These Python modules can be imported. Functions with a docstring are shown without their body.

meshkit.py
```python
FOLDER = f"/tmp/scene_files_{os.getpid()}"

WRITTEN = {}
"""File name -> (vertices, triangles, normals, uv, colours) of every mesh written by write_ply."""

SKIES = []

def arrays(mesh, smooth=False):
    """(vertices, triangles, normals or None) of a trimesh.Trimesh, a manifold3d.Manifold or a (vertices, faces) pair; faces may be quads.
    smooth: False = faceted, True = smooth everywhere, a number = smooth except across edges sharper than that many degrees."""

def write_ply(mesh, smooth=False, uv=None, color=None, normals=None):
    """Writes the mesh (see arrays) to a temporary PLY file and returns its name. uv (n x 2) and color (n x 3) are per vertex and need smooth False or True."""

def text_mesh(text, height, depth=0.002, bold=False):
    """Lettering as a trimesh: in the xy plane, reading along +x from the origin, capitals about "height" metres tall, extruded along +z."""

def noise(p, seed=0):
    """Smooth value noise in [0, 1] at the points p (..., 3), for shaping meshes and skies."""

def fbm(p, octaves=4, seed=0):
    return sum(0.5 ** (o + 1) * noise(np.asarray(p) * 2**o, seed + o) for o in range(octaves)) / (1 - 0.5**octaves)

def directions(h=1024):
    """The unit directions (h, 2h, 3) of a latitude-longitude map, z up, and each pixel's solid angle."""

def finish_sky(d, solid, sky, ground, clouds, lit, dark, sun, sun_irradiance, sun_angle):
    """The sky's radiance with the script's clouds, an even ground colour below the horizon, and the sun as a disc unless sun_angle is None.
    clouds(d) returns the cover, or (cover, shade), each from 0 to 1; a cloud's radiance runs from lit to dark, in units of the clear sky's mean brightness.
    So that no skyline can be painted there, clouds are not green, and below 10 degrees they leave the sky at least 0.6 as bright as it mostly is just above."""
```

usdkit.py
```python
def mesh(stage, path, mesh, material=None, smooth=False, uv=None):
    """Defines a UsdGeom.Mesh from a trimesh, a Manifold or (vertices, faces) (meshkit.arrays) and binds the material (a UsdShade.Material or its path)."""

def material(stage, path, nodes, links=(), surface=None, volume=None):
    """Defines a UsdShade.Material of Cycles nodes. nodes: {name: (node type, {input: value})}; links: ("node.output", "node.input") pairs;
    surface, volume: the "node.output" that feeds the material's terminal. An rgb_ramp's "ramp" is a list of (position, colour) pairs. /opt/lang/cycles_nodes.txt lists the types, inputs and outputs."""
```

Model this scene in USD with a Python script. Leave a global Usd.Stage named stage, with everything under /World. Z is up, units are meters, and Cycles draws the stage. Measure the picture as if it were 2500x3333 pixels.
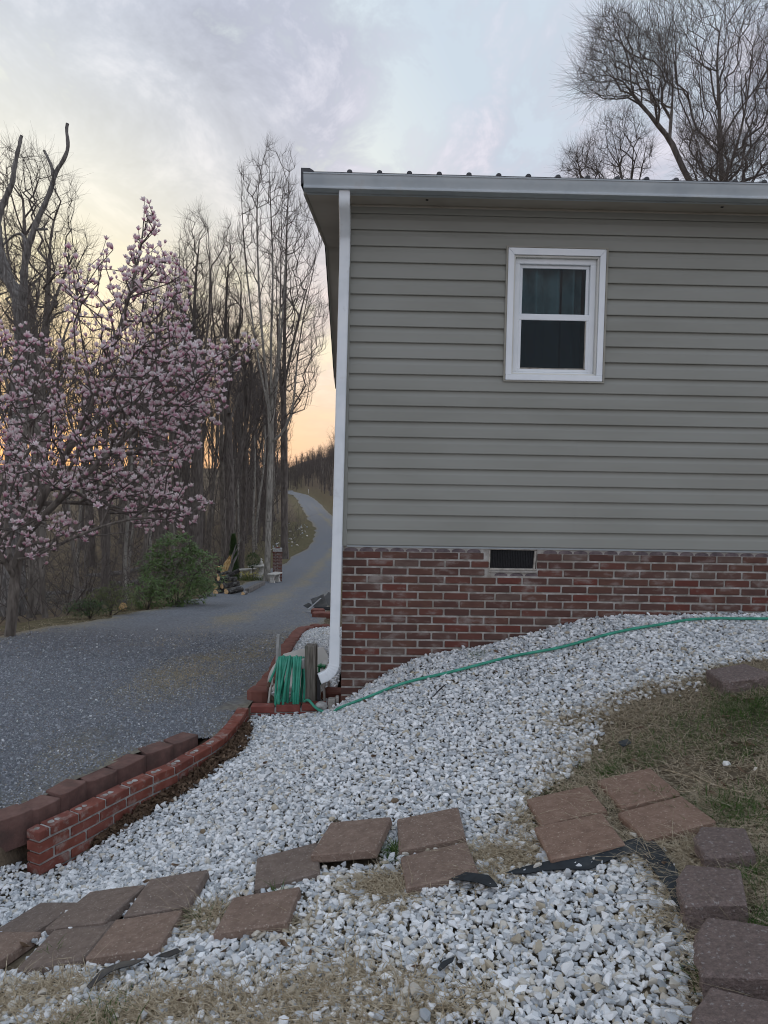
import math, random
import numpy as np
import trimesh, usdkit, meshkit
from scipy.interpolate import RBFInterpolator
from scipy.spatial import cKDTree
from shapely.geometry import Polygon, Point, LineString
import shapely
from pxr import Usd, UsdGeom, UsdLux, UsdShade, Gf, Sdf, Vt

random.seed(7)
rng = np.random.default_rng(7)
stage = Usd.Stage.CreateInMemory()
UsdGeom.SetStageUpAxis(stage, 'Z')
UsdGeom.Xform.Define(stage, '/World')
UsdGeom.Scope.Define(stage, '/World/Looks')

# ------------------------------------------------------------------ camera, sky, sun, exposure
EXPOSURE = 0.42
FPX = 2404.0
CAM = np.array([0.2164, -6.0876, 2.0059])
YAW, PITCH, ROLL = np.radians([1.1345, -3.5275, 0.964])
cy, sy, cp, sp = np.cos(YAW), np.sin(YAW), np.cos(PITCH), np.sin(PITCH)
FWD = np.array([sy * cp, cy * cp, sp])
R0 = np.array([cy, -sy, 0.0]); U0 = np.cross(R0, FWD)
RGT = np.cos(ROLL) * R0 + np.sin(ROLL) * U0
UPV = -np.sin(ROLL) * R0 + np.cos(ROLL) * U0
cam = UsdGeom.Camera.Define(stage, '/World/camera')
M = Gf.Matrix4d(*RGT, 0, *UPV, 0, *(-FWD), 0, *CAM, 1)
cam.AddTransformOp().Set(M)
cam.CreateHorizontalApertureAttr(36.0)
cam.CreateVerticalApertureAttr(48.0)
cam.CreateFocalLengthAttr(36.0 * FPX / 2500.0)
cam.CreateClippingRangeAttr(Gf.Vec2f(0.05, 5000))
cam.CreateExposureAttr(EXPOSURE)

SUN_EL, SUN_ROT = math.radians(3.0), math.radians(-32.0)


def material(name, nodes, links, surface='p.BSDF', volume=None):
    return usdkit.material(stage, '/World/Looks/' + name, nodes, links, surface=surface, volume=volume)


def sky_material():
    S = 10.0       # radiance of a bright cloud is 1 / strength
    n = {
        'tc': ('texture_coordinate', {}), 'sep': ('separate_xyz', {}),
        'sky': ('sky_texture', {'sky_type': 'single_scattering', 'sun_disc': False, 'sun_elevation': SUN_EL, 'sun_rotation': SUN_ROT, 'air_density': 1.0, 'aerosol_density': 1.5, 'ozone_density': 1.0}),
        # cloud-deck coordinates: direction divided by height
        'zz': ('math', {'math_type': 'maximum', 'value2': 0.0}), 'za': ('math', {'math_type': 'add', 'value2': 0.16}),
        'inv': ('math', {'math_type': 'divide', 'value1': 1.0}),
        'flat': ('vector_math', {'math_type': 'multiply', 'vector2': (1.0, 1.0, 0.25)}),
        'deck': ('vector_math', {'math_type': 'scale'}),
        'off': ('mapping', {'mapping_type': 'point', 'location': (0.12, 1.55, 0.3), 'rotation': (0, 0, 0.5), 'scale': (1.0, 0.62, 1.0)}),
        'nbig': ('noise_texture', {'scale': 1.15, 'detail': 3.0, 'roughness': 0.5, 'distortion': 0.25}),
        'nfine': ('noise_texture', {'scale': 4.6, 'detail': 10.0, 'roughness': 0.66, 'distortion': 0.35}),
        'nsum': ('mix_float', {'fac': 0.5}),
        'cover': ('rgb_ramp', {'ramp': [(0.0, (0, 0, 0)), (0.415, (0, 0, 0)), (0.52, (1, 1, 1)), (1.0, (1, 1, 1))]}),
        'west': ('map_range', {'from_min': 0.38, 'from_max': 0.92, 'to_min': 1.0, 'to_max': 0.30, 'clamp': True}), 'cw': ('math', {'math_type': 'multiply'}),
        # how far towards the sunset
        'sunv': ('vector_math', {'math_type': 'dot_product', 'vector2': (math.sin(SUN_ROT), math.cos(SUN_ROT), 0.0)}),
        'sunr': ('map_range', {'from_min': 0.70, 'from_max': 0.985, 'to_min': 0.0, 'to_max': 1.0, 'clamp': True}),
        # thin veil of high cloud, by height: away from the sunset and towards it
        'vc': ('rgb_ramp', {'ramp': [(0.0, (.44, .48, .55)), (0.10, (.50, .54, .61)), (0.25, (.52, .58, .66)), (0.45, (.50, .57, .645)), (1.0, (.52, .61, .70))]}),
        'vw': ('rgb_ramp', {'ramp': [(0.0, (1.0, .55, .24)), (0.05, (1.03, .64, .30)), (0.12, (1.03, .79, .45)), (0.22, (1.02, .91, .56)), (0.33, (.98, .93, .68)), (0.46, (.84, .87, .78)), (0.65, (.66, .75, .77)), (1.0, (.54, .63, .73))]}),
        'veil': ('mix_color', {'blend_type': 'mix', 'use_clamp': False}),
        'dc': ('rgb_ramp', {'ramp': [(0.0, (.62, .42, .36)), (0.12, (.60, .46, .46)), (0.3, (.42, .42, .495)), (0.6, (.39, .42, .51)), (1.0, (.36, .42, .52))]}),
        'lit': ('rgb_ramp', {'ramp': [(0.0, (.55, .55, .55)), (0.36, (.78, .78, .80)), (0.5, (1.0, 1.0, 1.0)), (0.64, (1.42, 1.36, 1.28)), (1.0, (1.5, 1.45, 1.4))]}),
        'dcl': ('mix_color', {'blend_type': 'multiply', 'fac': 1.0, 'use_clamp': False}),
        'k1': ('mix_color', {'blend_type': 'mix', 'fac': 0.93, 'use_clamp': False}),
        'vs': ('vector_math', {'math_type': 'scale', 'scale': S}),
        'ds': ('vector_math', {'math_type': 'scale', 'scale': S}),
        'low': ('map_range', {'from_min': 0.03, 'from_max': 0.2, 'to_min': 0.12, 'to_max': 0.90, 'clamp': True}),
        'cf': ('math', {'math_type': 'multiply'}),
        'k2': ('mix_color', {'blend_type': 'mix', 'use_clamp': False}),
        'bg': ('background_shader', {'strength': 0.1}),
    }
    l = [('tc.generated', 'sep.vector'), ('sep.z', 'zz.value1'), ('zz.value', 'za.value1'), ('za.value', 'inv.value2'),
         ('tc.generated', 'flat.vector1'), ('flat.vector', 'deck.vector1'), ('inv.value', 'deck.scale'), ('deck.vector', 'off.vector'),
         ('off.vector', 'nbig.vector'), ('off.vector', 'nfine.vector'), ('nbig.fac', 'nsum.a'), ('nfine.fac', 'nsum.b'), ('nsum.result', 'cover.fac'),
         ('tc.generated', 'sunv.vector1'), ('sunv.value', 'sunr.value'),
         ('zz.value', 'vc.fac'), ('zz.value', 'vw.fac'), ('sunr.result', 'veil.fac'), ('vc.color', 'veil.a'), ('vw.color', 'veil.b'),
         ('zz.value', 'dc.fac'), ('nfine.fac', 'lit.fac'), ('dc.color', 'dcl.a'), ('lit.color', 'dcl.b'),
         ('veil.result', 'vs.vector1'), ('sky.color', 'k1.a'), ('vs.vector', 'k1.b'),
         ('dcl.result', 'ds.vector1'), ('cover.color', 'cw.value1'), ('sunr.result', 'west.value'), ('west.result', 'cw.value2'), ('cw.value', 'cf.value1'), ('zz.value', 'low.value'), ('low.result', 'cf.value2'), ('cf.value', 'k2.fac'), ('k1.result', 'k2.a'), ('ds.vector', 'k2.b'), ('k2.result', 'bg.color')]
    return material('sky_air', n, l, surface='bg.background')


dome = UsdLux.DomeLight.Define(stage, '/World/sky')
dome.CreateIntensityAttr(1.0)
UsdShade.MaterialBindingAPI.Apply(dome.GetPrim()).Bind(sky_material())
dome.GetPrim().SetCustomDataByKey('kind', 'structure')
sun = UsdLux.DistantLight.Define(stage, '/World/sun')
sun.CreateNormalizeAttr(True); sun.CreateIntensityAttr(0.12); sun.CreateAngleAttr(20.0); sun.CreateColorAttr(Gf.Vec3f(1.0, 0.72, 0.48))
sd = np.array([math.sin(SUN_ROT) * math.cos(SUN_EL), math.cos(SUN_ROT) * math.cos(SUN_EL), math.sin(SUN_EL)])   # towards the sun
zx = np.cross([0, 0, 1.0], sd); zx /= np.linalg.norm(zx); zy = np.cross(sd, zx)
sun.AddTransformOp().Set(Gf.Matrix4d(*zx, 0, *zy, 0, *sd, 0, 0, 0, 0, 1))

# ------------------------------------------------------------------ helpers


def ray(p):
    p = np.asarray(p, float)
    return FWD + ((p[..., 0] - 1250) / FPX)[..., None] * RGT - ((p[..., 1] - 1666.5) / FPX)[..., None] * UPV


def on_y(p, y=0.0):
    """the point of a vertical plane parallel to the house front that is seen at photograph position p"""
    d = ray(p); return CAM + d * np.asarray((y - CAM[1]) / d[..., 1])[..., None]


def on_z(p, z):
    d = ray(p); return CAM + d * np.asarray((z - CAM[2]) / d[..., 2])[..., None]


def at_depth(p, depth):
    return CAM + ray(p) * np.asarray(depth)[..., None]


taken = {}


def numbered(parent, name):
    k = taken.get((parent, name), 0); taken[(parent, name)] = k + 1
    return f'{parent}/{name}' if k == 0 else f'{parent}/{name}_{k:03d}'


def tag(prim, label=None, cat=None, group=None, kind=None):
    prim = prim.GetPrim() if hasattr(prim, 'GetPrim') else prim
    for k, v in (('label', label), ('category', cat), ('group', group), ('kind', kind)):
        if v: prim.SetCustomDataByKey(k, v)
    return prim


def thing(name, label, cat, loc=(0, 0, 0), rz=0.0, group=None, scale=None):
    x = UsdGeom.Xform.Define(stage, numbered('/World', name))
    x.AddTranslateOp().Set(Gf.Vec3d(*map(float, loc)))
    x.AddRotateZOp().Set(float(rz))
    if scale is not None: x.AddScaleOp().Set(Gf.Vec3f(*([float(scale)] * 3 if np.ndim(scale) == 0 else map(float, scale))))
    tag(x, label, cat, group)
    return x.GetPrim()


def copy_of(src, label, loc, rz=0.0, group=None, scale=1.0, tilt=None):
    x = UsdGeom.Xform.Define(stage, numbered('/World', src.GetName().rstrip('0123456789').rstrip('_')))
    x.AddTranslateOp().Set(Gf.Vec3d(*map(float, loc))); x.AddRotateZOp().Set(float(rz))
    (x.AddRotateXOp().Set(float(tilt)) if tilt is not None else None); x.AddScaleOp().Set(Gf.Vec3f(*([float(scale)] * 3 if np.ndim(scale) == 0 else map(float, scale))))
    p = x.GetPrim(); p.GetReferences().AddInternalReference(src.GetPath()); p.SetInstanceable(True)
    was = src.GetCustomData()
    tag(p, label or was['label'], was['category'], group or was.get('group'))
    return p


def put(name, geo, mat, parent=None, smooth=False, kind=None, pv=None):
    parent = '/World' if parent is None else str(parent.GetPath()) if hasattr(parent, 'GetPath') else parent
    m = usdkit.mesh(stage, numbered(parent, name), geo, '/World/Looks/' + mat, smooth)
    if pv is not None:
        for key, val in pv.items():
            UsdGeom.PrimvarsAPI(m).CreatePrimvar(key, Sdf.ValueTypeNames.FloatArray, 'vertex').Set(Vt.FloatArray.FromNumpy(np.asarray(val, np.float32)))
    if kind: tag(m, kind=kind)
    return m.GetPrim()


class MB:
    def __init__(s): s.v, s.f, s.n = [], [], 0

    def add(s, v, f):
        v = np.asarray(v, float).reshape(-1, 3); f = np.asarray(f, int)
        if f.shape[1] == 4: f = np.vstack([f[:, [0, 1, 2]], f[:, [0, 2, 3]]])
        s.v.append(v); s.f.append(f + s.n); s.n += len(v); return s

    def mesh(s, t): return s.add(t.vertices, t.faces)

    def box(s, lo, hi, b=0.0, rot=None, c=None):
        t = cbox(np.asarray(hi, float) - lo, b); v = t[0]
        if rot is not None: v = v @ np.asarray(rot).T
        s.add(v + (np.asarray(lo, float) + hi) / 2 + (0 if c is None else np.asarray(c)), t[1]); return s

    def tube(s, pts, r, sides=8, cap=True):
        p = np.asarray(pts, float); t = np.gradient(p, axis=0); t /= np.linalg.norm(t, axis=1, keepdims=True) + 1e-12
        ref = np.array([0, 0, 1.0]) if abs(t[:, 2]).mean() < 0.8 else np.array([1.0, 0, 0])
        a = np.cross(t, ref); a /= np.linalg.norm(a, axis=1, keepdims=True) + 1e-12
        b = np.cross(t, a); ang = np.arange(sides) * 2 * np.pi / sides
        rr = np.broadcast_to(np.asarray(r, float), (len(p),))
        v = p[:, None] + rr[:, None, None] * (np.cos(ang)[None, :, None] * a[:, None] + np.sin(ang)[None, :, None] * b[:, None])
        i, j = np.meshgrid(np.arange(len(p) - 1), np.arange(sides), indexing='ij'); j2 = (j + 1) % sides
        q = np.stack([i * sides + j, (i + 1) * sides + j, (i + 1) * sides + j2, i * sides + j2], -1).reshape(-1, 4)
        v = v.reshape(-1, 3)
        f = np.vstack([q[:, [0, 1, 2]], q[:, [0, 2, 3]]])
        if cap:
            n = len(v); v = np.vstack([v, p[:1], p[-1:]]); k = np.arange(sides); k2 = (k + 1) % sides; o = (len(p) - 1) * sides
            f = np.vstack([f, np.stack([np.full(sides, n), k, k2], 1), np.stack([np.full(sides, n + 1), o + k2, o + k], 1)])
        return s.add(v, f)

    def prism(s, poly, z0, z1):
        """polygon (n,2) extruded between heights"""
        P = Polygon(poly)
        if P.exterior.is_ccw is False: P = Polygon(list(P.exterior.coords)[::-1])
        t = trimesh.creation.extrude_polygon(P, z1 - z0, engine='earcut'); t.apply_translation((0, 0, z0)); return s.mesh(t)

    def sheet(s, X, Y, Z):
        h, w = X.shape; i, j = np.meshgrid(np.arange(h - 1), np.arange(w - 1), indexing='ij'); k = i * w + j
        return s.add(np.stack([X, Y, Z], -1), np.stack([k, k + 1, k + w + 1, k + w], -1).reshape(-1, 4))

    def geo(s): return np.vstack(s.v), np.vstack(s.f)


def cbox(size, b=0.0):
    x, y, z = np.asarray(size, float) / 2
    if b <= 0:
        t = trimesh.creation.box(np.asarray(size, float)); return np.array(t.vertices), np.array(t.faces)
    b = min(b, x * .9, y * .9, z * .9)
    v = []
    for sx in (-1, 1):
        for sy_ in (-1, 1):
            for sz in (-1, 1):
                v += [(sx * x, sy_ * (y - b), sz * (z - b)), (sx * (x - b), sy_ * y, sz * (z - b)), (sx * (x - b), sy_ * (y - b), sz * z)]
    if 'cb' not in taken:
        ref = []
        for sx in (-1, 1):
            for sy_ in (-1, 1):
                for sz in (-1, 1):
                    ref += [(sx, sy_ * .6, sz * .6), (sx * .6, sy_, sz * .6), (sx * .6, sy_ * .6, sz)]
        h = trimesh.convex.convex_hull(np.array(ref)); k = cKDTree(np.array(ref)).query(h.vertices)[1]; taken['cb'] = k[h.faces]
    return np.array(v), taken['cb']


def rotz(a):
    c, s = math.cos(a), math.sin(a); return np.array([[c, -s, 0], [s, c, 0], [0, 0, 1.0]])


def roty(a):
    c, s = math.cos(a), math.sin(a); return np.array([[c, 0, s], [0, 1, 0], [-s, 0, c]])


def rotx(a):
    c, s = math.cos(a), math.sin(a); return np.array([[1, 0, 0], [0, c, -s], [0, s, c]])


def spline(pts, n):
    from scipy.interpolate import CubicSpline
    p = np.asarray(pts, float); d = np.r_[0, np.cumsum(np.linalg.norm(np.diff(p, axis=0), axis=1))]
    return CubicSpline(d, p)(np.linspace(0, d[-1], n))


def rocky(points, seed, amount, scale):
    p = np.asarray(points); return p + (np.stack([meshkit.fbm(p * scale + 13.7 * k, 3, seed + k) for k in range(3)], -1) - .5) * amount


# ------------------------------------------------------------------ materials


def look(name, ramp, scale=8.0, rough=0.8, bump=None, detail=5.0, coord='pos', spec=0.3, stretch=None, rand=0.0, second=None, translucent=0.0, distortion=0.0, nrough=0.55):
    """ramp over noise; bump = (scale, strength, distance); rand: brightness spread between objects; second = (scale, colour, low, high): patches of another colour"""
    n = {'p': ('principled_bsdf', {'roughness': rough, 'specular_ior_level': spec}),
         'nz': ('noise_texture', {'scale': scale, 'detail': detail, 'roughness': nrough, 'distortion': distortion}),
         'rp': ('rgb_ramp', {'ramp': ramp})}
    l = [('nz.fac', 'rp.fac')]
    if coord == 'pos': n['g'] = ('geometry', {}); src = 'g.position'
    else: n['g'] = ('texture_coordinate', {}); src = 'g.object'
    if stretch:
        n['mp'] = ('mapping', {'mapping_type': 'point', 'scale': stretch}); l.append((src, 'mp.vector')); src = 'mp.vector'
    l.append((src, 'nz.vector'))
    out = 'rp.color'
    if second:
        n['n2'] = ('noise_texture', {'scale': second[0], 'detail': 4.0, 'roughness': 0.6}); n['r2'] = ('map_range', {'from_min': second[2], 'from_max': second[3], 'clamp': True})
        n['m2'] = ('mix_color', {'blend_type': 'mix', 'b': second[1]})
        l += [(src, 'n2.vector'), ('n2.fac', 'r2.value'), ('r2.result', 'm2.fac'), (out, 'm2.a')]; out = 'm2.result'
    if rand:
        n['oi'] = ('object_info', {}); n['mr'] = ('map_range', {'to_min': 1 - rand, 'to_max': 1 + rand})
        n['hv'] = ('hsv', {}); l += [('oi.random', 'mr.value'), ('mr.result', 'hv.value'), (out, 'hv.color')]; out = 'hv.color'
    l.append((out, 'p.base_color'))
    if bump:
        n['nb'] = ('noise_texture', {'scale': bump[0], 'detail': 6.0, 'roughness': 0.6}); n['bp'] = ('bump', {'strength': bump[1], 'distance': bump[2]})
        l += [(src, 'nb.vector'), ('nb.fac', 'bp.height'), ('bp.normal', 'p.normal')]
    surf = 'p.BSDF'
    if translucent:
        n['tr'] = ('translucent_bsdf', {}); n['mx'] = ('mix_closure', {'fac': translucent})
        l += [(out, 'tr.color'), ('p.BSDF', 'mx.closure1'), ('tr.BSDF', 'mx.closure2')]; surf = 'mx.closure'
    return material(name, n, l, surface=surf)


def g3(a, b, c): return [(0.0, a), (0.35, a), (0.5, b), (0.68, c), (1.0, c)]


for i, (a, b, c) in enumerate([((0.095, 0.047, 0.037), (0.113, 0.057, 0.042), (0.139, 0.072, 0.056)), ((0.105, 0.045, 0.033), (0.122, 0.051, 0.039), (0.141, 0.069, 0.053)),
                               ((0.086, 0.047, 0.039), (0.105, 0.058, 0.047), (0.141, 0.093, 0.076)), ((0.105, 0.037, 0.029), (0.126, 0.042, 0.031), (0.144, 0.061, 0.047)),
                               ((0.098, 0.061, 0.051), (0.122, 0.081, 0.066), (0.166, 0.129, 0.110)), ((0.074, 0.040, 0.033), (0.092, 0.046, 0.037), (0.111, 0.060, 0.048))]):
    look(f'brick_{i}', g3(a, b, c), 9, .9, (55, .5, .006), stretch=(.6, 1, 1.3), second=(9, (.27, .235, .215), .54, .78))
look('brick_garden', g3((0.152, 0.048, 0.033), (0.190, 0.059, 0.041), (0.228, 0.082, 0.062)), 12, .9, (70, .5, .005), second=(14, (.30, .24, .21), .54, .76))
look('brick_garden_1', g3((0.133, 0.043, 0.032), (0.170, 0.054, 0.040), (0.210, 0.080, 0.062)), 12, .9, (70, .5, .005), second=(13, (.30, .25, .22), .52, .74))
look('brick_border', g3((0.149, 0.045, 0.036), (0.180, 0.054, 0.042), (0.216, 0.072, 0.059)), 10, .9, (70, .5, .005), second=(10, (.28, .26, .24), .66, .8))
look('cap_brick', g3((.10, .082, .088), (.145, .115, .12), (.20, .165, .165)), 20, .9, (60, .5, .004))
look('mortar', g3((.25, .23, .205), (.345, .325, .295), (.47, .455, .43)), 14, .95, (60, .9, .008), second=(3, (.29, .255, .21), .5, .75))
look('mortar_grey', g3((.24, .235, .22), (.33, .325, .31), (.44, .44, .42)), 25, .95, (60, .9, .006), second=(9, (.16, .15, .11), .58, .75))
look('siding', g3((0.252, 0.255, 0.226), (0.276, 0.280, 0.250), (0.290, 0.295, 0.267)), 3.0, .55, (90, .10, .002), stretch=(.25, 1, 1.0), spec=.25, second=(1.3, (.25, .245, .215), .55, .85))
look('trim_tan', g3((0.252, 0.245, 0.205), (0.281, 0.272, 0.230), (0.310, 0.300, 0.255)), 4, .5, spec=.3)
look('soffit', g3((.40, .365, .31), (.46, .425, .365), (.50, .465, .41)), 2.2, .6, (40, .15, .003), second=(1.1, (.30, .265, .225), .52, .8))
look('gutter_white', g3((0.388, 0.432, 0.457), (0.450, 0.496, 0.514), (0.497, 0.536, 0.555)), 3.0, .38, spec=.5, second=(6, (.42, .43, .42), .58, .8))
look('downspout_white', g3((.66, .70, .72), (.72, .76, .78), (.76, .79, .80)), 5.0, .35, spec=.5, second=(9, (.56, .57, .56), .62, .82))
look('vinyl_white', g3((.72, .76, .79), (.76, .80, .82), (.79, .82, .84)), 5.0, .32, spec=.5)
look('vinyl_shade', g3((.62, .62, .57), (.66, .66, .61), (.70, .70, .65)), 5.0, .4, spec=.5)
look('roof_metal', g3((.035, .037, .042), (.045, .047, .052), (.06, .062, .068)), 4.0, .4, spec=.5)
look('dark_trim', g3((.012, .012, .013), (.016, .016, .018), (.022, .022, .025)), 6.0, .5)
look('screen_dark', g3((.012, .013, .014), (.020, .022, .024), (.035, .036, .038)), 60.0, .6, (400, .5, .001))
look('old_frame', g3((.24, .22, .19), (.34, .315, .275), (.44, .41, .36)), 20, .7, (50, .4, .003))
material('screen_mesh', {'t': ('transparent_bsdf', {}), 'd': ('diffuse_bsdf', {'color': (.02, .024, .026)}), 'm': ('mix_closure', {'fac': .42})}, [('t.BSDF', 'm.closure1'), ('d.BSDF', 'm.closure2')], surface='m.closure')
look('drape', g3((0.300, 0.348, 0.354), (0.390, 0.440, 0.449), (0.450, 0.502, 0.512)), 6.0, .9, (150, .2, .001), translucent=.12)
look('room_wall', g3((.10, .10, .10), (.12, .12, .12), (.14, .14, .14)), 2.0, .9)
material('pane_glass', {'t': ('transparent_bsdf', {'color': (.62, .74, .76)}), 'g': ('glossy_bsdf', {'roughness': .02, 'color': (.95, .98, 1.0)}), 'f': ('fresnel', {'IOR': 1.32}), 'm': ('mix_closure', {})},
         [('f.fac', 'm.fac'), ('t.BSDF', 'm.closure1'), ('g.BSDF', 'm.closure2')], surface='m.closure')
look('paver', [(0, (0.135, 0.095, 0.074)), (.30, (0.135, 0.095, 0.074)), (.5, (0.215, 0.155, 0.122)), (.70, (0.3, 0.228, 0.182)), (1, (0.3, 0.228, 0.182))], 22, .95, (150, 1.0, .005), detail=11, nrough=.82, second=(95, (0.44, 0.385, 0.325), .615, .67))
look('paver_dark', [(0, (0.112, 0.087, 0.073)), (.30, (0.112, 0.087, 0.073)), (.5, (0.18, 0.142, 0.119)), (.70, (0.262, 0.212, 0.179)), (1, (0.262, 0.212, 0.179))], 22, .95, (150, 1.0, .005), detail=11, nrough=.82, second=(95, (0.4, 0.355, 0.31), .615, .67))
look('paver_red', [(0, (0.15, 0.096, 0.07)), (.30, (0.15, 0.096, 0.07)), (.5, (0.24, 0.158, 0.117)), (.70, (0.325, 0.232, 0.178)), (1, (0.325, 0.232, 0.178))], 22, .95, (150, 1.0, .005), detail=11, nrough=.82, second=(95, (0.47, 0.385, 0.31), .615, .67))
look('block_rough', g3((0.178, 0.140, 0.126), (0.251, 0.194, 0.173), (0.359, 0.278, 0.249)), 60, .97, (95, 1.0, .035), detail=9, nrough=.75, second=(75, (.42, .38, .36), .60, .66))
look('block_split', g3((.09, .032, .026), (.13, .045, .036), (.18, .075, .062)), 18, .97, (60, 1.0, .03), detail=8)
look('block_drive', g3((0.110, 0.062, 0.054), (0.147, 0.083, 0.070), (0.188, 0.112, 0.096)), 8, .95, (120, .8, .006), detail=8, nrough=.7, second=(5, (.075, .052, .045), .5, .75))
look('block_bed', g3((.135, .055, .042), (.17, .068, .052), (.21, .09, .07)), 8, .95, (110, .8, .006), detail=8, second=(7, (.25, .16, .13), .6, .8))
for i, c in enumerate([(.62, .64, .645), (.72, .735, .73), (.48, .51, .53), (.38, .41, .43), (.57, .54, .47), (.42, .37, .28), (.84, .855, .855)]):
    k = np.array(c); look(f'stone_{i}', [(0, k * .74), (.38, k * .9), (.55, k), (1, k * 1.1)], 45, .75, (120, .4, .003), coord='obj', rand=.10, detail=6, second=(30, tuple(k * np.array([.8, .76, .68])), .58, .74))
for i, c in enumerate([(.165, .178, .196), (.235, .252, .275), (.34, .36, .385), (.58, .59, .59), (.22, .205, .18)]):
    k = np.array(c); look(f'chip_{i}', [(0, k * .7), (.5, k), (1, k * 1.25)], 60, .8, coord='obj', rand=.18)
look('yard_soil', g3((0.086, 0.066, 0.043), (0.125, 0.099, 0.066), (0.172, 0.142, 0.099)), 7, .97, (40, .8, .02), second=(2.2, (.12, .105, .07), .5, .7))
look('under_gravel', g3((.30, .295, .28), (.36, .355, .335), (.42, .415, .40)), 25, .97, (60, 1.0, .02))
look('hose_green', g3((0.022, 0.204, 0.130), (0.031, 0.259, 0.171), (0.055, 0.319, 0.220)), 14, .38, spec=.5, second=(8, (.06, .25, .185), .55, .8))
look('post_wood', g3((.085, .075, .062), (.16, .145, .122), (.25, .23, .20)), 10, .9, (60, .7, .006), coord='obj', stretch=(9, 9, .55), second=(4, (.12, .125, .10), .5, .8))
look('post_end', g3((.13, .115, .095), (.19, .172, .145), (.25, .23, .20)), 30, .9, (60, .5, .004))
look('hanger_grey', g3((.22, .225, .215), (.28, .285, .27), (.33, .335, .32)), 12, .55)
look('resin_beige', g3((.50, .485, .44), (.56, .545, .50), (.61, .60, .555)), 6, .5, spec=.4)
look('resin_green', g3((.01, .14, .055), (.013, .18, .07), (.02, .22, .09)), 10, .4, spec=.5)
look('black_plastic', g3((.008, .008, .010), (.012, .012, .014), (.02, .02, .022)), 10, .45, spec=.5)
look('brass_rust', g3((.05, .028, .018), (.08, .045, .03), (.12, .07, .05)), 40, .7)
look('fabric_black', g3((.014, .018, .022), (.024, .031, .037), (.06, .065, .064)), 7, .65, (260, .6, .002), second=(5, (.12, .115, .10), .60, .78))
for i, (a, b, c) in enumerate([((0.093, 0.080, 0.068), (0.170, 0.150, 0.128), (0.289, 0.258, 0.224)), ((0.071, 0.061, 0.054), (0.128, 0.109, 0.095), (0.204, 0.182, 0.160)), ((0.145, 0.133, 0.112), (0.272, 0.255, 0.221), (0.425, 0.399, 0.348))]):
    look(f'bark_{i}', g3(a, b, c), 5, .95, (14, .8, .03), stretch=(3, 3, .6), second=(2.5, tuple(np.array(b) * .6), .5, .7))
look('twig', g3((0.067, 0.056, 0.050), (0.097, 0.082, 0.073), (0.140, 0.121, 0.106)), 6, .95)
look('dead_wood', g3((0.084, 0.077, 0.070), (0.147, 0.137, 0.126), (0.238, 0.224, 0.207)), 6, .95, (20, .8, .02), stretch=(3, 3, .5))
look('log_bark', g3((0.017, 0.015, 0.014), (0.042, 0.038, 0.034), (0.140, 0.140, 0.129)), 9, .95, (20, .9, .03), second=(7, (.17, .18, .16), .60, .75))
look('cut_wood', g3((0.529, 0.333, 0.155), (0.644, 0.425, 0.218), (0.759, 0.540, 0.310)), 22, .85)
look('split_wood', g3((.22, .125, .045), (.42, .27, .11), (.66, .50, .28)), 7, .9, (14, .8, .02), stretch=(4, 4, .8))
look('leaf_shrub', g3((0.064, 0.111, 0.034), (0.105, 0.168, 0.050), (0.179, 0.249, 0.094)), 6, .42, spec=.5, translucent=.22)
look('leaf_conifer', g3((0.033, 0.063, 0.021), (0.051, 0.090, 0.030), (0.075, 0.123, 0.042)), 6, .7, translucent=.15)
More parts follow.
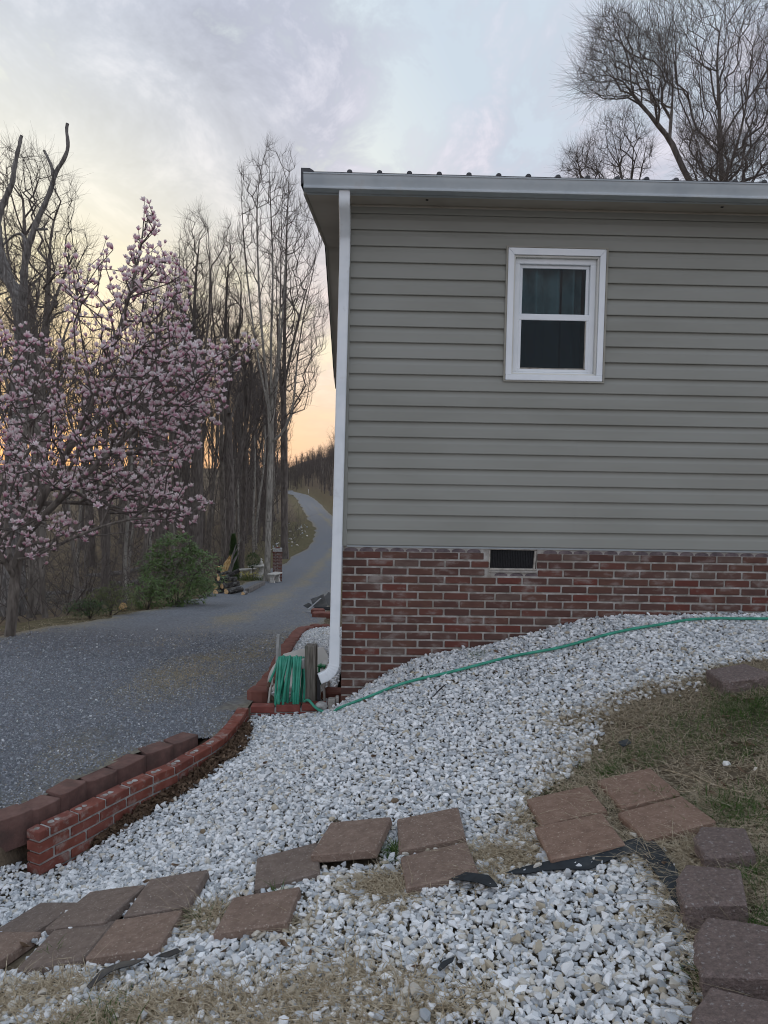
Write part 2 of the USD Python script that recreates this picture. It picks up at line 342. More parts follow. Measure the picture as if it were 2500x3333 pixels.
look('leaf_olive', g3((0.068, 0.093, 0.027), (0.105, 0.132, 0.039), (0.165, 0.188, 0.060)), 6, .6, translucent=.2)
look('grass_dead', g3((0.226, 0.180, 0.116), (0.381, 0.319, 0.218), (0.564, 0.497, 0.379)), 60, .85, translucent=.2, detail=2)
look('grass_green', g3((0.036, 0.072, 0.016), (0.062, 0.111, 0.026), (0.111, 0.169, 0.046)), 40, .7, translucent=.25)
look('leaf_dead', g3((0.072, 0.045, 0.029), (0.136, 0.090, 0.058), (0.240, 0.168, 0.109)), 30, .85, translucent=.12)
look('concrete', g3((0.390, 0.377, 0.338), (0.494, 0.481, 0.436), (0.598, 0.585, 0.533)), 14, .9, (50, .5, .006), second=(6, (.22, .225, .19), .55, .75))
look('scrap_grey', g3((.15, .16, .165), (.21, .22, .225), (.28, .29, .295)), 6, .4, spec=.5)
look('scrap_white', g3((.48, .50, .51), (.56, .58, .59), (.64, .66, .67)), 6, .4, spec=.5)
look('post_paint', g3((.5, .46, .40), (.6, .56, .5), (.68, .64, .58)), 6, .6)
look('petal_yellow', g3((.55, .50, .10), (.62, .58, .2), (.68, .66, .4)), 9, .6, translucent=.3)
look('brown_stone', g3((.13, .095, .06), (.19, .14, .09), (.25, .195, .13)), 25, .85, (60, .7, .008))


def attr_mix(name, a, b, bump, scale=9, third=None):
    """ground whose colour goes from a to b with the mesh's own cover value"""
    n = {'g': ('geometry', {}), 'nz': ('noise_texture', {'scale': scale, 'detail': 8.0, 'roughness': .7}), 'ra': ('rgb_ramp', {'ramp': a}), 'rb': ('rgb_ramp', {'ramp': b}),
         'n2': ('noise_texture', {'scale': 2.2, 'detail': 10.0, 'roughness': .8}), 'at': ('attribute', {'attribute': 'cover'}),
         'ad': ('math', {'math_type': 'add'}), 'sb': ('math', {'math_type': 'subtract', 'value2': .5}), 'mr': ('map_range', {'from_min': .28, 'from_max': .72, 'clamp': True}),
         'mx': ('mix_color', {'blend_type': 'mix'}), 'p': ('principled_bsdf', {'roughness': .96, 'specular_ior_level': .2}),
         'nb': ('noise_texture', {'scale': bump[0], 'detail': 8.0, 'roughness': .7}), 'bp': ('bump', {'strength': bump[1], 'distance': bump[2]})}
    l = [('g.position', 'nz.vector'), ('g.position', 'n2.vector'), ('g.position', 'nb.vector'), ('nz.fac', 'ra.fac'), ('nz.fac', 'rb.fac'), ('n2.fac', 'sb.value1'),
         ('sb.value', 'ad.value1'), ('at.fac', 'ad.value2'), ('ad.value', 'mr.value'), ('mr.result', 'mx.fac'), ('ra.color', 'mx.a'), ('rb.color', 'mx.b'),
         ('mx.result', 'p.base_color'), ('nb.fac', 'bp.height'), ('bp.normal', 'p.normal')]
    return material(name, n, l)


GRAVEL = g3((.110, .119, .131), (.175, .188, .205), (.26, .275, .292))
STRAW = g3((.165, .148, .105), (.25, .225, .16), (.34, .31, .23))
LITTER = g3((.06, .046, .034), (.105, .08, .056), (.17, .13, .09))
attr_mix('drive_surface', GRAVEL, STRAW, (45, .9, .03), 22)
attr_mix('wood_floor', LITTER, g3((.075, .068, .034), (.115, .10, .05), (.165, .14, .08)), (6, .8, .10), 5)
look('far_wood', g3((.050, .042, .036), (.078, .066, .058), (.115, .098, .086)), .5, .97, (1.5, 1.0, .8), stretch=(1, 1, .3))
material('petal', {'at': ('attribute', {'attribute': 'tip'}), 'rp': ('rgb_ramp', {'ramp': [(0, (.36, .085, .165)), (.30, (.58, .285, .375)), (.60, (.77, .60, .635)), (1, (.86, .81, .80))]}),
                   'p': ('principled_bsdf', {'roughness': .55, 'specular_ior_level': .3}), 'tr': ('translucent_bsdf', {}), 'mx': ('mix_closure', {'fac': .32})},
         [('at.fac', 'rp.fac'), ('rp.color', 'p.base_color'), ('rp.color', 'tr.color'), ('p.BSDF', 'mx.closure1'), ('tr.BSDF', 'mx.closure2')], surface='mx.closure')

# ------------------------------------------------------------------ ground heights
WALL_TOP_NEAR, WALL_TOP_FAR = -0.075, -0.022
gw_px = np.array([(126.6, 2711.8), (166.6, 2688.6), (261.6, 2646.4), (348.5, 2600), (426.5, 2560.5), (503, 2525.5), (574, 2496), (635, 2460), (692, 2429), (735, 2400), (760.5, 2374), (780, 2351), (800, 2321), (811.5, 2302)])
gw_top = np.array([on_z(p, WALL_TOP_NEAR + (WALL_TOP_FAR - WALL_TOP_NEAR) * k / 13) for k, p in enumerate(gw_px)])     # inner top edge of the garden wall
GWY, GWX = gw_top[:, 1], gw_top[:, 0]
blk_px = np.array([(-60, 2698), (65, 2662), (110, 2642), (202, 2596), (290, 2548), (387, 2508), (480, 2459), (570, 2428), (650, 2396)], float)  # front top edge of the block row by the drive
blk_top = on_z(blk_px, -0.02); bx_, by_ = blk_top[:, 0], blk_top[:, 1]


def blk_line(y):
    y = np.asarray(y, float); e = bx_[0] + (y - by_[0]) * (bx_[2] - bx_[0]) / (by_[2] - by_[0])
    return np.where(y < by_[0], e, np.interp(y, by_, bx_))


def sp(t, k=1.0):
    return np.logaddexp(0, t * k) / k


XL = np.array([(-30, -6.4), (-6, -5.9), (0, -5.35), (4, -5.25), (6, -5.35), (9, -5.0), (12.5, -4.9), (20, -5.1), (26, -5.1), (34, -5.2), (42, -5.0), (54, -4.3), (66, -5.0), (88, -7.9), (125, -12.5), (150, -16.0), (170, -22), (500, -60)])
XR = np.array([(-30, -1.3), (0, -.8), (4, -.72), (10, -.72), (18, -1.0), (26, -1.0), (34, -1.1), (42, -1.1), (54, -1.0), (66, -1.6), (88, -4.6), (125, -9.1), (150, -12.6), (170, -18), (500, -55)])


def xl(y): return np.interp(y, XL[:, 0], XL[:, 1])
def xr(y): return np.interp(y, XR[:, 0], XR[:, 1])


def drive(y):
    d = -.035 - .128 * sp(y, 1.6)
    return -4.32 + sp(d + 4.32, 1.3)


def wild(x, y):
    """the lie of the land outside the fenced yard: the drive, the wood left of it, the bank right of it"""
    x, y = np.broadcast_arrays(np.asarray(x, float), np.asarray(y, float))
    z = drive(y)
    L = np.maximum(xl(y) - 1.0 - x, 0)
    z = z - .16 * np.minimum(L, 9) * np.clip((y + 4) / 8, 0, 1) * np.clip((46 - y) / 14, 0.12, 1) - .03 * np.clip(L - 9, 0, 30)
    Rr_ = np.maximum(x - xr(y) - .6, 0)
    bank = np.clip((y - 8) / 10, 0, 1)
    z = z + bank * (7.5 * (1 - np.exp(-Rr_ * np.clip(.06 + (y - 20) * .008, .05, .62) / 7.5)))
    far = np.clip((np.hypot(x, y) - 170) / 130, 0, 1)
    z = z + far * far * (3 - 2 * far) * 4.6
    n = meshkit.fbm(np.stack([x * .22, y * .22, 0 * x], -1), 3, 3) - .5
    off = np.clip(np.maximum(L, Rr_ * bank) / 3, 0, 1)
    z = z + n * .6 * off
    return z + (meshkit.fbm(np.stack([x * 1.1, y * 1.1, 0 * x], -1), 3, 5) - .5) * .05


wallbase = [(.0, 0, .02), (.36, 0, .263), (.628, 0, .402), (1.131, 0, .507), (1.518, 0, .611), (1.905, 0, .715), (2.293, 0, .788), (2.644, 0, .792), (3.075, 0, .808), (3.583, 0, .825), (5, 0, .86), (8, 0, .9)]
Q = [.245, .2398, .1427, .0083, .0022, .0352]
def quad(x, y): return Q[0] + Q[1] * x + Q[2] * y + Q[3] * x * y + Q[4] * x * x + Q[5] * y * y
ctrl = [(a, -.02, c) for a, b, c in wallbase] + [(-.76, -.03, -.095), (-.42, -.04, -.08), (-.1, -.05, -.035), (-.98, -.62, -.14), (-1.2, -1.05, -.2), (-1.42, -1.45, -.255), (-1.6, -1.85, -.33), (-1.66, -2.12, -.315), (-1.98, -2.12, -.19), (-2.35, -2.5, -.25), (-1.9, -2.5, -.31), (-3.2, -2.9, -.36)]
for px_, py_ in [(-1.06, -2.65), (-.72, -2.65), (-1.07, -2.96), (-.77, -2.98), (-.24, -2.99), (-.16, -2.62), (.15, -2.46), (.54, -2.54), (.54, -2.91), (1.19, -2.59), (1.55, -2.56), (1.17, -2.91), (1.56, -2.91),
                 (.2, -4.0), (1.5, -3.8), (-1.5, -3.4), (-.5, -3.7), (.9, -1.5), (0, -1.5), (.3, -.8), (1.3, -.8)]:
    ctrl.append((px_, py_, quad(px_, py_)))
ctrl += [(2.35, -1.6, .66), (3.5, -1.4, .80), (2.6, -2.6, .70), (3.5, -3.0, .95), (5, -2.5, 1.05), (6, -5, 1.2), (.2, -5.2, .36), (2.5, -4.6, .80), (-2.5, -5, -.3), (-5, -4, -.6), (8, -1, 1.1), (.2, -7, .42), (-4, -8, -.4), (6, -9, 1.2)]
ctrl = np.array(ctrl)
_rbf = RBFInterpolator(ctrl[:, :2], ctrl[:, 2], smoothing=.004, kernel='thin_plate_spline')
_gx, _gy = np.arange(-7, 10.01, .06), np.arange(-10, .61, .06)
_GX, _GY = np.meshgrid(_gx, _gy)
_YG = _rbf(np.stack([_GX.ravel(), _GY.ravel()], 1)).reshape(_GX.shape)
from scipy.ndimage import map_coordinates


def yard(x, y):
    x, y = np.broadcast_arrays(np.asarray(x, float), np.asarray(y, float))
    return map_coordinates(_YG, [np.atleast_1d((y + 10) / .06), np.atleast_1d((x + 7) / .06)], order=1, mode='nearest').reshape(x.shape)


bx_, by_ = blk_top[:, 0], blk_top[:, 1]


def edge_x(y):
    """where the yard ends on the left: along the garden wall, and the block row before it"""
    y = np.asarray(y, float)
    e = np.interp(y, GWY, GWX) - .05
    bl = bx_[0] + (y - by_[0]) * (bx_[1] - bx_[0]) / (by_[1] - by_[0])
    return np.where(y < GWY[0] + .24, np.minimum(blk_line(y), bl) + .02, e)


def hit(p, fn, lo=1.0, hi=600.0):
    """the nearest point of the surface z = fn(x, y) along the line of sight through photograph position p"""
    d = ray(np.asarray(p, float)); t = np.geomspace(lo, hi, 1500); P = CAM + d * t[:, None]
    h = P[:, 2] - fn(P[:, 0], P[:, 1]); k = np.nonzero(h < 0)[0]; k = k[0] if len(k) else len(t) - 1
    a, b = t[max(k - 1, 0)], t[k]
    for _ in range(30):
        m = (a + b) / 2; q = CAM + d * m
        if q[2] > fn(q[0], q[1]): a = m
        else: b = m
    return CAM + d * b


def yhit(*ps): return np.array([hit(p, yard) for p in ps])
def whit(*ps): return np.array([hit(p, wild) for p in ps])


def nonuni(lo, mid0, mid1, hi, step, grow):
    a = list(np.arange(mid0, mid1, step)); s = step
    while a[-1] < hi: s = min(s * grow, 18); a.append(a[-1] + s)
    s = step
    while a[0] > lo: s = min(s * grow, 18); a.insert(0, a[0] - s)
    return np.array(a)


gx, gy = nonuni(-330, -7, 1, 330, .14, 1.045), nonuni(-60, -4, 12, 430, .14, 1.035)
X, Y = np.meshgrid(gx, gy); Z = wild(X, Y)
inyard = (X > edge_x(Y) - .02) & (Y < .02) & (Y > -14)
Z = np.where(inyard, np.minimum(Z, yard(X, np.minimum(Y, .5)) - .2), Z)
Z = np.where((X > -.02) & (Y > -.1) & (Y < 6.2) & (X < 9), -1.1, Z)
Z = np.where((X > xl(Y) + .35) & (X < xr(Y) - .3) & (Y < 168) & (Y > -1), Z - .10, Z)
gap = (X > blk_line(Y) - .12) & (Y > -4.2) & (Y < by_[-1] + .02) & (X < 1)
Z = np.where(gap & (Y > -2.1), np.minimum(Z, -.17), Z); Z = np.where(gap & (Y <= -2.1), np.minimum(Z, yard(X, np.minimum(Y, .5)) - .05), Z)
cover = np.clip(.5 - (X - xr(Y)) * .25, 0, 1) * (Y > 6) * .35 + .25 * (np.abs(X - xr(Y)) < 3) + .30 * ((X < xl(Y)) & (X > xl(Y) - 1.3)) + .2 * ((X > xr(Y)) & (X < xr(Y) + 4) & (Y > 20))
cover += np.where((X < xl(Y)) & (Y > 24) & (Y < 75), .45 * np.exp(-((X - xl(Y) + 1.5) / 2.6) ** 2), 0)
m = MB().sheet(X, Y, Z)
tag(put('ground', m.geo(), 'wood_floor', smooth=True, pv={'cover': cover.ravel()}), kind='structure')

# the drive: one sheet of crushed stone a little above the ground, worn bare in two tracks with a grassy middle
ty = nonuni(-9, -3.5, 14, 172, .12, 1.03)
tu = np.linspace(0, 1, 60)
TY, TU = np.meshgrid(ty, tu, indexing='ij')
wob = (meshkit.fbm(np.stack([TY * .7, TU * 2, 0 * TY], -1), 3, 9) - .5) * .7
left = xl(TY) + wob * (TY > -5)
right = np.where(TY < 0, np.where(TY > GWY[0], np.where(TY > by_[-1] + .03, np.interp(TY, GWY, GWX) - .09, np.interp(TY, by_, bx_) - .13), np.interp(TY, by_, bx_) - .13), xr(TY) + wob * .5 * np.clip(TY - 6, 0, 1))
right = np.where(TY < by_[0], blk_line(TY) - .14, right)
TX = left + (right - left) * TU
TZ = wild(TX, TY) + .018
wdt = right - left
mid = np.exp(-((TX - (left + right) / 2 - .35) / .42) ** 2) * np.clip((TY - 3.5) / 5, 0, 1) * np.clip((150 - TY) / 80, .3, 1)
edge = np.exp(-np.minimum(TX - left, right - TX) / .32)
gcov = .14 + .40 * mid + .46 * edge + .5 * (meshkit.fbm(np.stack([TX * .9, TY * .45, 0 * TX], -1), 3, 12) - .5) * np.clip((TY + 1) / 3, .35, 1)
gcov += .85 * np.exp(-(((TX + 1.75) / .42) ** 2 + ((TY - 1.7) / 1.3) ** 2)) + .35 * np.exp(-(((TX + 1.25) / .35) ** 2 + ((TY - 3.6) / 1.6) ** 2)) + .3 * np.exp(-(((TX + 1.9) / .25) ** 2 + ((TY + .9) / .5) ** 2))
gcov += .25 * np.exp(-((TX + 1.6) / .5) ** 2) * np.clip(TY / 3, 0, 1) * np.clip((9 - TY) / 4, 0, 1)
TZ -= .022 * (np.exp(-((TX - left - wdt * .27) / .35) ** 2) + np.exp(-((TX - left - wdt * .73) / .35) ** 2)) * np.clip((TY - 2) / 6, 0, 1)
tag(put('driveway', MB().sheet(TX.T, TY.T, TZ.T).geo(), 'drive_surface', smooth=True, pv={'cover': np.clip(gcov, 0, 1).T.ravel()}), kind='structure')

# the yard: bare soil under the stones and the grass
ys = np.concatenate([np.arange(-9, -4.6, .25), np.arange(-4.6, .031, .05)]); ux = np.linspace(0, 1, 150) ** 1.25
YY, UX = np.meshgrid(ys, ux, indexing='ij'); x0 = edge_x(YY) - np.where(YY > GWY[0] + .24, 0.0, .10)
XX = x0 + (10.5 - x0) * UX
ZZ = yard(XX, YY) + (meshkit.fbm(np.stack([XX * 3, YY * 3, 0 * XX], -1), 3, 21) - .5) * .03 - .012
tag(put('yard_soil', MB().sheet(XX, YY, ZZ).geo(), 'yard_soil', smooth=True), kind='structure')

# ------------------------------------------------------------------ house
house = thing('house', 'beige sided house on a red brick foundation with white window and gutter', 'house')
HX1 = 7.6                       # right end, outside the picture
RIDGE_Y, BACK_Y = 2.6, 5.25


def subs(name, mat_, geo, parent, **k): return put(name, geo, mat_, parent, **k)


# brick foundation: mortar core with every brick a piece
found = put('foundation', MB().box((.004, .0085, -.5), (1.22, .22, 1.352)).box((1.615, .0085, -.5), (HX1, .22, 1.352)).box((1.22, .0085, -.5), (1.615, .22, 1.14)).box((.004, .22, -1.3), (.2, BACK_Y - .45, 1.35)).geo(), 'mortar', house)
COURSE, TOPZ, PITCHX = .0677, 1.299, .2157
wb = np.array(wallbase); r_ = random.Random(3)
VX0, VX1, VZ0, VZ1 = 1.222, 1.613, 1.163, 1.335
rest = MB(); count = 0
tones = [0, 0, 0, 1, 1, 2, 2, 3, 4, 5, 0, 1, 2, 5, 5]
for i in range(21):
    zt = TOPZ - i * COURSE; zb = zt - .0520
    x = 0.0; k = 0; half = i % 2 == 0
    while x < HX1 - .05:
        w = (.098 if half else .199) if k == 0 else .2005 + r_.uniform(-.004, .004)
        xa, xb = x, min(x + w, HX1); x = xb + PITCHX - .2005 + r_.uniform(-.0015, .0015); k += 1
        segs = [(xa, xb)]
        if zt > VZ0 - .045 and zb < VZ1:
            segs = [(a, b) for a, b in ((xa, min(xb, VX0 - .006)), (max(xa, VX1 + .008), xb)) if b - a > .03]
        for a, b in segs:
            if zt < np.interp((a + b) / 2, wb[:, 0], wb[:, 2]) - .09: continue
            j = r_.uniform
            t = MB(); t.box((a, .0 + j(0, .003), zb + j(-.002, .002)), (b, .06, zt + j(-.0015, .0015)), .004)
            if a > 3.72 or zt < -.02: rest.add(*t.geo()); continue
            put('brick', t.geo(), f'brick_{tones[r_.randrange(len(tones))]}', found); count += 1
# side wall bricks, hardly seen
for i in range(30):
    zt = TOPZ - i * COURSE; y = .0 + (.103 if i % 2 else .0) + .11
    while y < BACK_Y - .6:
        rest.box((0.0, y, zt - .0545), (.05, y + .2045, zt), .004); y += PITCHX
    rest.box((0.0, .066, zt - .0545), (.05, .102, zt), .003)
put('brickwork', rest.geo(), 'brick_0', found, kind='stuff')
# rounded header course under the siding
x = .012; k = 0
while x < 3.8:
    if not (x + .12 > VX0 - .01 and x < VX1 + .01):
        a = np.linspace(0, np.pi, 9); w = .058
        poly = np.c_[x + w - w * np.cos(a), .0 + .030 * np.sin(a) ** .7]
        t = trimesh.creation.extrude_polygon(Polygon(poly), .05, engine='earcut'); v = np.array(t.vertices)
        v = np.c_[v[:, 0], .058 - v[:, 2] - .006 * r_.random(), 1.3035 + v[:, 1] * r_.uniform(.9, 1.05)]
        put('cap_brick', MB().add(v, t.faces[:, ::-1]).geo(), 'cap_brick', found)
    x += .1275
for xq in (VX0 + .045, VX0 + .175, VX0 + .30):
    a = np.linspace(0, np.pi, 9); poly = np.c_[xq + .055 - .055 * np.cos(a), .026 * np.sin(a) ** .7]
    t = trimesh.creation.extrude_polygon(Polygon(poly), .05, engine='earcut'); v = np.array(t.vertices)
    put('cap_brick', MB().add(np.c_[v[:, 0], .058 - v[:, 2], 1.112 + v[:, 1]], t.faces[:, ::-1]).geo(), 'cap_brick', found)
# crawl-space vent
vent = put('foundation_vent', MB().box((VX0, .03, VZ0 + .012), (VX1, .10, VZ1)).geo(), 'screen_dark', house)
fr = MB()
fr.box((VX0 - .004, .004, VZ0 - .004), (VX1, .05, VZ0 + .012), .003); fr.box((VX0 - .004, .006, VZ1 - .006), (VX1, .05, VZ1 + .004), .002)
fr.box((VX0 - .006, .006, VZ0 + .012), (VX0 + .006, .05, VZ1 - .006), .002)
v, f = cbox((.016, .05, VZ1 - VZ0 - .02), .003); v[:, 0] += (v[:, 2]) * .06; fr.add(v + [VX1 - .012, .026, (VZ0 + VZ1) / 2], f)
put('vent_frame', fr.geo(), 'old_frame', vent)
put('vent_sill', MB().box((VX0 - .004, -.004, VZ0 - .024), (VX1 + .012, .05, VZ0 - .006), .004).geo(), 'mortar', vent)
lou = MB()
for q in range(26): xx = VX0 + .018 + q * .0138; lou.box((xx, .022, VZ0 + .014), (xx + .004, .03, VZ1 - .008))
put('louvre', lou.geo(), 'dark_trim', vent, kind='stuff')
# siding: dutch-lap courses, each its own strip, with the seams between panels
Z0, LAP = 1.356, .1276
prof = np.array([(0.0, .004), (0.0, -.0150), (.004, -.0175), (.074, -.0165), (.082, -.0145), (.096, -.0040), (.108, .0005), (.134, .0015), (.134, .004)])   # (z, y)
SIDE0 = .032
siding = put('siding', MB().box((SIDE0, .006, Z0), (1.30, .05, 4.2)).box((2.11, .006, Z0), (HX1, .05, 4.2)).box((1.30, .006, Z0), (2.11, .05, 2.73)).box((1.30, .006, 3.79), (2.11, .05, 4.2)).geo(), 'trim_tan', house)
WX0, WX1, WZ0, WZ1 = 1.290, 2.121, 2.714, 3.802
seam_at = {1: 1.898, 2: 1.898, 5: 1.897, 6: 1.897, 7: None, 10: 1.886, 3: 3.05, 4: 3.05, 12: 2.95, 13: 2.95, 8: 3.9, 9: 3.9}


def strip(xa, xb, z, dy=0.0, ztop=None):
    p = prof.copy(); zz = z + p[:, 0]
    if ztop is not None: zz = np.clip(zz, ztop[1], ztop[0])
    n = max(2, int((xb - xa) / .35) + 1); xs = np.linspace(xa, xb, n)
    wv = (meshkit.fbm(np.stack([xs * 1.1, np.full(n, z * 9), 0 * xs], -1), 2, 4) - .5) * .0035
    V = np.stack([np.repeat(xs, len(p)), np.tile(p[:, 1], n) + dy + np.repeat(wv, len(p)), np.tile(zz, n) + np.repeat(wv * .4, len(p))], 1)
    i, j = np.meshgrid(np.arange(n - 1), np.arange(len(p) - 1), indexing='ij'); k_ = i * len(p) + j
    return V, np.stack([k_, k_ + len(p), k_ + len(p) + 1, k_ + 1], -1).reshape(-1, 4)


for i in range(22):
    z = Z0 + i * LAP
    if z > 4.10: break
    cuts = [(SIDE0 + .002, HX1)]
    if z + LAP > WZ0 and z < WZ1: cuts = [(SIDE0 + .002, WX0 + .003), (WX1 - .003, HX1)]
    s = seam_at.get(i)
    parts = []
    for a, b in cuts:
        if s and a < s < b: parts += [(a, s + .012, -.0018), (s, b, 0)]
        else: parts.append((a, b, 0))
    if z < WZ0 < z + LAP: put('siding_panel', strip(WX0 + .003, WX1 - .003, z, 0, (WZ0 + .004, 0)), 'siding', siding, smooth=25)
    if z < WZ1 < z + LAP: put('siding_panel', strip(WX0 + .003, WX1 - .003, z, 0, (4.118, WZ1 - .004)), 'siding', siding, smooth=25)
    for a, b, dy in parts:
        zt = None
        V, F = strip(a, b, z, dy, (4.118, 0))
        put('siding_panel', (V, np.vstack([F[:, [0, 1, 2]], F[:, [0, 2, 3]]])), 'siding', siding, smooth=25)
# strip behind window head and foot where a course is cut is hidden by the J-channel
put('starter_strip', MB().box((SIDE0, .0, 1.338), (HX1, .012, 1.352)).geo(), 'gutter_white', siding)
put('corner_post', MB().box((-.03, -.020, 1.345), (.034, .055, 4.16), .004).geo(), 'siding', house)
side = MB(); sideprof = prof.copy()
for i in range(30):
    z = Z0 + i * LAP
    ztop = 4.16 + .13 * RIDGE_Y if False else None
    y0, y1 = .06, BACK_Y - .3
    # the gable's slopes cut the courses
    zz = z + LAP
    if zz > 4.12:
        y0 = max(y0, (zz - 4.12) / .135); y1 = min(y1, RIDGE_Y + (4.47 - zz) / .5)
    y1 = min(y1, RIDGE_Y + (4.45 - zz) / .5)
    if y1 - y0 < .1: break
    v = np.array([(p[1] - .012, y, z + p[0]) for y in (y0, y1) for p in prof]); n = len(prof); j = np.arange(n - 1)
    side.add(v, np.stack([j, j + 1, n + j + 1, n + j], 1))
put('gable_siding', side.geo(), 'siding', house, kind='stuff')
put('back_wall', MB().box((.0, BACK_Y - .5, -1.2), (HX1, BACK_Y - .35, 3.1)).box((HX1, .05, -.6), (HX1 + .15, BACK_Y - .35, 4.0)).geo(), 'trim_tan', house)
# roof: ribbed metal, low slope to the ridge and steeper behind
EAVE_X, EAVE_Y, EZ = -.335, -.235, 4.252
rf = MB()


def slab(y0, z0, y1, z1, t, xa, xb):
    v = np.array([(xa, y0, z0), (xb, y0, z0), (xb, y1, z1), (xa, y1, z1), (xa, y0, z0 - t), (xb, y0, z0 - t), (xb, y1, z1 - t), (xa, y1, z1 - t)])
    rf.add(v, [(0, 1, 2, 3), (7, 6, 5, 4), (4, 5, 1, 0), (5, 6, 2, 1), (6, 7, 3, 2), (7, 4, 0, 3)])


RZ = EZ + .14 * (RIDGE_Y - EAVE_Y); BZ = RZ - .5 * (BACK_Y - RIDGE_Y)
slab(EAVE_Y - .06, EZ - .008, RIDGE_Y, RZ, .012, EAVE_X, HX1 + .3); slab(RIDGE_Y, RZ, BACK_Y, BZ, .012, EAVE_X, HX1 + .3)
roof = put('roof', rf.geo(), 'roof_metal', house)
x = EAVE_X + .36
while x < HX1:
    a = np.linspace(0, np.pi, 7); pr = np.c_[x - .021 * np.cos(a), .021 * np.sin(a) ** .8]
    V = np.array([(px, y, z + pz) for y, z in ((EAVE_Y - .062, EZ - .008), (RIDGE_Y, RZ), (BACK_Y, BZ)) for px, pz in pr]); n = 7; j = np.arange(n - 1)
    F = np.vstack([np.stack([q * n + j, q * n + j + 1, (q + 1) * n + j + 1, (q + 1) * n + j], 1) for q in (0, 1)])
    t = MB().add(V, F); t.add(V[:7], [(0, k + 1, k) for k in range(1, 6)])
    put('roof_rib', t.geo(), 'roof_metal', roof, smooth=40); x += .2286
rk = MB()
for (y0, z0, y1, z1) in ((EAVE_Y - .05, EZ, RIDGE_Y, RZ), (RIDGE_Y, RZ, BACK_Y, BZ)):
    v = np.array([(xx, y, z + dz) for y, z in ((y0, z0), (y1, z1)) for xx, dz in ((EAVE_X - .012, -.110), (EAVE_X - .012, .020), (EAVE_X + .055, .020), (EAVE_X + .085, .002))])
    rk.add(v, [(0, 1, 5, 4), (1, 2, 6, 5), (2, 3, 7, 6)]); rk.add(v[:4], [(0, 3, 2, 1)])
put('rake_trim', rk.geo(), 'roof_metal', roof)
rb = MB()
for (y0, z0, y1, z1) in ((EAVE_Y + .03, EZ, RIDGE_Y, RZ), (RIDGE_Y, RZ, BACK_Y, BZ)):
    v = np.array([(xx, y, z + dz) for y, z in ((y0, z0), (y1, z1)) for xx, dz in ((EAVE_X + .002, -.014), (EAVE_X + .024, -.014), (EAVE_X + .024, -.150), (EAVE_X + .002, -.150))])
    rb.add(v, [(0, 1, 5, 4), (1, 2, 6, 5), (2, 3, 7, 6), (3, 0, 4, 7), (3, 2, 1, 0), (4, 5, 6, 7)])
put('rake_board', rb.geo(), 'trim_tan', house)
sf = MB()
for (y0, z0, y1, z1) in ((EAVE_Y + .03, EZ, RIDGE_Y, RZ), (RIDGE_Y + .004, RZ, BACK_Y, BZ)):
    v = np.array([(xx, y, z + dz) for y, z in ((y0, z0), (y1, z1)) for xx, dz in ((EAVE_X + .024, -.140), (.01, -.140), (.01, -.130), (EAVE_X + .024, -.130))])
    sf.add(v, [(0, 1, 5, 4), (2, 3, 7, 6), (0, 3, 2, 1), (4, 5, 6, 7)])
put('rake_soffit', sf.geo(), 'soffit', house)
put('eave_soffit', MB().box((.01, EAVE_Y + .01, 4.104), (HX1, .004, 4.116)).geo(), 'soffit', house)
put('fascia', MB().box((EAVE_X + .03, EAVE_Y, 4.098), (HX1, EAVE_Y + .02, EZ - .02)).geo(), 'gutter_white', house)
put('frieze_board', MB().box((.034, -.020, 4.085), (HX1, -.004, 4.103), .003).geo(), 'soffit', house)
for xx in (.62, 2.96, 4.2): put('soffit_fixing', MB().box((xx, -.16, 4.096), (xx + .022, -.145, 4.1045), .003).geo(), 'dark_trim', house)
# K-style gutter
gp = np.array([(-.0, .0), (-.0, -.105), (-.088, -.108), (-.096, -.104), (-.097, -.096), (-.090, -.086), (-.092, -.070), (-.104, -.045), (-.112, -.022), (-.114, -.008), (-.120, -.006), (-.121, .002), (-.114, .004)])
def extr(pr, xa, xb, n=2):
    xs = np.linspace(xa, xb, n); k = len(pr); V = np.array([(x_, EAVE_Y - .002 + p[0], 4.212 + p[1]) for x_ in xs for p in pr]); i, j = np.meshgrid(np.arange(n - 1), np.arange(k - 1), indexing='ij'); q = i * k + j
    return V, np.stack([q, q + k, q + k + 1, q + 1], -1).reshape(-1, 4)
g_ = MB(); g_.add(*extr(gp, -.318, HX1 + .2, 30)); inner = gp * [.97, .96] + [-.002, -.001]; V, F = extr(inner, -.318, HX1 + .2); g_.add(V, F[:, ::-1])
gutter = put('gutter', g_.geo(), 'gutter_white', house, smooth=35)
cap = trimesh.creation.extrude_polygon(Polygon(gp), .004, engine='earcut'); v = np.array(cap.vertices)
put('end_cap', MB().add(np.c_[-.318 - v[:, 2], EAVE_Y - .002 + v[:, 0], 4.212 + v[:, 1]], cap.faces).geo(), 'gutter_white', gutter)


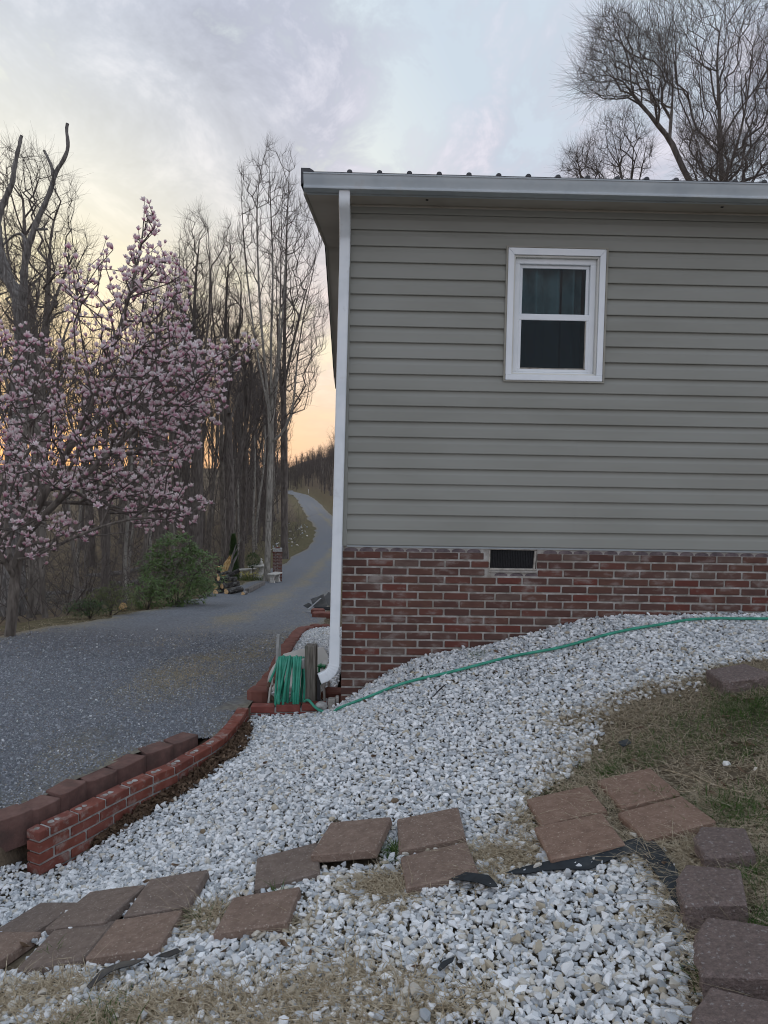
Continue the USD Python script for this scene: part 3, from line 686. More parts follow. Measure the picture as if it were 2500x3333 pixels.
# downspout: ribbed 2 x 3 pipe with crimped elbows
def pipe(pts, w=.083, d=.056, ribs=3, crimp=None, fwd=(0, -1, 0)):
    """rectangular rounded section swept along pts"""
    p = np.asarray(pts, float); n = 40; a = (np.arange(n) + .5) / n * 2 * np.pi
    ca, sa = np.cos(a), np.sin(a); e = .28
    sx = np.sign(ca) * np.abs(ca) ** e * w / 2; sy_ = np.sign(sa) * np.abs(sa) ** e * d / 2
    rib = np.where(np.abs(sa) > .75, .0028 * np.cos(sx / w * 2 * np.pi * 3.5), 0.0); sy_ = sy_ - np.sign(sa) * np.abs(rib)
    t = np.gradient(p, axis=0); t /= np.linalg.norm(t, axis=1, keepdims=True)
    X_ = np.array([1.0, 0, 0]); V = []
    for k_, (q, tt) in enumerate(zip(p, t)):
        b = np.cross(tt, X_); b /= np.linalg.norm(b); x_ = np.cross(b, tt); s_ = 1.0 if crimp is None else crimp[k_]
        V.append(q + s_ * (sx[:, None] * x_ + sy_[:, None] * b))
    V = np.array(V).reshape(-1, 3); i, j = np.meshgrid(np.arange(len(p) - 1), np.arange(n), indexing='ij'); j2 = (j + 1) % n
    return V, np.stack([i * n + j, i * n + j2, (i + 1) * n + j2, (i + 1) * n + j], -1).reshape(-1, 4)


DY = -.052
top_e = [(-.012, EAVE_Y - .052, 4.108), (-.012, EAVE_Y - .050, 4.06)] + [(-.012, EAVE_Y - .05 + .04 * (1 - math.cos(t)), 4.06 - .06 * math.sin(t)) for t in np.linspace(.15, 1.2, 7)] + \
        [(-.012, -.155, 3.925), (-.012, -.10, 3.865), (-.0125, -.064, 3.82), (-.013, -.054, 3.77), (-.013, DY, 3.70), (-.014, DY, 3.60)]
top_e = np.array(top_e)
dsp = put('downspout', pipe([(-.014 - .040 * (3.66 - z) / 3.04, DY, z) for z in np.linspace(3.66, .37, 14)]), 'downspout_white', house, smooth=50)
te = spline(top_e, 44); cr = np.array([1 + (.018 if k % 2 else -.018) * (8 <= k <= 26) for k in range(44)])
put('upper_elbow', pipe(te, .086, .058, crimp=cr), 'downspout_white', dsp, smooth=50)
pe = []
for t in np.linspace(0, 1.25, 26): pe.append((-.054 - .115 * (1 - math.cos(t)), DY - .03 * (1 - math.cos(t)), .385 - .125 * math.sin(t)))
l_ = np.array(pe[-1]); dr = l_ - np.array(pe[-2]); dr /= np.linalg.norm(dr)
pe += [tuple(l_ + dr * s_) for s_ in (.02, .045)]
pe = np.array([(-.054, DY, .43), (-.054, DY, .40)] + pe)


def pipe_side(p, w, d, crimp):
    n = 40; a = (np.arange(n) + .5) / n * 2 * np.pi; ca, sa = np.cos(a), np.sin(a)
    sx = np.sign(ca) * np.abs(ca) ** .28 * w / 2; sy_ = np.sign(sa) * np.abs(sa) ** .28 * d / 2
    t = np.gradient(p, axis=0); t /= np.linalg.norm(t, axis=1, keepdims=True); V = []
    for q, tt, s_ in zip(p, t, crimp):
        b = np.array([0, 1.0, 0]); b = b - tt * (b @ tt); b /= np.linalg.norm(b); x_ = np.cross(b, tt)
        V.append(q + s_ * (sx[:, None] * x_ + sy_[:, None] * b))
    V = np.array(V).reshape(-1, 3); i, j = np.meshgrid(np.arange(len(p) - 1), np.arange(n), indexing='ij'); j2 = (j + 1) % n
    return V, np.stack([i * n + j, i * n + j2, (i + 1) * n + j2, (i + 1) * n + j], -1).reshape(-1, 4)


cr = np.array([1 + (.07 if (k // 2) % 2 else 0) * (3 < k < 27) for k in range(len(pe))])
put('sleeve', pipe([(-.0525 - .0005 * k, DY, z) for k, z in enumerate(np.linspace(.60, .385, 5))], .0885, .0615), 'downspout_white', dsp, smooth=50)
put('lower_elbow', pipe_side(pe, .087, .060, cr), 'downspout_white', dsp, smooth=40)
# window: tan J-channel, white casing, frame, two sashes with their panes
win = put('window', MB().box((WX0, -.028, WZ1 - .012), (WX1, .0, WZ1), .002).box((WX0, -.028, WZ0), (WX1, .0, WZ0 + .012), .002).box((WX0, -.028, WZ0 + .012), (WX0 + .016, .0, WZ1 - .012), .002).box((WX1 - .016, -.028, WZ0 + .012), (WX1, .0, WZ1 - .012), .002).geo(), 'trim_tan', house)
cx0, cx1, cz0, cz1 = WX0 + .018, WX1 - .018, WZ0 + .014, WZ1 - .014
ox0, ox1, oz0, oz1 = 1.356, 2.056, 2.776, 3.736


def board(poly, y0, y1, b=.0):
    """board in the plane of the wall from an x,z outline"""
    t = trimesh.creation.extrude_polygon(Polygon(poly), y1 - y0, engine='earcut'); v = np.array(t.vertices)
    return np.c_[v[:, 0], y1 - v[:, 2], v[:, 1]], t.faces


e_ = .0012
put('casing', board([(cx0 + e_, cz1), (cx1 - e_, cz1), (ox1 - e_, oz1), (ox0 + e_, oz1)], -.024, .02), 'vinyl_white', win)
put('casing', board([(cx0, cz1 - e_), (ox0, oz1 - e_), (ox0, oz0), (cx0, oz0)], -.0235, .02), 'vinyl_white', win)
put('casing', board([(cx1, cz1 - e_), (ox1, oz1 - e_), (ox1, oz0), (cx1, oz0)], -.0235, .02), 'vinyl_white', win)
put('sill', MB().box((cx0, -.030, cz0), (cx1, .06, oz0 - .0015), .004).geo(), 'vinyl_white', win)


def ring(x0, x1, z0, z1, w, y0, y1, b=.003, wb_=None, wt=None):
    wb_, wt = wb_ or w, wt or w
    m_ = MB(); m_.box((x0, y0, z1 - wt), (x1, y1, z1), b); m_.box((x0, y0, z0), (x1, y1, z0 + wb_), b)
    m_.box((x0, y0 + .0006, z0 + wb_), (x0 + w, y1, z1 - wt), b); m_.box((x1 - w, y0 + .0006, z0 + wb_), (x1, y1, z1 - wt), b); return m_


put('jamb_liner', ring(ox0 + .001, ox1 - .001, oz0, oz1 - .001, .014, -.006, .10, .002).geo(), 'vinyl_shade', win)
put('window_frame', ring(1.371, 2.041, 2.790, 3.721, .046, .028, .085, .004, .012, .044).geo(), 'vinyl_white', win)
us = put('upper_sash', ring(1.418, 1.994, 3.225, 3.676, .026, .058, .085, .004, .055).geo(), 'vinyl_white', win)
ls = put('lower_sash', ring(1.412, 2.000, 2.803, 3.276, .027, .034, .058, .004, .026, .050).geo(), 'vinyl_white', win)
put('pane', board([(1.440, 3.27), (1.975, 3.27), (1.975, 3.655), (1.440, 3.655)], .068, .071), 'pane_glass', us)
put('insect_screen', board([(1.4355, 2.8385), (1.9635, 2.8385), (1.9635, 3.2245), (1.4355, 3.2245)], .0375, .0385), 'screen_mesh', ls)
put('pane', board([(1.435, 2.825), (1.977, 2.825), (1.977, 3.23), (1.435, 3.23)], .044, .047), 'pane_glass', ls)
bars = MB().box((1.4345, .036, 2.8285), (1.9775, .043, 2.838)).box((1.964, .036, 2.838), (1.973, .043, 3.225))
put('screen_edge', bars.geo(), 'old_frame', ls)
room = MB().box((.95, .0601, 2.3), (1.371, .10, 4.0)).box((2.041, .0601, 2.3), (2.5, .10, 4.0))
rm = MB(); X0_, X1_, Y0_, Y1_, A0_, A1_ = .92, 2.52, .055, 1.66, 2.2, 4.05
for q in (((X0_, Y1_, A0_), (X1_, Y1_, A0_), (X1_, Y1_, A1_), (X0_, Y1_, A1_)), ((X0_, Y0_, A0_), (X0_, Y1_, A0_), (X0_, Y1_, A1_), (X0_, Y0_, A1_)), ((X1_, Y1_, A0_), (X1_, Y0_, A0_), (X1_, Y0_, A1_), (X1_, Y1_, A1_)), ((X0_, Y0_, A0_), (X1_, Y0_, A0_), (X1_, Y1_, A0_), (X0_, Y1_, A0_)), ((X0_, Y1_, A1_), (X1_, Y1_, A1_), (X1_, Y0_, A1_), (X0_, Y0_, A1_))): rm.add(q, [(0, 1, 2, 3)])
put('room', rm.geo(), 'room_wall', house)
# curtain behind the glass
xs = np.linspace(1.36, 2.06, 90); zs = np.linspace(2.60, 3.74, 12)
XX_, ZZ_ = np.meshgrid(xs, zs)
fold = .045 * np.sin((XX_ - 1.36) * 46 + .9 * np.sin(XX_ * 13)) + .010 * np.sin(XX_ * 97 + ZZ_) + .014 * np.sin(XX_ * 19)
cu = thing('curtain', 'pale grey curtain hanging in folds behind the white window', 'curtain', (0, 0, 0))
for a, b in ((0, 55), (58, 78)):
    put('curtain_panel', MB().sheet(XX_[:, a:b], .175 + fold[:, a:b] + (.02 if a else 0), ZZ_[:, a:b]).geo(), 'drape', cu, smooth=True)
put('curtain_rod', MB().tube([(1.33, .15, 3.72), (2.08, .15, 3.72)], .008).geo(), 'dark_trim', cu)

# ------------------------------------------------------------------ garden wall: brick on three to four courses with old mortar, and the low row to the house corner
gwall = thing('garden_wall', 'low curved red brick wall between gravel drive and white stones, running to the house corner', 'garden wall')
path = gw_top[:, :2].copy(); T_W = .098
pl = LineString(path); LEN = pl.length
tz = lambda s_: WALL_TOP_NEAR + (WALL_TOP_FAR - WALL_TOP_NEAR) * s_ / LEN


def along(s_):
    s_ = min(max(s_, 0), LEN - 1e-4); a = np.array(pl.interpolate(s_).coords[0]); d = np.array(pl.interpolate(min(s_ + .02, LEN)).coords[0]) - np.array(pl.interpolate(max(s_ - .02, 0)).coords[0])
    d /= np.linalg.norm(d); return a, d


def wall_brick(s0, s1, ztop, h, inset=0.0, b=.004):
    """a brick of the curved wall: inner face on the path, body to the left of it"""
    pa, da = along(s0); pb, db = along(s1)
    na, nb = np.array([-da[1], da[0]]), np.array([-db[1], db[0]])
    q = [pa + na * inset, pb + nb * inset, pb + nb * (T_W - inset), pa + na * (T_W - inset)]
    za, zb = ztop(s0), ztop(s1)
    v = []
    for (dx, lv) in ((0, 1), (b, 0)):
        pass
    top = [(*q[0], za), (*q[1], zb), (*q[2], zb), (*q[3], za)]
    c = np.mean(q, 0); shr = lambda p: np.asarray(p) + (c - np.asarray(p)) / np.linalg.norm(c - np.asarray(p)) * b * 1.3
    V = [(*shr(p[:2]), p[2]) for p in top] + [(p[0], p[1], p[2] - b) for p in top] + [(p[0], p[1], p[2] - h + b * .5) for p in top] + [(*shr(p[:2]), p[2] - h) for p in top]
    F = [(0, 1, 2, 3)]
    for L_ in (0, 4, 8):
        for k_ in range(4): F.append((L_ + k_, L_ + 4 + k_, L_ + 4 + (k_ + 1) % 4, L_ + (k_ + 1) % 4))
    F.append((15, 14, 13, 12)); return np.array(V), F


core = MB()
for s_ in np.arange(0.012, LEN - .05, .1):
    V, F = wall_brick(s_, min(s_ + .1, LEN - .03), lambda t: tz(t) - .006, .55, .009, .001); core.add(V, F)
joints = [pl.project(Point(*p)) for p in gw_top[:, :2]]
put('mortar', core.geo(), 'mortar_grey', gwall)
gc = .0655
for c_ in range(7):
    s_ = 0.0; k = 0; r_ = random.Random(40 + c_)
    while s_ < LEN - .02:
        L_ = (.095 if c_ % 2 == 0 else .196) if k == 0 else .197
        if c_ == 0:
            s_, e2 = joints[k] if k else 0.0, joints[k + 1] - .014 if k + 1 < len(joints) else LEN
            nxt = joints[k + 1] if k + 1 < len(joints) else LEN
        else: e2 = min(s_ + L_, LEN - .004); nxt = s_ + L_ + .0145
        zt = lambda t, c_=c_: tz(t) - c_ * gc + (0.0 if c_ else .001)
        P0, _ = along((s_ + e2) / 2)
        if zt(s_) > yard(P0[0] + .05, P0[1]) - .07 and e2 - s_ > .03:
            V, F = wall_brick(s_, e2, zt, .052, r_.uniform(0, .003))
            put('brick', MB().add(V, F).geo(), 'brick_garden' if r_.random() < .6 else 'brick_garden_1', gwall)
            if c_ == 0 and k < 9:     # mortar-filled core holes show as grey discs on the top course
                for t in ((.18, .40, .62, .84) if e2 - s_ > .12 else (.45,)):
                    a_, d_ = along(s_ + (e2 - s_) * t); n_ = np.array([-d_[1], d_[0]]); cc = a_ + n_ * T_W * .52
                    rr = .0155 + r_.uniform(-.003, .002); an = np.linspace(0, 2 * np.pi, 13)[:-1]; w_ = 1 + .12 * np.sin(an * 3 + k + t * 9)
                    put('mortar_plug', MB().prism(np.c_[cc[0] + rr * w_ * np.cos(an) * 1.15, cc[1] + rr * w_ * np.sin(an) * 1.1], zt(s_) - .004, zt(s_) + .0022).geo(), 'mortar_grey', gwall)
        s_ = nxt; k += 1
# low row of bricks lying along the corner of the house
row = MB().box((-.755, .012, -.30), (-.012, .088, -.032)); put('mortar', row.geo(), 'mortar_grey', gwall)
x = -.752; k = 0
for w_ in (.198, .199, .199, .085):
    z1 = -.018 + (x + .76) * .052
    for c_ in range(2):
        xa = x + (.0 if c_ == 0 else -.05); put('brick', MB().box((xa, .0, z1 - .056 - c_ * .066), (xa + w_, .098, z1 - c_ * .066), .004).geo(), 'brick_border', gwall)
    x += w_ + .015
sm = trimesh.creation.icosphere(2, 1.0); v = rocky(sm.vertices * [.055, .03, .04], 3, .02, 30)
put('mortar_lump', MB().add(v + [-.16, -.01, -.005], sm.faces).geo(), 'mortar_grey', gwall)
put('broken_block', MB().box((-.105, -.012, -.06), (-.045, .05, .055), .006).box((-.045, .005, -.05), (-.015, .06, .07), .008).geo(), 'mortar', gwall)

# ------------------------------------------------------------------ concrete blocks


def split_block(w, d, h, b=.006, facets=.30, seed=0, ch=.035):
    """tapered retaining-wall block with three-facet split front (facing -y), origin at base centre"""
    f = w * facets / 2
    poly = [(-w / 2, -d / 2 + ch), (-f, -d / 2), (f, -d / 2), (w / 2, -d / 2 + ch * .6), (w / 2 * .80, d / 2), (-w / 2 * .80, d / 2)]
    P = Polygon(poly)
    lo = np.array(P.buffer(-b, join_style=2).exterior.coords)[:-1]; hi = np.array(P.exterior.coords)[:-1]
    if not Polygon(hi).exterior.is_ccw: hi = hi[::-1]
    if not Polygon(lo).exterior.is_ccw: lo = lo[::-1]
    k0 = np.argmin(((lo - hi[0]) ** 2).sum(1)); lo = np.roll(lo, -k0, 0)
    n = len(hi); V = np.vstack([np.c_[hi, np.zeros(n)], np.c_[hi, np.full(n, h - b)], np.c_[lo, np.full(n, h)], [[0, 0, h]], [[0, 0, 0]]])
    F = []
    for i in range(n):
        j = (i + 1) % n
        F += [(i, j, n + j), (i, n + j, n + i), (n + i, n + j, 2 * n + j), (n + i, 2 * n + j, 2 * n + i), (2 * n + i, 2 * n + j, 3 * n), (j, i, 3 * n + 1)]
    return V, np.array(F)


def rough_block(w, d, h, seed, split=.006, round_=.02):
    """the same block worn and coarse: subdivided and displaced, the split front more than the rest"""
    V, F = split_block(w, d, h, .01, seed=seed)
    t = trimesh.Trimesh(V, F)
    for _ in range(3): t = t.subdivide()
    v = np.array(t.vertices); front = np.clip((-v[:, 1] - d / 2 + .06) / .06, 0, 1) * np.clip((h - v[:, 2]) / .02, .12, 1)
    n_ = meshkit.fbm(v * 42 + seed * 9.1, 3, seed) - .5; n2 = meshkit.fbm(v * 18 + seed * 3.1, 2, seed + 4) - .5
    out = v.copy(); out[:, 1] -= front * (n_ * .030 + n2 * .02); out[:, 0] += n2 * .006; out[:, 2] += np.where(v[:, 2] > h - .012, n_ * .004, 0)
    return out, t.faces


names7 = ['first red concrete block of the row along the drive, at the left picture edge', 'second block of the row along the drive, behind the near end of the brick wall',
          'third red concrete block from the near end of the row along the drive', 'fourth and middle red concrete block of the row along the drive',
          'fifth red concrete block of the row along the drive', 'sixth block of the row along the drive, last but one before it ends', 'last and farthest block of the row along the drive, where bare gravel begins']
e0_ = blk_top[0, :2] * 2 - blk_top[2, :2]
BLK = [blk_top[0, :2]] + [q for q in blk_top[2:, :2]]
for i, (a, b) in enumerate(zip(BLK[:-1], BLK[1:])):
    lab = names7[i]
    d = b - a; L_ = np.linalg.norm(d); ang = math.atan2(d[1], d[0]); mid_ = (a + b) / 2; n_ = np.array([-d[1], d[0]]) / L_
    w_ = min(max(L_ - .004, .17), .30); dd = .15
    c_ = mid_ + n_ * dd / 2; jz = random.Random(i).uniform(-.008, .008)
    t = thing('edging_block', lab, 'concrete block', (c_[0], c_[1], -.205 + jz), math.degrees(ang) + random.Random(i).uniform(-3, 3), 'concrete blocks edging the drive')
    V, F = split_block(w_, dd, .19, .0035, .62, ch=.022)
    put('body', (V, F), 'block_drive', t)

# right-hand edging: weathered split blocks in the grass, each traced on the ground it lies on


def block_at(px, ztop_off, h, lab, w, d, ang, mat_='block_rough', seed=1, group=None):
    p = hit(px, lambda x, y: yard(x, y) + ztop_off)
    t = UsdGeom.Xform.Define(stage, numbered('/World', 'edging_block')); gxs = (yard(p[0] + .1, p[1]) - yard(p[0] - .1, p[1])) / .2 * .8; gys = (yard(p[0], p[1] + .1) - yard(p[0], p[1] - .1)) / .2 * .8
    nz_ = np.array([-float(gxs), -float(gys), 1.0]); nz_ /= np.linalg.norm(nz_); ca_ = np.array([math.cos(math.radians(ang)), math.sin(math.radians(ang)), 0]); ca_ -= nz_ * (ca_ @ nz_); ca_ /= np.linalg.norm(ca_); cb_ = np.cross(nz_, ca_); o_ = p - nz_ * h
    t.AddTransformOp().Set(Gf.Matrix4d(*ca_, 0, *cb_, 0, *nz_, 0, *o_, 1)); tag(t, lab, 'concrete block', group); t = t.GetPrim()
    put('body', rough_block(w, d, h, seed), mat_, t, smooth=28)
    return t


RG = 'weathered blocks edging the grass'
block_at((2350, 2735), .065, .13, 'weathered dark block touching the last paver, uppermost in the right-hand row', .26, .20, -108, seed=1, group=RG)
block_at((2308, 2876), .10, .16, 'weathered dark block beside the black fabric corner, second in the right-hand row', .275, .215, -112, seed=2, group=RG)
block_at((2408, 3080), .11, .17, 'large weathered block with red split front at the right edge, third in the row', .30, .25, -115, seed=3, group=RG)
block_at((2425, 3350), .115, .18, 'weathered block cut off by the bottom right picture corner', .30, .25, -118, seed=4, group=RG)
block_at((2402, 2188), .075, .13, 'single dark red block lying between white stones and lawn near the house', .34, .26, 8, seed=6)

# ------------------------------------------------------------------ stepping pavers
S_A, S_C = .4219, .3918
pav_px = [
    ([(-300, 1040), (330, 1050), (150, 1290), (-480, 1290)], (0, 2600, S_A), 'paver', 'brown paver cut off by the left picture edge, lower row', .0),
    ([(190, 838), (535, 830), (362, 1020), (-12, 1002)], (0, 2600, S_A), 'paver_dark', 'dark brown paver at the left picture edge, upper row, half under stones', -.004),
    ([(365, 1030), (885, 950), (650, 1212), (165, 1300)], (0, 2600, S_A), 'paver_dark', 'brown paver in the lower row at left, pressed against its right neighbour', .0),
    ([(610, 720), (1080, 660), (895, 935), (395, 1000)], (0, 2600, S_A), 'paver_dark', 'brown paver nearest the end of the brick wall', .012),
    ([(890, 945), (1430, 850), (1200, 1145), (650, 1212)], (0, 2600, S_A), 'paver', 'warm brown paver in front of the chipped one, with a long exposed lower edge', .012),
    ([(1155, 615), (1620, 530), (1430, 830), (945, 905)], (0, 2600, S_A), 'paver_dark', 'brown paver with a small chip on its upper corner', .02),
    ([(375, 1000), (888, 918), (795, 1175), (212, 1270)], (600, 2500, S_A), 'paver', 'single warm brown paver with a mossy lower edge, below the two overlapping pavers', .012),
    ([(590, 680), (1052, 565), (1020, 800), (500, 945)], (600, 2500, S_A), 'paver_dark', 'grey brown paver lying partly under its right neighbour', .0),
    ([(1088, 400), (1555, 362), (1530, 640), (1003, 690)], (600, 2500, S_A), 'paver', 'raised brown paver resting on the edge of its left neighbour', .035),
    ([(235, 540), (742, 452), (805, 690), (245, 820)], (1200, 2450, S_C), 'paver', 'brown paver with a white stone on its upper edge', .010),
    ([(268, 850), (832, 742), (888, 975), (300, 1135)], (1200, 2450, S_C), 'paver', 'brown paver beside the bare yellow soil patch', .006),
    ([(45, 420), (468, 320), (542, 485), (100, 582)], (1700, 2400, .4822), 'paver_red', 'reddish paver with dry grass over its far corner, upper left of the four', .0),
    ([(475, 290), (850, 205), (1060, 375), (720, 465)], (1700, 2400, .4822), 'paver_red', 'reddish paver farthest up the slope, bordering the lawn', .0),
    ([(90, 600), (545, 505), (690, 715), (172, 822)], (1700, 2400, .4822), 'paver_red', 'reddish paver whose lower edge meets the black fabric', .012),
    ([(670, 505), (1108, 405), (1275, 545), (800, 692)], (1700, 2400, .4822), 'paver_red', 'reddish paver touching the weathered block, lower right of the four', .004),
]
pav_poly = []
TH = .046
for k, (pp, (ox, oy, s_), mat_, lab, up) in enumerate(pav_px):
    pp = np.array([(ox + a * s_, oy + b * s_) for a, b in pp])
    P = np.array([hit(p, lambda x, y: yard(x, y) + .036 + up) for p in pp])
    c = P.mean(0)
    # a true 12-inch square fitted to the four corners, tilted with the ground
    ex = (P[1] - P[0]) + (P[2] - P[3]); ey = (P[0] - P[3]) + (P[1] - P[2])
    ex /= np.linalg.norm(ex); ey -= ex * (ey @ ex); ey /= np.linalg.norm(ey); ez = np.cross(ex, ey)
    ax = np.linalg.norm(P[1] - P[0]) / 2 + np.linalg.norm(P[2] - P[3]) / 2; ay = np.linalg.norm(P[0] - P[3]) / 2 + np.linalg.norm(P[1] - P[2]) / 2
    ax, ay = (np.clip(q, .285, .325) for q in (ax, ay))
    sk = np.clip(((P[1] - P[0] + P[2] - P[3]) @ ey), -.1, .1) * 0
    t = UsdGeom.Xform.Define(stage, numbered('/World', 'paver'))
    t.AddTransformOp().Set(Gf.Matrix4d(*ex, 0, *ey, 0, *ez, 0, *c, 1)); tag(t, lab, 'paver', 'stepping pavers')
    tt = trimesh.Trimesh(*[np.array(q) for q in cbox((ax, ay, TH), .006)])
    for _ in range(3): tt = tt.subdivide()
    v = np.array(tt.vertices); n_ = meshkit.fbm(v * 26 + k * 7.7, 3, k) - .5
    eg = np.clip((np.maximum(np.abs(v[:, 0]) - ax / 2 + .02, np.abs(v[:, 1]) - ay / 2 + .02)) / .02, 0, 1)
    v -= np.sign(v) * eg[:, None] * np.abs(n_)[:, None] * .008; v[:, 2] -= TH / 2
    put('slab', (v, tt.faces), mat_, t.GetPrim(), smooth=30)
    pav_poly.append((Polygon(P[:, :2]).buffer(-.012), c, ez))

# ------------------------------------------------------------------ loose stones
STONE_SRC = {}


def stone_shape(seed, flat=.7):
    r = np.random.default_rng(seed); p = r.normal(size=(15, 3)); p /= np.linalg.norm(p, axis=1, keepdims=True); p *= r.uniform(.72, 1.0, (15, 1)) * [1.0, r.uniform(.66, .9), r.uniform(flat - .15, flat + .1)]
    h = trimesh.convex.convex_hull(p); return np.array(h.vertices), np.array(h.faces)


def scatter(name, pts, size, quats, proto, shapes, mats):
    """one point instancer of loose stones"""
    path_ = numbered('/World', name); pi = UsdGeom.PointInstancer.Define(stage, path_); UsdGeom.Scope.Define(stage, path_ + '/kinds'); rel = pi.CreatePrototypesRel(); k = 0
    for m_ in mats:
        for sh in shapes:
            q = usdkit.mesh(stage, f'{path_}/kinds/stone_{k:03d}', sh, '/World/Looks/' + m_); rel.AddTarget(q.GetPath()); k += 1
    pi.CreateProtoIndicesAttr(Vt.IntArray.FromNumpy(np.asarray(proto, np.int32)))
    pi.CreatePositionsAttr(Vt.Vec3fArray.FromNumpy(np.asarray(pts, np.float32)))
    s_ = np.asarray(size, np.float32); s_ = np.stack([s_] * 3, 1) if s_.ndim == 1 else s_
    pi.CreateScalesAttr(Vt.Vec3fArray.FromNumpy(s_))
    pi.CreateOrientationsAttr(Vt.QuathArray([Gf.Quath(float(a), float(b), float(c), float(d)) for a, b, c, d in quats]))
    return tag(pi, kind='stuff')


def rand_quats(n, tilt=.6):
    """any turn about the vertical, some tilt"""
    a = rng.uniform(0, 2 * np.pi, n); t = rng.normal(0, tilt, n); b = rng.uniform(0, 2 * np.pi, n)
    qz = np.stack([np.cos(a / 2), 0 * a, 0 * a, np.sin(a / 2)], 1); qt = np.stack([np.cos(t / 2), np.sin(t / 2) * np.cos(b), np.sin(t / 2) * np.sin(b), 0 * a], 1)
    w1, x1, y1, z1 = qt.T; w2, x2, y2, z2 = qz.T
    return np.stack([w1 * w2 - x1 * x2 - y1 * y2 - z1 * z2, w1 * x2 + x1 * w2 + y1 * z2 - z1 * y2, w1 * y2 - x1 * z2 + y1 * w2 + z1 * x2, w1 * z2 + x1 * y2 - y1 * x2 + z1 * w2], 1)


def inside(poly, xy): return shapely.contains_xy(poly, xy[:, 0], xy[:, 1])


# where the lawn and its dry grass lie (outline taken on the ground)
lawn_px = [(2500, 2146), (2306, 2180), (2264, 2236), (2095, 2274), (1969, 2340), (1930, 2440), (1870, 2520), (1810, 2560), (1722, 2595)]
lawn_edge = yhit(*lawn_px)[:, :2]
pv = {i: pav_px[i] for i in range(15)}
tail = yhit((1745, 2700), (1775, 2800), (2105, 2742), (2200, 2860), (2215, 2920), (2260, 3040), (2285, 3160), (2300, 3332))[:, :2]
lawn = Polygon(np.vstack([lawn_edge, tail, [(2.2, -5.2), (9, -5.2), (9, lawn_edge[0, 1])]])).buffer(0)
soil_spots = []          # bare or grassy places among the stones: centre, radii, strength
for px_, rx, ry, st in [((1255, 2885), .13, .085, 1.0), ((1560, 2790), .14, .07, .8), ((430, 3290), .30, .07, .5), ((980, 3260), .36, .09, .42), ((1200, 3330), .4, .06, .4), ((70, 3250), .22, .08, .7), ((700, 3010), .10, .05, .55), ((1700, 2800), .08, .07, .8),
                        ((660, 2985), .12, .05, .6), ((1950, 2330), .25, .10, .55), ((2150, 2240), .3, .06, .5), ((960, 3010), .15, .05, .35), ((300, 3345), .5, .06, .6)]:
    c = hit(px_, yard); soil_spots.append((c[0], c[1], rx, ry, st))
leaf_line = gw_top[2:10]


def keep_stone(P):
    n = meshkit.fbm(np.c_[P[:, 0] * 9, P[:, 1] * 9, np.zeros(len(P))], 3, 31)
    q = np.ones(len(P))
    d = shapely.distance(shapely.points(P[:, :2]), lawn.boundary); ins = inside(lawn, P[:, :2])
    q = np.where(ins, np.clip(.55 - d / .16, 0, 1) * .5, np.clip(.45 + d / .16, 0, 1))
    for x0_, y0_, rx, ry, st in soil_spots:
        r2 = ((P[:, 0] - x0_) / rx) ** 2 + ((P[:, 1] - y0_) / ry) ** 2
        q *= 1 - st * np.clip(1.6 - r2, 0, 1)
    # strip of dead leaves against the garden wall
    t = np.interp(P[:, 1], GWY, GWX); dl = P[:, 0] - t
    strip_ = (P[:, 1] > -1.75) & (P[:, 1] < -.30); wid = np.interp(P[:, 1], [-1.75, -1.35, -.8, -.3], [.04, .17, .16, .03])
    q = np.where(strip_ & (dl < wid), .06, q)
    keep = (rng.random(len(P)) < q) & ((q > .95) | (n + q * .6 > .62))
    for poly, c, ez in pav_poly: keep &= ~inside(poly, P[:, :2])
    return keep


def stones_on(xy, zfun, layers=((-.12, .7), (.0, 1.0), (.5, .42)), size=(.0140, .36), lo=.006, hi=.027):
    out = []
    for lift, frac in layers:
        q = xy[rng.random(len(xy)) < frac]; r = np.clip(rng.lognormal(np.log(size[0]), size[1], len(q)), lo, hi)
        out.append(np.c_[q + rng.normal(0, .004, q.shape), zfun(q[:, 0], q[:, 1]) + r * (.25 + lift), r])
    return np.vstack(out)


def grid_xy(x0, x1, y0, y1, pitch):
    gx_, gy_ = np.meshgrid(np.arange(x0, x1, pitch), np.arange(y0, y1, pitch)); p = np.c_[gx_.ravel(), gy_.ravel()]; return p + rng.uniform(-.55, .55, p.shape) * pitch


xy = grid_xy(-3.4, 4.6, -4.75, -.012, .0202)
ey_ = edge_x(xy[:, 1]) + .06
gin = np.interp(xy[:, 1], GWY, GWX); body = (xy[:, 1] > GWY[0] - .012) & (xy[:, 0] > gin - .112) & (xy[:, 0] < gin + .012)
ok = ~body & (xy[:, 0] > ey_ + np.where(xy[:, 1] < GWY[0] + .24, -.06, .015)) & ~((xy[:, 0] < -.02) & (xy[:, 1] > -.02))
xy = xy[ok]
# only what the camera's surroundings can show
rel = np.c_[xy, yard(xy[:, 0], xy[:, 1])] - CAM; zc = rel @ FWD; u = 1250 + FPX * (rel @ RGT) / zc; v_ = 1666.5 - FPX * (rel @ UPV) / zc
xy = xy[(zc > .5) & (u > -260) & (u < 2760) & (v_ < 3650)]
S = stones_on(xy, yard)
S = S[keep_stone(S)]
gq_ = grid_xy(-2.3, -.95, -1.80, -.6, .0215); gl = np.interp(gq_[:, 1], by_, bx_); gr_ = np.where(gq_[:, 1] > GWY[0], np.interp(gq_[:, 1], GWY, GWX) - .10, -9); gq_ = gq_[(gq_[:, 0] > gl + .005) & (gq_[:, 0] < gr_)]
S = np.vstack([S, stones_on(gq_, lambda x, y: np.full(len(x), -.165))])
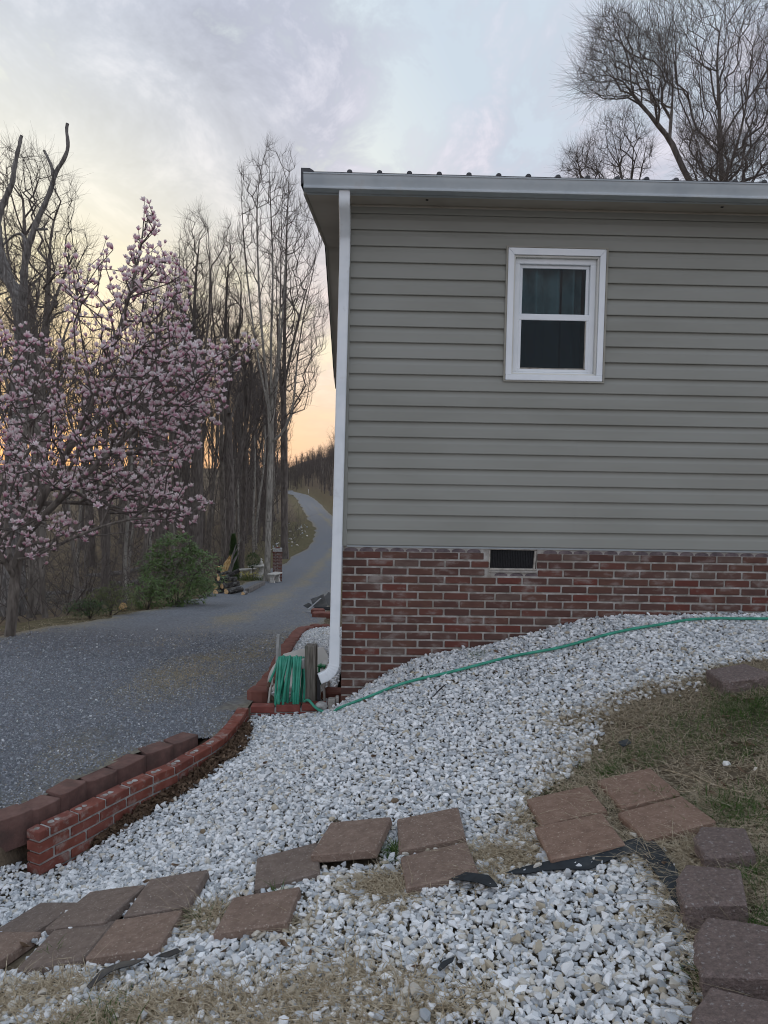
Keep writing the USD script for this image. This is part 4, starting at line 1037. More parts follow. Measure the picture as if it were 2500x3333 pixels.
# the bed between the block edging and the side of the house
bed_px = [(1078, 2235), (985, 2240), (968, 2200), (966, 2150), (985, 2105), (1000, 2070), (1012, 2058), (1082, 2046)]
shapes_w = [stone_shape(100 + k, .68) for k in range(5)]
MW = [f'stone_{k}' for k in range(7)]
def mat_pick(n, P, weights):
    w = np.array(weights, float); return rng.choice(len(weights), n, p=w / w.sum())
near_soil = np.zeros(len(S))
for x0_, y0_, rx, ry, st in soil_spots: near_soil = np.maximum(near_soil, np.exp(-(((S[:, 0] - x0_) / (rx * 2.0)) ** 2 + ((S[:, 1] - y0_) / (ry * 2.2)) ** 2)))
near_soil = np.maximum(near_soil, .8 * np.exp(-shapely.distance(shapely.points(S[:, :2]), lawn) / .12))
mi = mat_pick(len(S), S, (24, 25, 18, 10, 7, 1.6, 14)); warm = rng.random(len(S)) < near_soil * .6
mi[warm] = rng.choice([4, 4, 1, 5], warm.sum())
scatter('white_gravel', S[:, :3], np.c_[S[:, 3] * rng.uniform(.9, 1.25, len(S)), S[:, 3], S[:, 3] * rng.uniform(.8, 1.05, len(S))], rand_quats(len(S), .55), mi * 5 + rng.integers(0, 5, len(S)), shapes_w, MW)
stage.GetPrimAtPath('/World/white_gravel').SetCustomDataByKey('label', 'white crushed stone covering the slope before the house'); stage.GetPrimAtPath('/World/white_gravel').SetCustomDataByKey('category', 'gravel')

# crushed grey stone of the drive, as real chips where they can be made out
xy = np.vstack([grid_xy(-4.6, -.8, -3.4, 2.6, .0150), grid_xy(-6.2, -.6, 2.6, 6.5, .027)])
dl = np.where(xy[:, 1] < 0, np.where(xy[:, 1] > by_[-1], np.interp(xy[:, 1], GWY, GWX) - .10, np.interp(xy[:, 1], by_, bx_) - .16), xr(xy[:, 1]) - .2 * np.clip(1 - xy[:, 1], 0, 1) - .08)
ok = (xy[:, 0] < dl) & (xy[:, 0] > xl(xy[:, 1]) + .1); xy, dl = xy[ok], dl[ok]
cv = np.zeros(len(xy))
cv += .75 * np.exp(-(((xy[:, 0] + 1.75) / .42) ** 2 + ((xy[:, 1] - 1.7) / 1.3) ** 2)) + .6 * np.exp(-((xy[:, 0] - (xl(xy[:, 1]) + xr(xy[:, 1])) / 2 - .35) / .42) ** 2) * np.clip((xy[:, 1] - 3.5) / 3, 0, 1)
cv += .35 * np.clip((meshkit.fbm(np.c_[xy * 1.7, np.zeros(len(xy))], 3, 77) - .5) * 5, 0, 1) + .4 * np.exp(-np.abs(dl - xy[:, 0]) / .12)
cv = np.maximum(cv, 1 - np.clip((6.6 - xy[:, 1]) / 4.2, 0, 1)); xy = xy[rng.random(len(xy)) > cv]
rel = np.c_[xy, drive(xy[:, 1])] - CAM; zc = rel @ FWD; u = 1250 + FPX * (rel @ RGT) / zc
xy = xy[(zc > 1) & (u > -350) & (u < 1300)]
r = np.clip(rng.lognormal(np.log(.0082), .32, len(xy)), .004, .02) * np.where(xy[:, 1] > 2.6, 1.35, 1)
mi = rng.choice(5, len(xy), p=[.40, .34, .17, .022, .068])
scatter('drive_gravel', np.c_[xy, wild(xy[:, 0], xy[:, 1]) + .018 + r * .25], r, rand_quats(len(xy), .7), mi * 3 + rng.integers(0, 3, len(xy)), [stone_shape(300 + k, .62) for k in range(3)], [f'chip_{k}' for k in range(5)])
g_ = stage.GetPrimAtPath('/World/drive_gravel'); tag(g_, 'blue grey crushed stone of the drive', 'gravel')

# single odd stones
for px_, r, lab in [((1287, 2617), .030, 'brown stone half sunk in the white gravel above the middle pavers'), ((660, 2715), .026, 'flat brown stone lying in the white gravel left of the pavers'), ((1335, 2484), .017, 'small reddish stone on the white gravel in mid slope')]:
    p = hit(px_, yard); tag(put('brown_stone', MB().add(np.array(stone_shape(900 + int(r * 1e4))[0]) * r + p + [0, 0, r * .55], stone_shape(900 + int(r * 1e4))[1]).geo(), 'brown_stone'), lab, 'stone')
p = hit((2367, 2497), yard); tag(put('white_stone', MB().add(stone_shape(77)[0] * .026 + p + [0, 0, .018], stone_shape(77)[1]).geo(), 'stone_1'), 'single white stone lying out on the lawn', 'stone')
p = hit((2462, 2512), yard); tag(put('tan_stone', MB().add(stone_shape(78)[0] * .018 + p + [0, 0, .01], stone_shape(78)[1]).geo(), 'stone_4'), 'small tan stone on the lawn at the right picture edge', 'stone')

# ------------------------------------------------------------------ grass and leaves


def blades(P, length, width, lay, curl, seed, wind=None):
    """grass blades as tapering bent ribbons: three segments each"""
    n = len(P); r = np.random.default_rng(seed); a = r.uniform(0, 2 * np.pi, n); L_ = length * r.uniform(.5, 1.25, n); el = np.clip(r.normal(lay, .28, n), .03, 1.5)
    d = np.stack([np.cos(a) * np.cos(el), np.sin(a) * np.cos(el), np.sin(el)], 1); side_ = np.stack([-np.sin(a), np.cos(a), 0 * a], 1) * width * r.uniform(.6, 1.3, n)[:, None]
    bend = np.stack([r.normal(0, curl, n), r.normal(0, curl, n), -np.abs(r.normal(0, curl, n))], 1)
    V = []
    for t, w in ((0, 1.0), (.35, .9), (.7, .65), (1.0, .12)):
        c = P + d * (L_ * t)[:, None] + bend * (L_ * t * t)[:, None]; c[:, 2] = np.maximum(c[:, 2], P[:, 2] + .001 + .004 * t)
        V += [c - side_ * w / 2, c + side_ * w / 2]
    V = np.stack(V, 1); k = np.arange(n)[:, None, None] * 8; q = np.array([[0, 1, 3, 2], [2, 3, 5, 4], [4, 5, 7, 6]])
    return V.reshape(-1, 3), (k + q).reshape(-1, 4)


def lawn_pts(n, seed, fn=None):
    r = np.random.default_rng(seed); x0_, y0_, x1_, y1_ = lawn.bounds; q = np.c_[r.uniform(x0_, min(x1_, 4.6), n), r.uniform(max(y0_, -4.5), y1_, n)]
    ok = inside(lawn.buffer(.03), q)
    for poly, c, ez in pav_poly: ok &= ~inside(poly.buffer(.012), q)
    q = q[ok]; return np.c_[q, yard(q[:, 0], q[:, 1]) - .004]


def vis(P, m=250):
    rel = P - CAM; zc = rel @ FWD; u = 1250 + FPX * (rel @ RGT) / np.maximum(zc, .01); v_ = 1666.5 - FPX * (rel @ UPV) / np.maximum(zc, .01)
    return P[(zc > .3) & (u > -m) & (u < 2500 + m) & (v_ < 3333 + m)]


P = vis(lawn_pts(110000, 1)); nz = meshkit.fbm(np.c_[P[:, :2] * 2.3, np.zeros(len(P))], 3, 61)
dry = P[(rng.random(len(P)) < .25 + 1.6 * np.clip(nz - .33, 0, 1))]
spots = []
for x0_, y0_, rx, ry, st in soil_spots:
    n = int(2600 * rx * ry * 26 * st); n = min(n, 700); a, rr = rng.uniform(0, 2 * np.pi, n), np.sqrt(rng.random(n)) * 1.25
    q = np.c_[x0_ + rx * rr * np.cos(a), y0_ + ry * rr * np.sin(a)]; ok = np.ones(n, bool)
    for poly, c, ez in pav_poly: ok &= ~inside(poly.buffer(-.02), q)
    q = q[ok]; spots.append(np.c_[q, yard(q[:, 0], q[:, 1]) + .004])
# tufts creeping out of the joints
for px_, n, rad in [((1700, 2675), 160, .05), ((1985, 2600), 260, .07), ((2030, 2560), 160, .06), ((1585, 2860), 220, .055), ((1930, 2700), 160, .05), ((2120, 2760), 300, .09), ((2190, 2800), 240, .08), ((2240, 2900), 200, .05), ((700, 2995), 160, .06), ((1320, 2930), 160, .05),
                    ((1830, 2570), 240, .10), ((1900, 2460), 260, .12), ((2215, 3000), 160, .05), ((1720, 2760), 140, .05), ((560, 3290), 150, .10), ((1080, 3200), 300, .10), ((900, 3290), 350, .15), ((1290, 3310), 200, .12), ((200, 3290), 200, .14)]:
    c = hit(px_, yard); q = c[:2] + rng.normal(0, rad, (n, 2)); spots.append(np.c_[q, yard(q[:, 0], q[:, 1]) + .012])
dry = np.vstack([dry] + spots)
b1, f1 = blades(dry, .10, .0040, .17, .5, 5)
tall = dry[rng.random(len(dry)) < .10]; b2, f2 = blades(tall, .16, .0026, .42, .5, 6)
t_ = MB().add(b1, f1).add(b2, f2)
tag(put('dry_grass', t_.geo(), 'grass_dead'), 'matted straw coloured dead grass on the lawn and between the stones', 'grass', kind='stuff')
gr = P[(meshkit.fbm(np.c_[P[:, :2] * 1.6 + 7, np.zeros(len(P))], 3, 91) > .52)]
gpx = []
for px_, n, rad in [((2460, 2330), 900, .16), ((2440, 2300), 500, .12), ((2480, 2640), 500, .12), ((2350, 2640), 260, .09), ((2170, 2597), 120, .03), ((2130, 2603), 90, .025), ((2480, 2850), 300, .08), ((2470, 3020), 240, .06), ((2330, 3190), 150, .04), ((2440, 3170), 160, .035), ((1290, 2790), 110, .022), ((905, 2925), 40, .016),
                    ((890, 3005), 45, .016), ((1280, 2770), 90, .02), ((1550, 2140), 60, .03), ((1980, 2520), 120, .035), ((340, 3310), 120, .06), ((660, 2990), 60, .03), ((2090, 2440), 200, .10), ((2250, 2380), 260, .14), ((2400, 2420), 300, .14), ((180, 3120), 50, .02)]:
    c = hit(px_, yard); q = c[:2] + rng.normal(0, rad, (n, 2)); gpx.append(np.c_[q, yard(q[:, 0], q[:, 1]) + .006])
b1, f1 = blades(gr[::3], .055, .003, .5, .35, 8); b2, f2 = blades(np.vstack(gpx), .07, .0034, .75, .35, 9)
tag(put('green_grass', MB().add(b1, f1).add(b2, f2).geo(), 'grass_green'), 'short new green grass coming through the dead lawn', 'grass', kind='stuff')
# verge grass along the drive
q = []
for y0_, y1_, n, side_ in ((3.0, 14, 2600, 'r'), (1.5, 30, 3800, 'l'), (4, 34, 3600, 'm'), (14, 45, 2400, 'r')):
    y = y0_ + (y1_ - y0_) * rng.random(n) ** 1.5
    x = {'r': xr(y) + rng.normal(-.15, .28, n), 'l': xl(y) + rng.normal(-.1, .35, n), 'm': (xl(y) + xr(y)) / 2 + .35 + rng.normal(0, .28, n)}[side_]
    q.append(np.c_[x, y, wild(x, y) + .012])
q.append(np.c_[(a := -1.75 + rng.normal(0, .28, 1500)), (b := 1.7 + rng.normal(0, .8, 1500)), wild(a, b) + .015])
b1, f1 = blades(np.vstack(q), .07, .006, .35, .4, 10)
tag(put('verge_grass', MB().add(b1, f1).geo(), 'grass_dead'), 'thin yellowed grass along and between the wheel tracks', 'grass', kind='stuff')
# one long bent straw
for px_, lab in (([(2160, 2503), (2220, 2520), (2270, 2540), (2285, 2560), (2262, 2573), (2205, 2574)], 'long pale straw bent in a loop on the lawn behind the pavers'), ([(2250, 2515), (2330, 2555), (2440, 2583)], 'long straight pale straw on the lawn near the right edge')):
    w_ = np.array([hit(p, lambda x, y: yard(x, y) + .03) for p in px_]); tag(put('long_straw', MB().tube(spline(w_, 30), .0028, 5).geo(), 'grass_dead'), lab, 'straw')


def leaves(P, size, seed, flat=.35):
    """curled dead leaves: six-sided, folded along the midrib"""
    n = len(P); r = np.random.default_rng(seed); sh = np.array([(-1, 0, .12), (-.35, .48, .2), (.4, .42, .1), (1, 0, .25), (.4, -.42, .16), (-.35, -.48, .05), (0, 0, -.08)])
    a, b, c = r.uniform(0, 6.28, n), r.normal(0, flat, n), r.normal(0, flat, n); s_ = size * r.uniform(.6, 1.35, n); curl = r.uniform(.3, 2.2, n)
    v = sh[None] * np.stack([s_, s_ * .8, s_ * curl], 1)[:, None]
    ca, sa = np.cos(a)[:, None], np.sin(a)[:, None]; cb, sb = np.cos(b)[:, None], np.sin(b)[:, None]; cc, sc = np.cos(c)[:, None], np.sin(c)[:, None]
    x, y, z = v[..., 0], v[..., 1], v[..., 2]; y, z = y * cb - z * sb, y * sb + z * cb; x, z = x * cc + z * sc, -x * sc + z * cc; x, y = x * ca - y * sa, x * sa + y * ca
    V = np.stack([x, y, z], -1) + P[:, None]; F = np.array([(6, i, (i + 1) % 6) for i in range(6)])
    return V.reshape(-1, 3), (np.arange(n)[:, None, None] * 7 + F).reshape(-1, 3)


n = 1500; yy = rng.uniform(-1.75, -.22, n); wid = np.interp(yy, [-1.75, -1.35, -.8, -.22], [.05, .20, .19, .06]); xx = np.interp(yy, GWY, GWX) + .01 + wid * rng.random(n) ** 1.2
V, F = leaves(np.c_[xx, yy, yard(xx, yy) + rng.uniform(.0, .030, n)], .026, 3, .6)
tag(put('leaf_litter', (V, F), 'leaf_dead'), 'brown dead leaves drifted against the brick garden wall', 'leaves', kind='stuff')
n = 70; q = np.c_[rng.uniform(-2, 3.4, n), rng.uniform(-3.9, -.2, n)]; q = q[q[:, 0] > edge_x(q[:, 1]) + .1]
V, F = leaves(np.c_[q, yard(q[:, 0], q[:, 1]) + .026], .022, 4)
tag(put('scattered_leaves', (V, F), 'leaf_dead'), 'a few single dead leaves blown over the white stones', 'leaves', kind='stuff')
q = np.vstack([np.c_[2.3 + rng.normal(0, .3, 60), -3.0 + rng.normal(0, .7, 60)], np.c_[2.6 + rng.normal(0, .5, 60), -2.6 + rng.normal(0, .6, 60)]]); V, F = leaves(np.c_[q, yard(q[:, 0], q[:, 1]) + .012], .028, 6)
tag(put('lawn_leaves', (V, F), 'leaf_dead'), 'brown dead leaves in the grass behind the weathered blocks', 'leaves', kind='stuff')
p0, p1 = [hit(p, lambda x, y: yard(x, y) + .03) for p in ((1413, 2264), (1450, 2228))]
tag(put('dark_twig', MB().tube(spline([p0, (p0 + p1) / 2 + [0, 0, .004], p1], 6), [.004, .005, .005, .006, .005, .003], 6).geo(), 'dark_trim'), 'short dark stick lying on the white stones below the hose', 'twig')

# ------------------------------------------------------------------ torn landscape fabric


def cloth(px, lift, lab, cat='fabric', th=.0025, seed=0, amp=.02, name='landscape_fabric'):
    """a scrap of cloth lying on the ground within an outline"""
    P = yhit(*px)[:, :2]; poly = Polygon(P).buffer(0)
    x0_, y0_, x1_, y1_ = poly.bounds; g = np.c_[np.meshgrid(np.arange(x0_, x1_, .02), np.arange(y0_, y1_, .02))[0].ravel(), np.meshgrid(np.arange(x0_, x1_, .02), np.arange(y0_, y1_, .02))[1].ravel()]
    g = g[inside(poly.buffer(-.008), g)]
    rim = np.array([poly.exterior.interpolate(t, normalized=True).coords[0] for t in np.linspace(0, 1, 70)[:-1]]); rim += (meshkit.noise(np.c_[rim * 30, np.zeros(len(rim))], seed)[:, None] - .5) * .018
    A_ = np.vstack([rim, g]); from_ = __import__('scipy.spatial', fromlist=['Delaunay']).Delaunay(A_)
    F = np.array([f for f in from_.simplices if poly.buffer(.004).contains(Point(*A_[f].mean(0)))])
    z = yard(A_[:, 0], A_[:, 1]) + lift + (meshkit.fbm(np.c_[A_ * 9, np.zeros(len(A_))], 3, seed) - .4) * amp
    nrm = np.cross(A_[F[:, 1]] - A_[F[:, 0]], A_[F[:, 2]] - A_[F[:, 0]]); F[nrm < 0] = F[nrm < 0][:, ::-1]
    n_ = len(A_); V = np.vstack([np.c_[A_, z], np.c_[A_, z - th]]); nr = len(rim); i = np.arange(nr); j = (i + 1) % nr
    return tag(put(name, (V, np.vstack([F, F[:, ::-1] + n_, np.c_[i, j, n_ + j], np.c_[i, n_ + j, n_ + i], np.c_[j, i, n_ + j], np.c_[n_ + i, n_ + j, i]])), 'fabric_black', smooth=50), lab, cat)


cloth([(1960, 2790), (2108, 2738), (2140, 2780), (2205, 2865), (2222, 2930), (2235, 3010), (2205, 2985), (2160, 2900), (2085, 2800), (2040, 2800), (1960, 2825), (1900, 2850), (1830, 2845), (1700, 2860), (1640, 2862), (1700, 2835), (1790, 2825), (1850, 2790)], .024, 'wide black landscape fabric laid bare below the right-hand pavers, with a square corner', seed=1, amp=.03)
cloth([(1460, 2886), (1520, 2868), (1590, 2880), (1622, 2915), (1600, 2918), (1560, 2905), (1510, 2900), (1475, 2897)], .036, 'small torn black fabric flap among white stones below the middle pavers', seed=2, amp=.03)
cloth([(285, 3240), (330, 3190), (400, 3158), (470, 3150), (440, 3168), (370, 3190), (320, 3225), (295, 3250)], .034, 'narrow strip of black fabric poking out of the stones at lower left', seed=3, amp=.02)
cloth([(515, 3132), (575, 3112), (590, 3122), (545, 3143)], .03, 'thumb sized black fabric scrap between white stones below the left pavers', seed=4, amp=.015)
cloth([(1425, 3180), (1445, 3155), (1480, 3145), (1478, 3156), (1450, 3172), (1435, 3190)], .032, 'tiny black fabric tip standing out of the stones at bottom centre', seed=5, amp=.02)
cloth([(2012, 2432), (2040, 2424), (2056, 2434), (2030, 2446)], .03, 'small dark scrap of fabric where white stones meet the lawn', seed=6, amp=.02)

# ------------------------------------------------------------------ hose corner
hp = on_y((1011, 2284), .12); hp[2] = -.02
post = thing('hose_post', 'short weathered square wooden post carrying the coiled green hose', 'post', (hp[0], .14, -.12), -6)
pt = trimesh.Trimesh(*[np.array(q) for q in cbox((.094, .094, .60), .006)])
for _ in range(3): pt = pt.subdivide()
v = np.array(pt.vertices); n_ = meshkit.fbm(v * [40, 40, 3], 3, 5) - .5; v += v * [1, 1, 0] * n_[:, None] * .10; v[:, 2] += .30
put('timber', (v, pt.faces), 'post_wood', post, smooth=35)
hx = -.115
hg = MB().box((-.155, -.055, .40), (-.049, .045, .485), .006).box((-.30, -.05, .452), (-.05, .05, .475), .01)
put('hanger', hg.geo(), 'hanger_grey', post)
ar = [(-.285, -.055 + .11 * t, .40 + .26 * math.sin(math.pi * min(max(t, 0), 1)) ** .6 + .02) for t in np.linspace(0, 1, 17)]
fl = MB()
for k in range(16):
    a, b = np.array(ar[k]), np.array(ar[k + 1]); fl.add([a + [-.012, 0, 0], a + [.012, 0, 0], b + [.012, 0, 0], b + [-.012, 0, 0], a * [1, .82, .97] + [-.012, 0, .004], a * [1, .82, .97] + [.012, 0, .004], b * [1, .82, .97] + [.012, 0, .004], b * [1, .82, .97] + [-.012, 0, .004]],
                                                    [(0, 1, 2, 3), (7, 6, 5, 4), (0, 3, 7, 4), (1, 5, 6, 2)])
put('hanger_end', fl.geo(), 'hanger_grey', post, smooth=40)
hose_c = np.array([hp[0], .14, -.12])
cp_ = []; rr_ = random.Random(12); turns = 11
xo = [rr_.uniform(-.10, .045) for _ in range(turns + 1)]; zo = [rr_.uniform(-.03, .03) for _ in range(turns + 1)]; dy_ = [rr_.uniform(.85, 1.25) for _ in range(turns + 1)]
for k in range(turns):
    for q in range(14):
        t = q / 14; ph = 2 * np.pi * t; xt = -.272 + .0185 * (k + t); lowf = (1 - math.cos(ph)) / 2
        cp_.append((xt + lowf * (xo[k] * (1 - t) + xo[k + 1] * t - .012), -.012 - .072 * dy_[k] * math.sin(ph) * (1 + .35 * lowf) - .012 * (k % 2), .488 - lowf * (.455 + zo[k]) + .006 * (k % 3)))
cp_ = np.array(cp_)
cp_ = np.vstack([[(-.345, -.06, .285), (-.33, -.055, .325), (-.30, -.05, .40)], cp_]) + hose_c
tailpx = np.array([(992, 2283), (1003, 2279), (1016, 2291), (1035, 2309), (1064, 2319.5), (1100, 2307), (1145, 2288), (1196, 2269), (1307, 2226), (1437, 2194), (1534, 2170), (1693, 2131), (1814, 2109), (1939, 2075), (2053, 2048), (2159, 2031), (2264, 2015), (2380, 2013), (2500, 2013)], float)
tl = []
for k, p in enumerate(tailpx):
    if k < 2: q = on_y(p, .06 - .03 * k)
    elif k < 5: q = on_y(p, (-.02, -.045, -.065)[k - 2])
    else: q = hit(p, lambda x, y: yard(x, y) + .034)
    tl.append(q)
tl = np.array(tl); tl = np.vstack([tl, tl[-1] + [.5, .0, .03], tl[-1] + [1.4, .05, .06]])
gp_ = np.vstack([cp_[-6:-1] * 0 + cp_[-1], tl])[5:]
hose = thing('garden_hose', 'green garden hose coiled on the wooden post and trailing uphill along the foundation', 'hose')
full = np.vstack([cp_, [hose_c + (-.06, -.05, .10), hose_c + (-.07, -.06, .03)], tl])
put('tube', MB().tube(spline(full, 900), .0112, 9).geo(), 'hose_green', hose, smooth=True)
e0 = cp_[0]; e1 = cp_[1]; dv = (e0 - e1) / np.linalg.norm(e0 - e1)
put('hose_fitting', MB().tube([e0 + dv * -.004, e0 + dv * .012, e0 + dv * .013, e0 + dv * .035, e0 + dv * .04], [.0135, .0135, .0165, .0165, .012], 10).geo(), 'brass_rust', hose, smooth=30)

# small resin chair behind the post
chc = on_y((968, 2285), .42); ch = thing('plastic_chair', 'small beige plastic armchair standing behind the wooden hose post', 'chair', (chc[0] + .02, .44, -.10), -4)


def slab_path(pts, w, th, axis):
    """flat bar bent along pts; axis is the direction of its width"""
    p = np.asarray(pts, float); t = np.gradient(p, axis=0); t /= np.linalg.norm(t, axis=1, keepdims=True); ax = np.asarray(axis, float); nn = np.cross(t, ax); nn /= np.linalg.norm(nn, axis=1, keepdims=True)
    V = np.stack([p + ax * w / 2 + nn * th / 2, p + ax * w / 2 - nn * th / 2, p - ax * w / 2 - nn * th / 2, p - ax * w / 2 + nn * th / 2], 1).reshape(-1, 3); F = []
    for k in range(len(p) - 1):
        for q in range(4): F.append((k * 4 + q, k * 4 + (q + 1) % 4, k * 4 + 4 + (q + 1) % 4, k * 4 + 4 + q))
    n = len(p) * 4; F += [(3, 2, 1, 0), (n - 4, n - 3, n - 2, n - 1)]; return V, F


for sx in (-1, 1):
    for sy_ in (-1, 1):
        put('leg', slab_path([(sx * .25, sy_ * .16, .0), (sx * .235, sy_ * .145, .16), (sx * .225, sy_ * .13, .235)], .05, .016, (0, 1, 0)), 'resin_beige', ch)
    put('armrest', slab_path(spline([(sx * .232, -.155, .18), (sx * .228, -.15, .27), (sx * .215, -.10, .305), (sx * .212, .05, .31), (sx * .205, .14, .33)], 18), .045, .012, (1, 0, 0) if False else (.96, .28, 0)), 'resin_beige', ch, smooth=40)
put('seat', MB().box((-.215, -.165, .155), (.215, .165, .172), .008).box((-.215, -.172, .125), (.215, -.158, .165), .005).geo(), 'resin_beige', ch)
bk = trimesh.creation.extrude_polygon(Polygon([(-.20, .17), (.20, .17), (.225, .36), (.18, .43), (-.02, .41), (-.19, .36)]), .016, engine='earcut'); v = np.array(bk.vertices)
put('backrest', MB().add(np.c_[v[:, 0], .15 + v[:, 2] + (v[:, 1] - .17) * .25, v[:, 1]], bk.faces[:, ::-1]).geo(), 'resin_beige', ch)
gq = on_y((1045, 2180), .36)
gt = thing('hose_guide', 'small green plastic hose guide between the wooden post and the white downspout', 'hose guide', (gq[0], .36, .0))
put('stem', MB().box((-.025, -.02, .05), (.005, .02, gq[2] + .03), .004).geo(), 'resin_green', gt)
put('head', MB().box((-.03, -.025, gq[2] + .03), (.042, .025, gq[2] + .043), .003).box((.022, -.02, gq[2] + .012), (.034, .02, gq[2] + .03), .002).box((-.012, -.022, gq[2] + .043), (.005, .022, gq[2] + .052), .002).geo(), 'resin_green', gt)
q = on_y((1037, 2284), .10); tag(put('black_stake', MB().box((q[0] - .014, .09, -.12), (q[0] + .014, .118, .25), .003).geo(), 'black_plastic'), 'black flat stake standing between the wooden post and the downspout outlet', 'stake')

# bed beside the house: tapered red blocks laid in a bow, white stones within
bp = np.array([(858, 2232), (880, 2206), (898, 2184), (906, 2164), (914, 2144), (922, 2124), (933, 2104), (946, 2086), (958, 2072), (968, 2057), (984, 2045), (1012, 2038), (1072, 2034)], float)
bed = np.array([hit(p, lambda x, y: wild(x, y) + .075) for p in bp])
bl = LineString(bed[:, :2]); nb = int(bl.length / .205); G2 = 'red blocks edging the stone bed'
src = None
for k in range(nb):
    s0 = (k + .5) * bl.length / nb; a = np.array(bl.interpolate(s0).coords[0]); b = np.array(bl.interpolate(min(s0 + .05, bl.length)).coords[0]); ang = math.degrees(math.atan2(*(b - a)[::-1]))
    loc = (a[0], a[1], float(wild(a[0], a[1])) - .06); lab = 'red tapered block in the curved edging of the stone bed left of the downspout'
    if src is None:
        src = thing('bed_block', lab, 'concrete block', loc, ang + 180, G2); put('body', split_block(.186, .17, .145, .012, .5), 'block_bed', src)
    else: copy_of(src, lab, loc, ang + 180 + rng.uniform(-7, 7), G2, (rng.uniform(.95, 1.0), rng.uniform(.93, 1.07), rng.uniform(.93, 1.08)))
for px_, lab, w_ in [((1088, 2250), 'red block between the downspout outlet and the house corner', .24), ((842, 2245), 'red block at the near corner of the curved bed edging, beside the drive', .20)]:
    p = hit(px_, lambda x, y: wild(x, y) + .10); copy_of(src, lab, (p[0], p[1], p[2] - .13), -4, G2 + ', front', (w_ / .198, 1, 1))
for k, (px_, lab) in enumerate([((1040, 2002), 'left block of the far red bed edging below the scrap pile'), ((1064, 2003), 'right block of the far red bed edging, beside the downspout'), ((1035, 1991), 'upper red block in the far bed edging under the scrap pile')]):
    p = hit(px_, lambda x, y: wild(x, y) + .06); copy_of(src, lab, (p[0], p[1], p[2] - .08), 4, 'far bed edging', (1.7, 1.2, 1))
q1 = [(float(a), float(b)) for a, b in bed[:, :2]] + [(-.02, bed[-1, 1]), (-.02, .12), (bed[0, 0] + .15, .35)]
bpoly = Polygon(q1).buffer(-.05)
xy = grid_xy(-1.3, 0, .1, bed[-1, 1], .024); xy = xy[inside(bpoly, xy)]
bz = lambda x, y: wild(x, y) + .035
tag(put('bed_soil', (lambda T: (np.c_[T[0], bz(T[0][:, 0], T[0][:, 1]) - .02], T[1]))(trimesh.creation.triangulate_polygon(bpoly.segmentize(.25), engine='earcut')), 'under_gravel'), kind='structure')
S = stones_on(xy, bz, ((0, 1), (.4, .4)))
mi = mat_pick(len(S), S, (26, 26, 16, 8, 5, 1, 16)); scatter('bed_gravel', S[:, :3], S[:, 3], rand_quats(len(S), .55), mi * 5 + rng.integers(0, 5, len(S)), shapes_w, MW)
tag(stage.GetPrimAtPath('/World/bed_gravel'), 'white crushed stone inside the curved block edging', 'gravel')

# scrap beside the house wall
sc = hit((1020, 1994), wild); mpp = (sc - CAM) @ FWD / FPX


def scr(x, y, up=0): return hit((960 + x * .168, 1995), wild) * [1, 1, 0] + np.array([0, 0, 1.0]) * (sc[2] + (590 - y) * .168 * mpp + up)


def plank(a, b, w, th, name, mat_, lab, cat='scrap', roll=.3, dy=0.0):
    a, b = np.array(a, float) + [0, dy, 0], np.array(b, float) + [0, dy, 0]; d = b - a; L_ = np.linalg.norm(d); d /= L_
    s_ = np.cross(d, [0, 0, 1]); s_ /= np.linalg.norm(s_); u_ = np.cross(s_, d); s2 = s_ * math.cos(roll) + u_ * math.sin(roll); u2 = np.cross(s2, d)
    v, f = cbox((L_, w, th), min(.006, th / 3)); V = (a + b) / 2 + v[:, :1] * d + v[:, 1:2] * s2 + v[:, 2:] * u2
    return tag(put(name, MB().add(V, f).geo(), mat_), lab, cat)


plank(scr(265, 500), scr(505, 285), .06, .02, 'scrap_strip', 'scrap_white', 'white trim strip propped up on the scrap pile by the drive', dy=-.05)
plank(scr(320, 525), scr(520, 485), .10, .02, 'scrap_strip', 'scrap_white', 'white strip lying low in front of the scrap pile', dy=-.25)
plank(scr(230, 555), scr(400, 560), .22, .09, 'scrap_gutter', 'scrap_grey', 'short grey gutter piece at the near end of the scrap pile', roll=.1, dy=-.15)
plank(scr(340, 440), scr(590, 345), .42, .012, 'sheet_metal', 'scrap_grey', 'bent grey sheet panel leaning in the scrap pile', roll=1.0, dy=.1)
plank(scr(390, 455), scr(700, 460), .10, .07, 'scrap_bar', 'black_plastic', 'black pipe lying across the scrap pile', dy=-.2)
plank(scr(570, 430), scr(720, 255), .25, .012, 'sheet_metal', 'scrap_grey', 'grey sheet panel standing at the back of the scrap pile', roll=1.2, dy=.25)
plank(scr(620, 300), scr(720, 215), .10, .02, 'scrap_strip', 'scrap_white', 'white strip at the top of the scrap pile beside the downspout', dy=.3)
plank(scr(190, 480), scr(300, 420), .25, .012, 'sheet_metal', 'scrap_grey', 'dark grey scrap piece lying on the grass beside the pile', roll=.5, dy=.1)
plank(scr(115, 572), scr(225, 566), .06, .02, 'scrap_strip', 'scrap_white', 'short white strip on the ground left of the scrap pile', dy=-.2)

# ------------------------------------------------------------------ trees


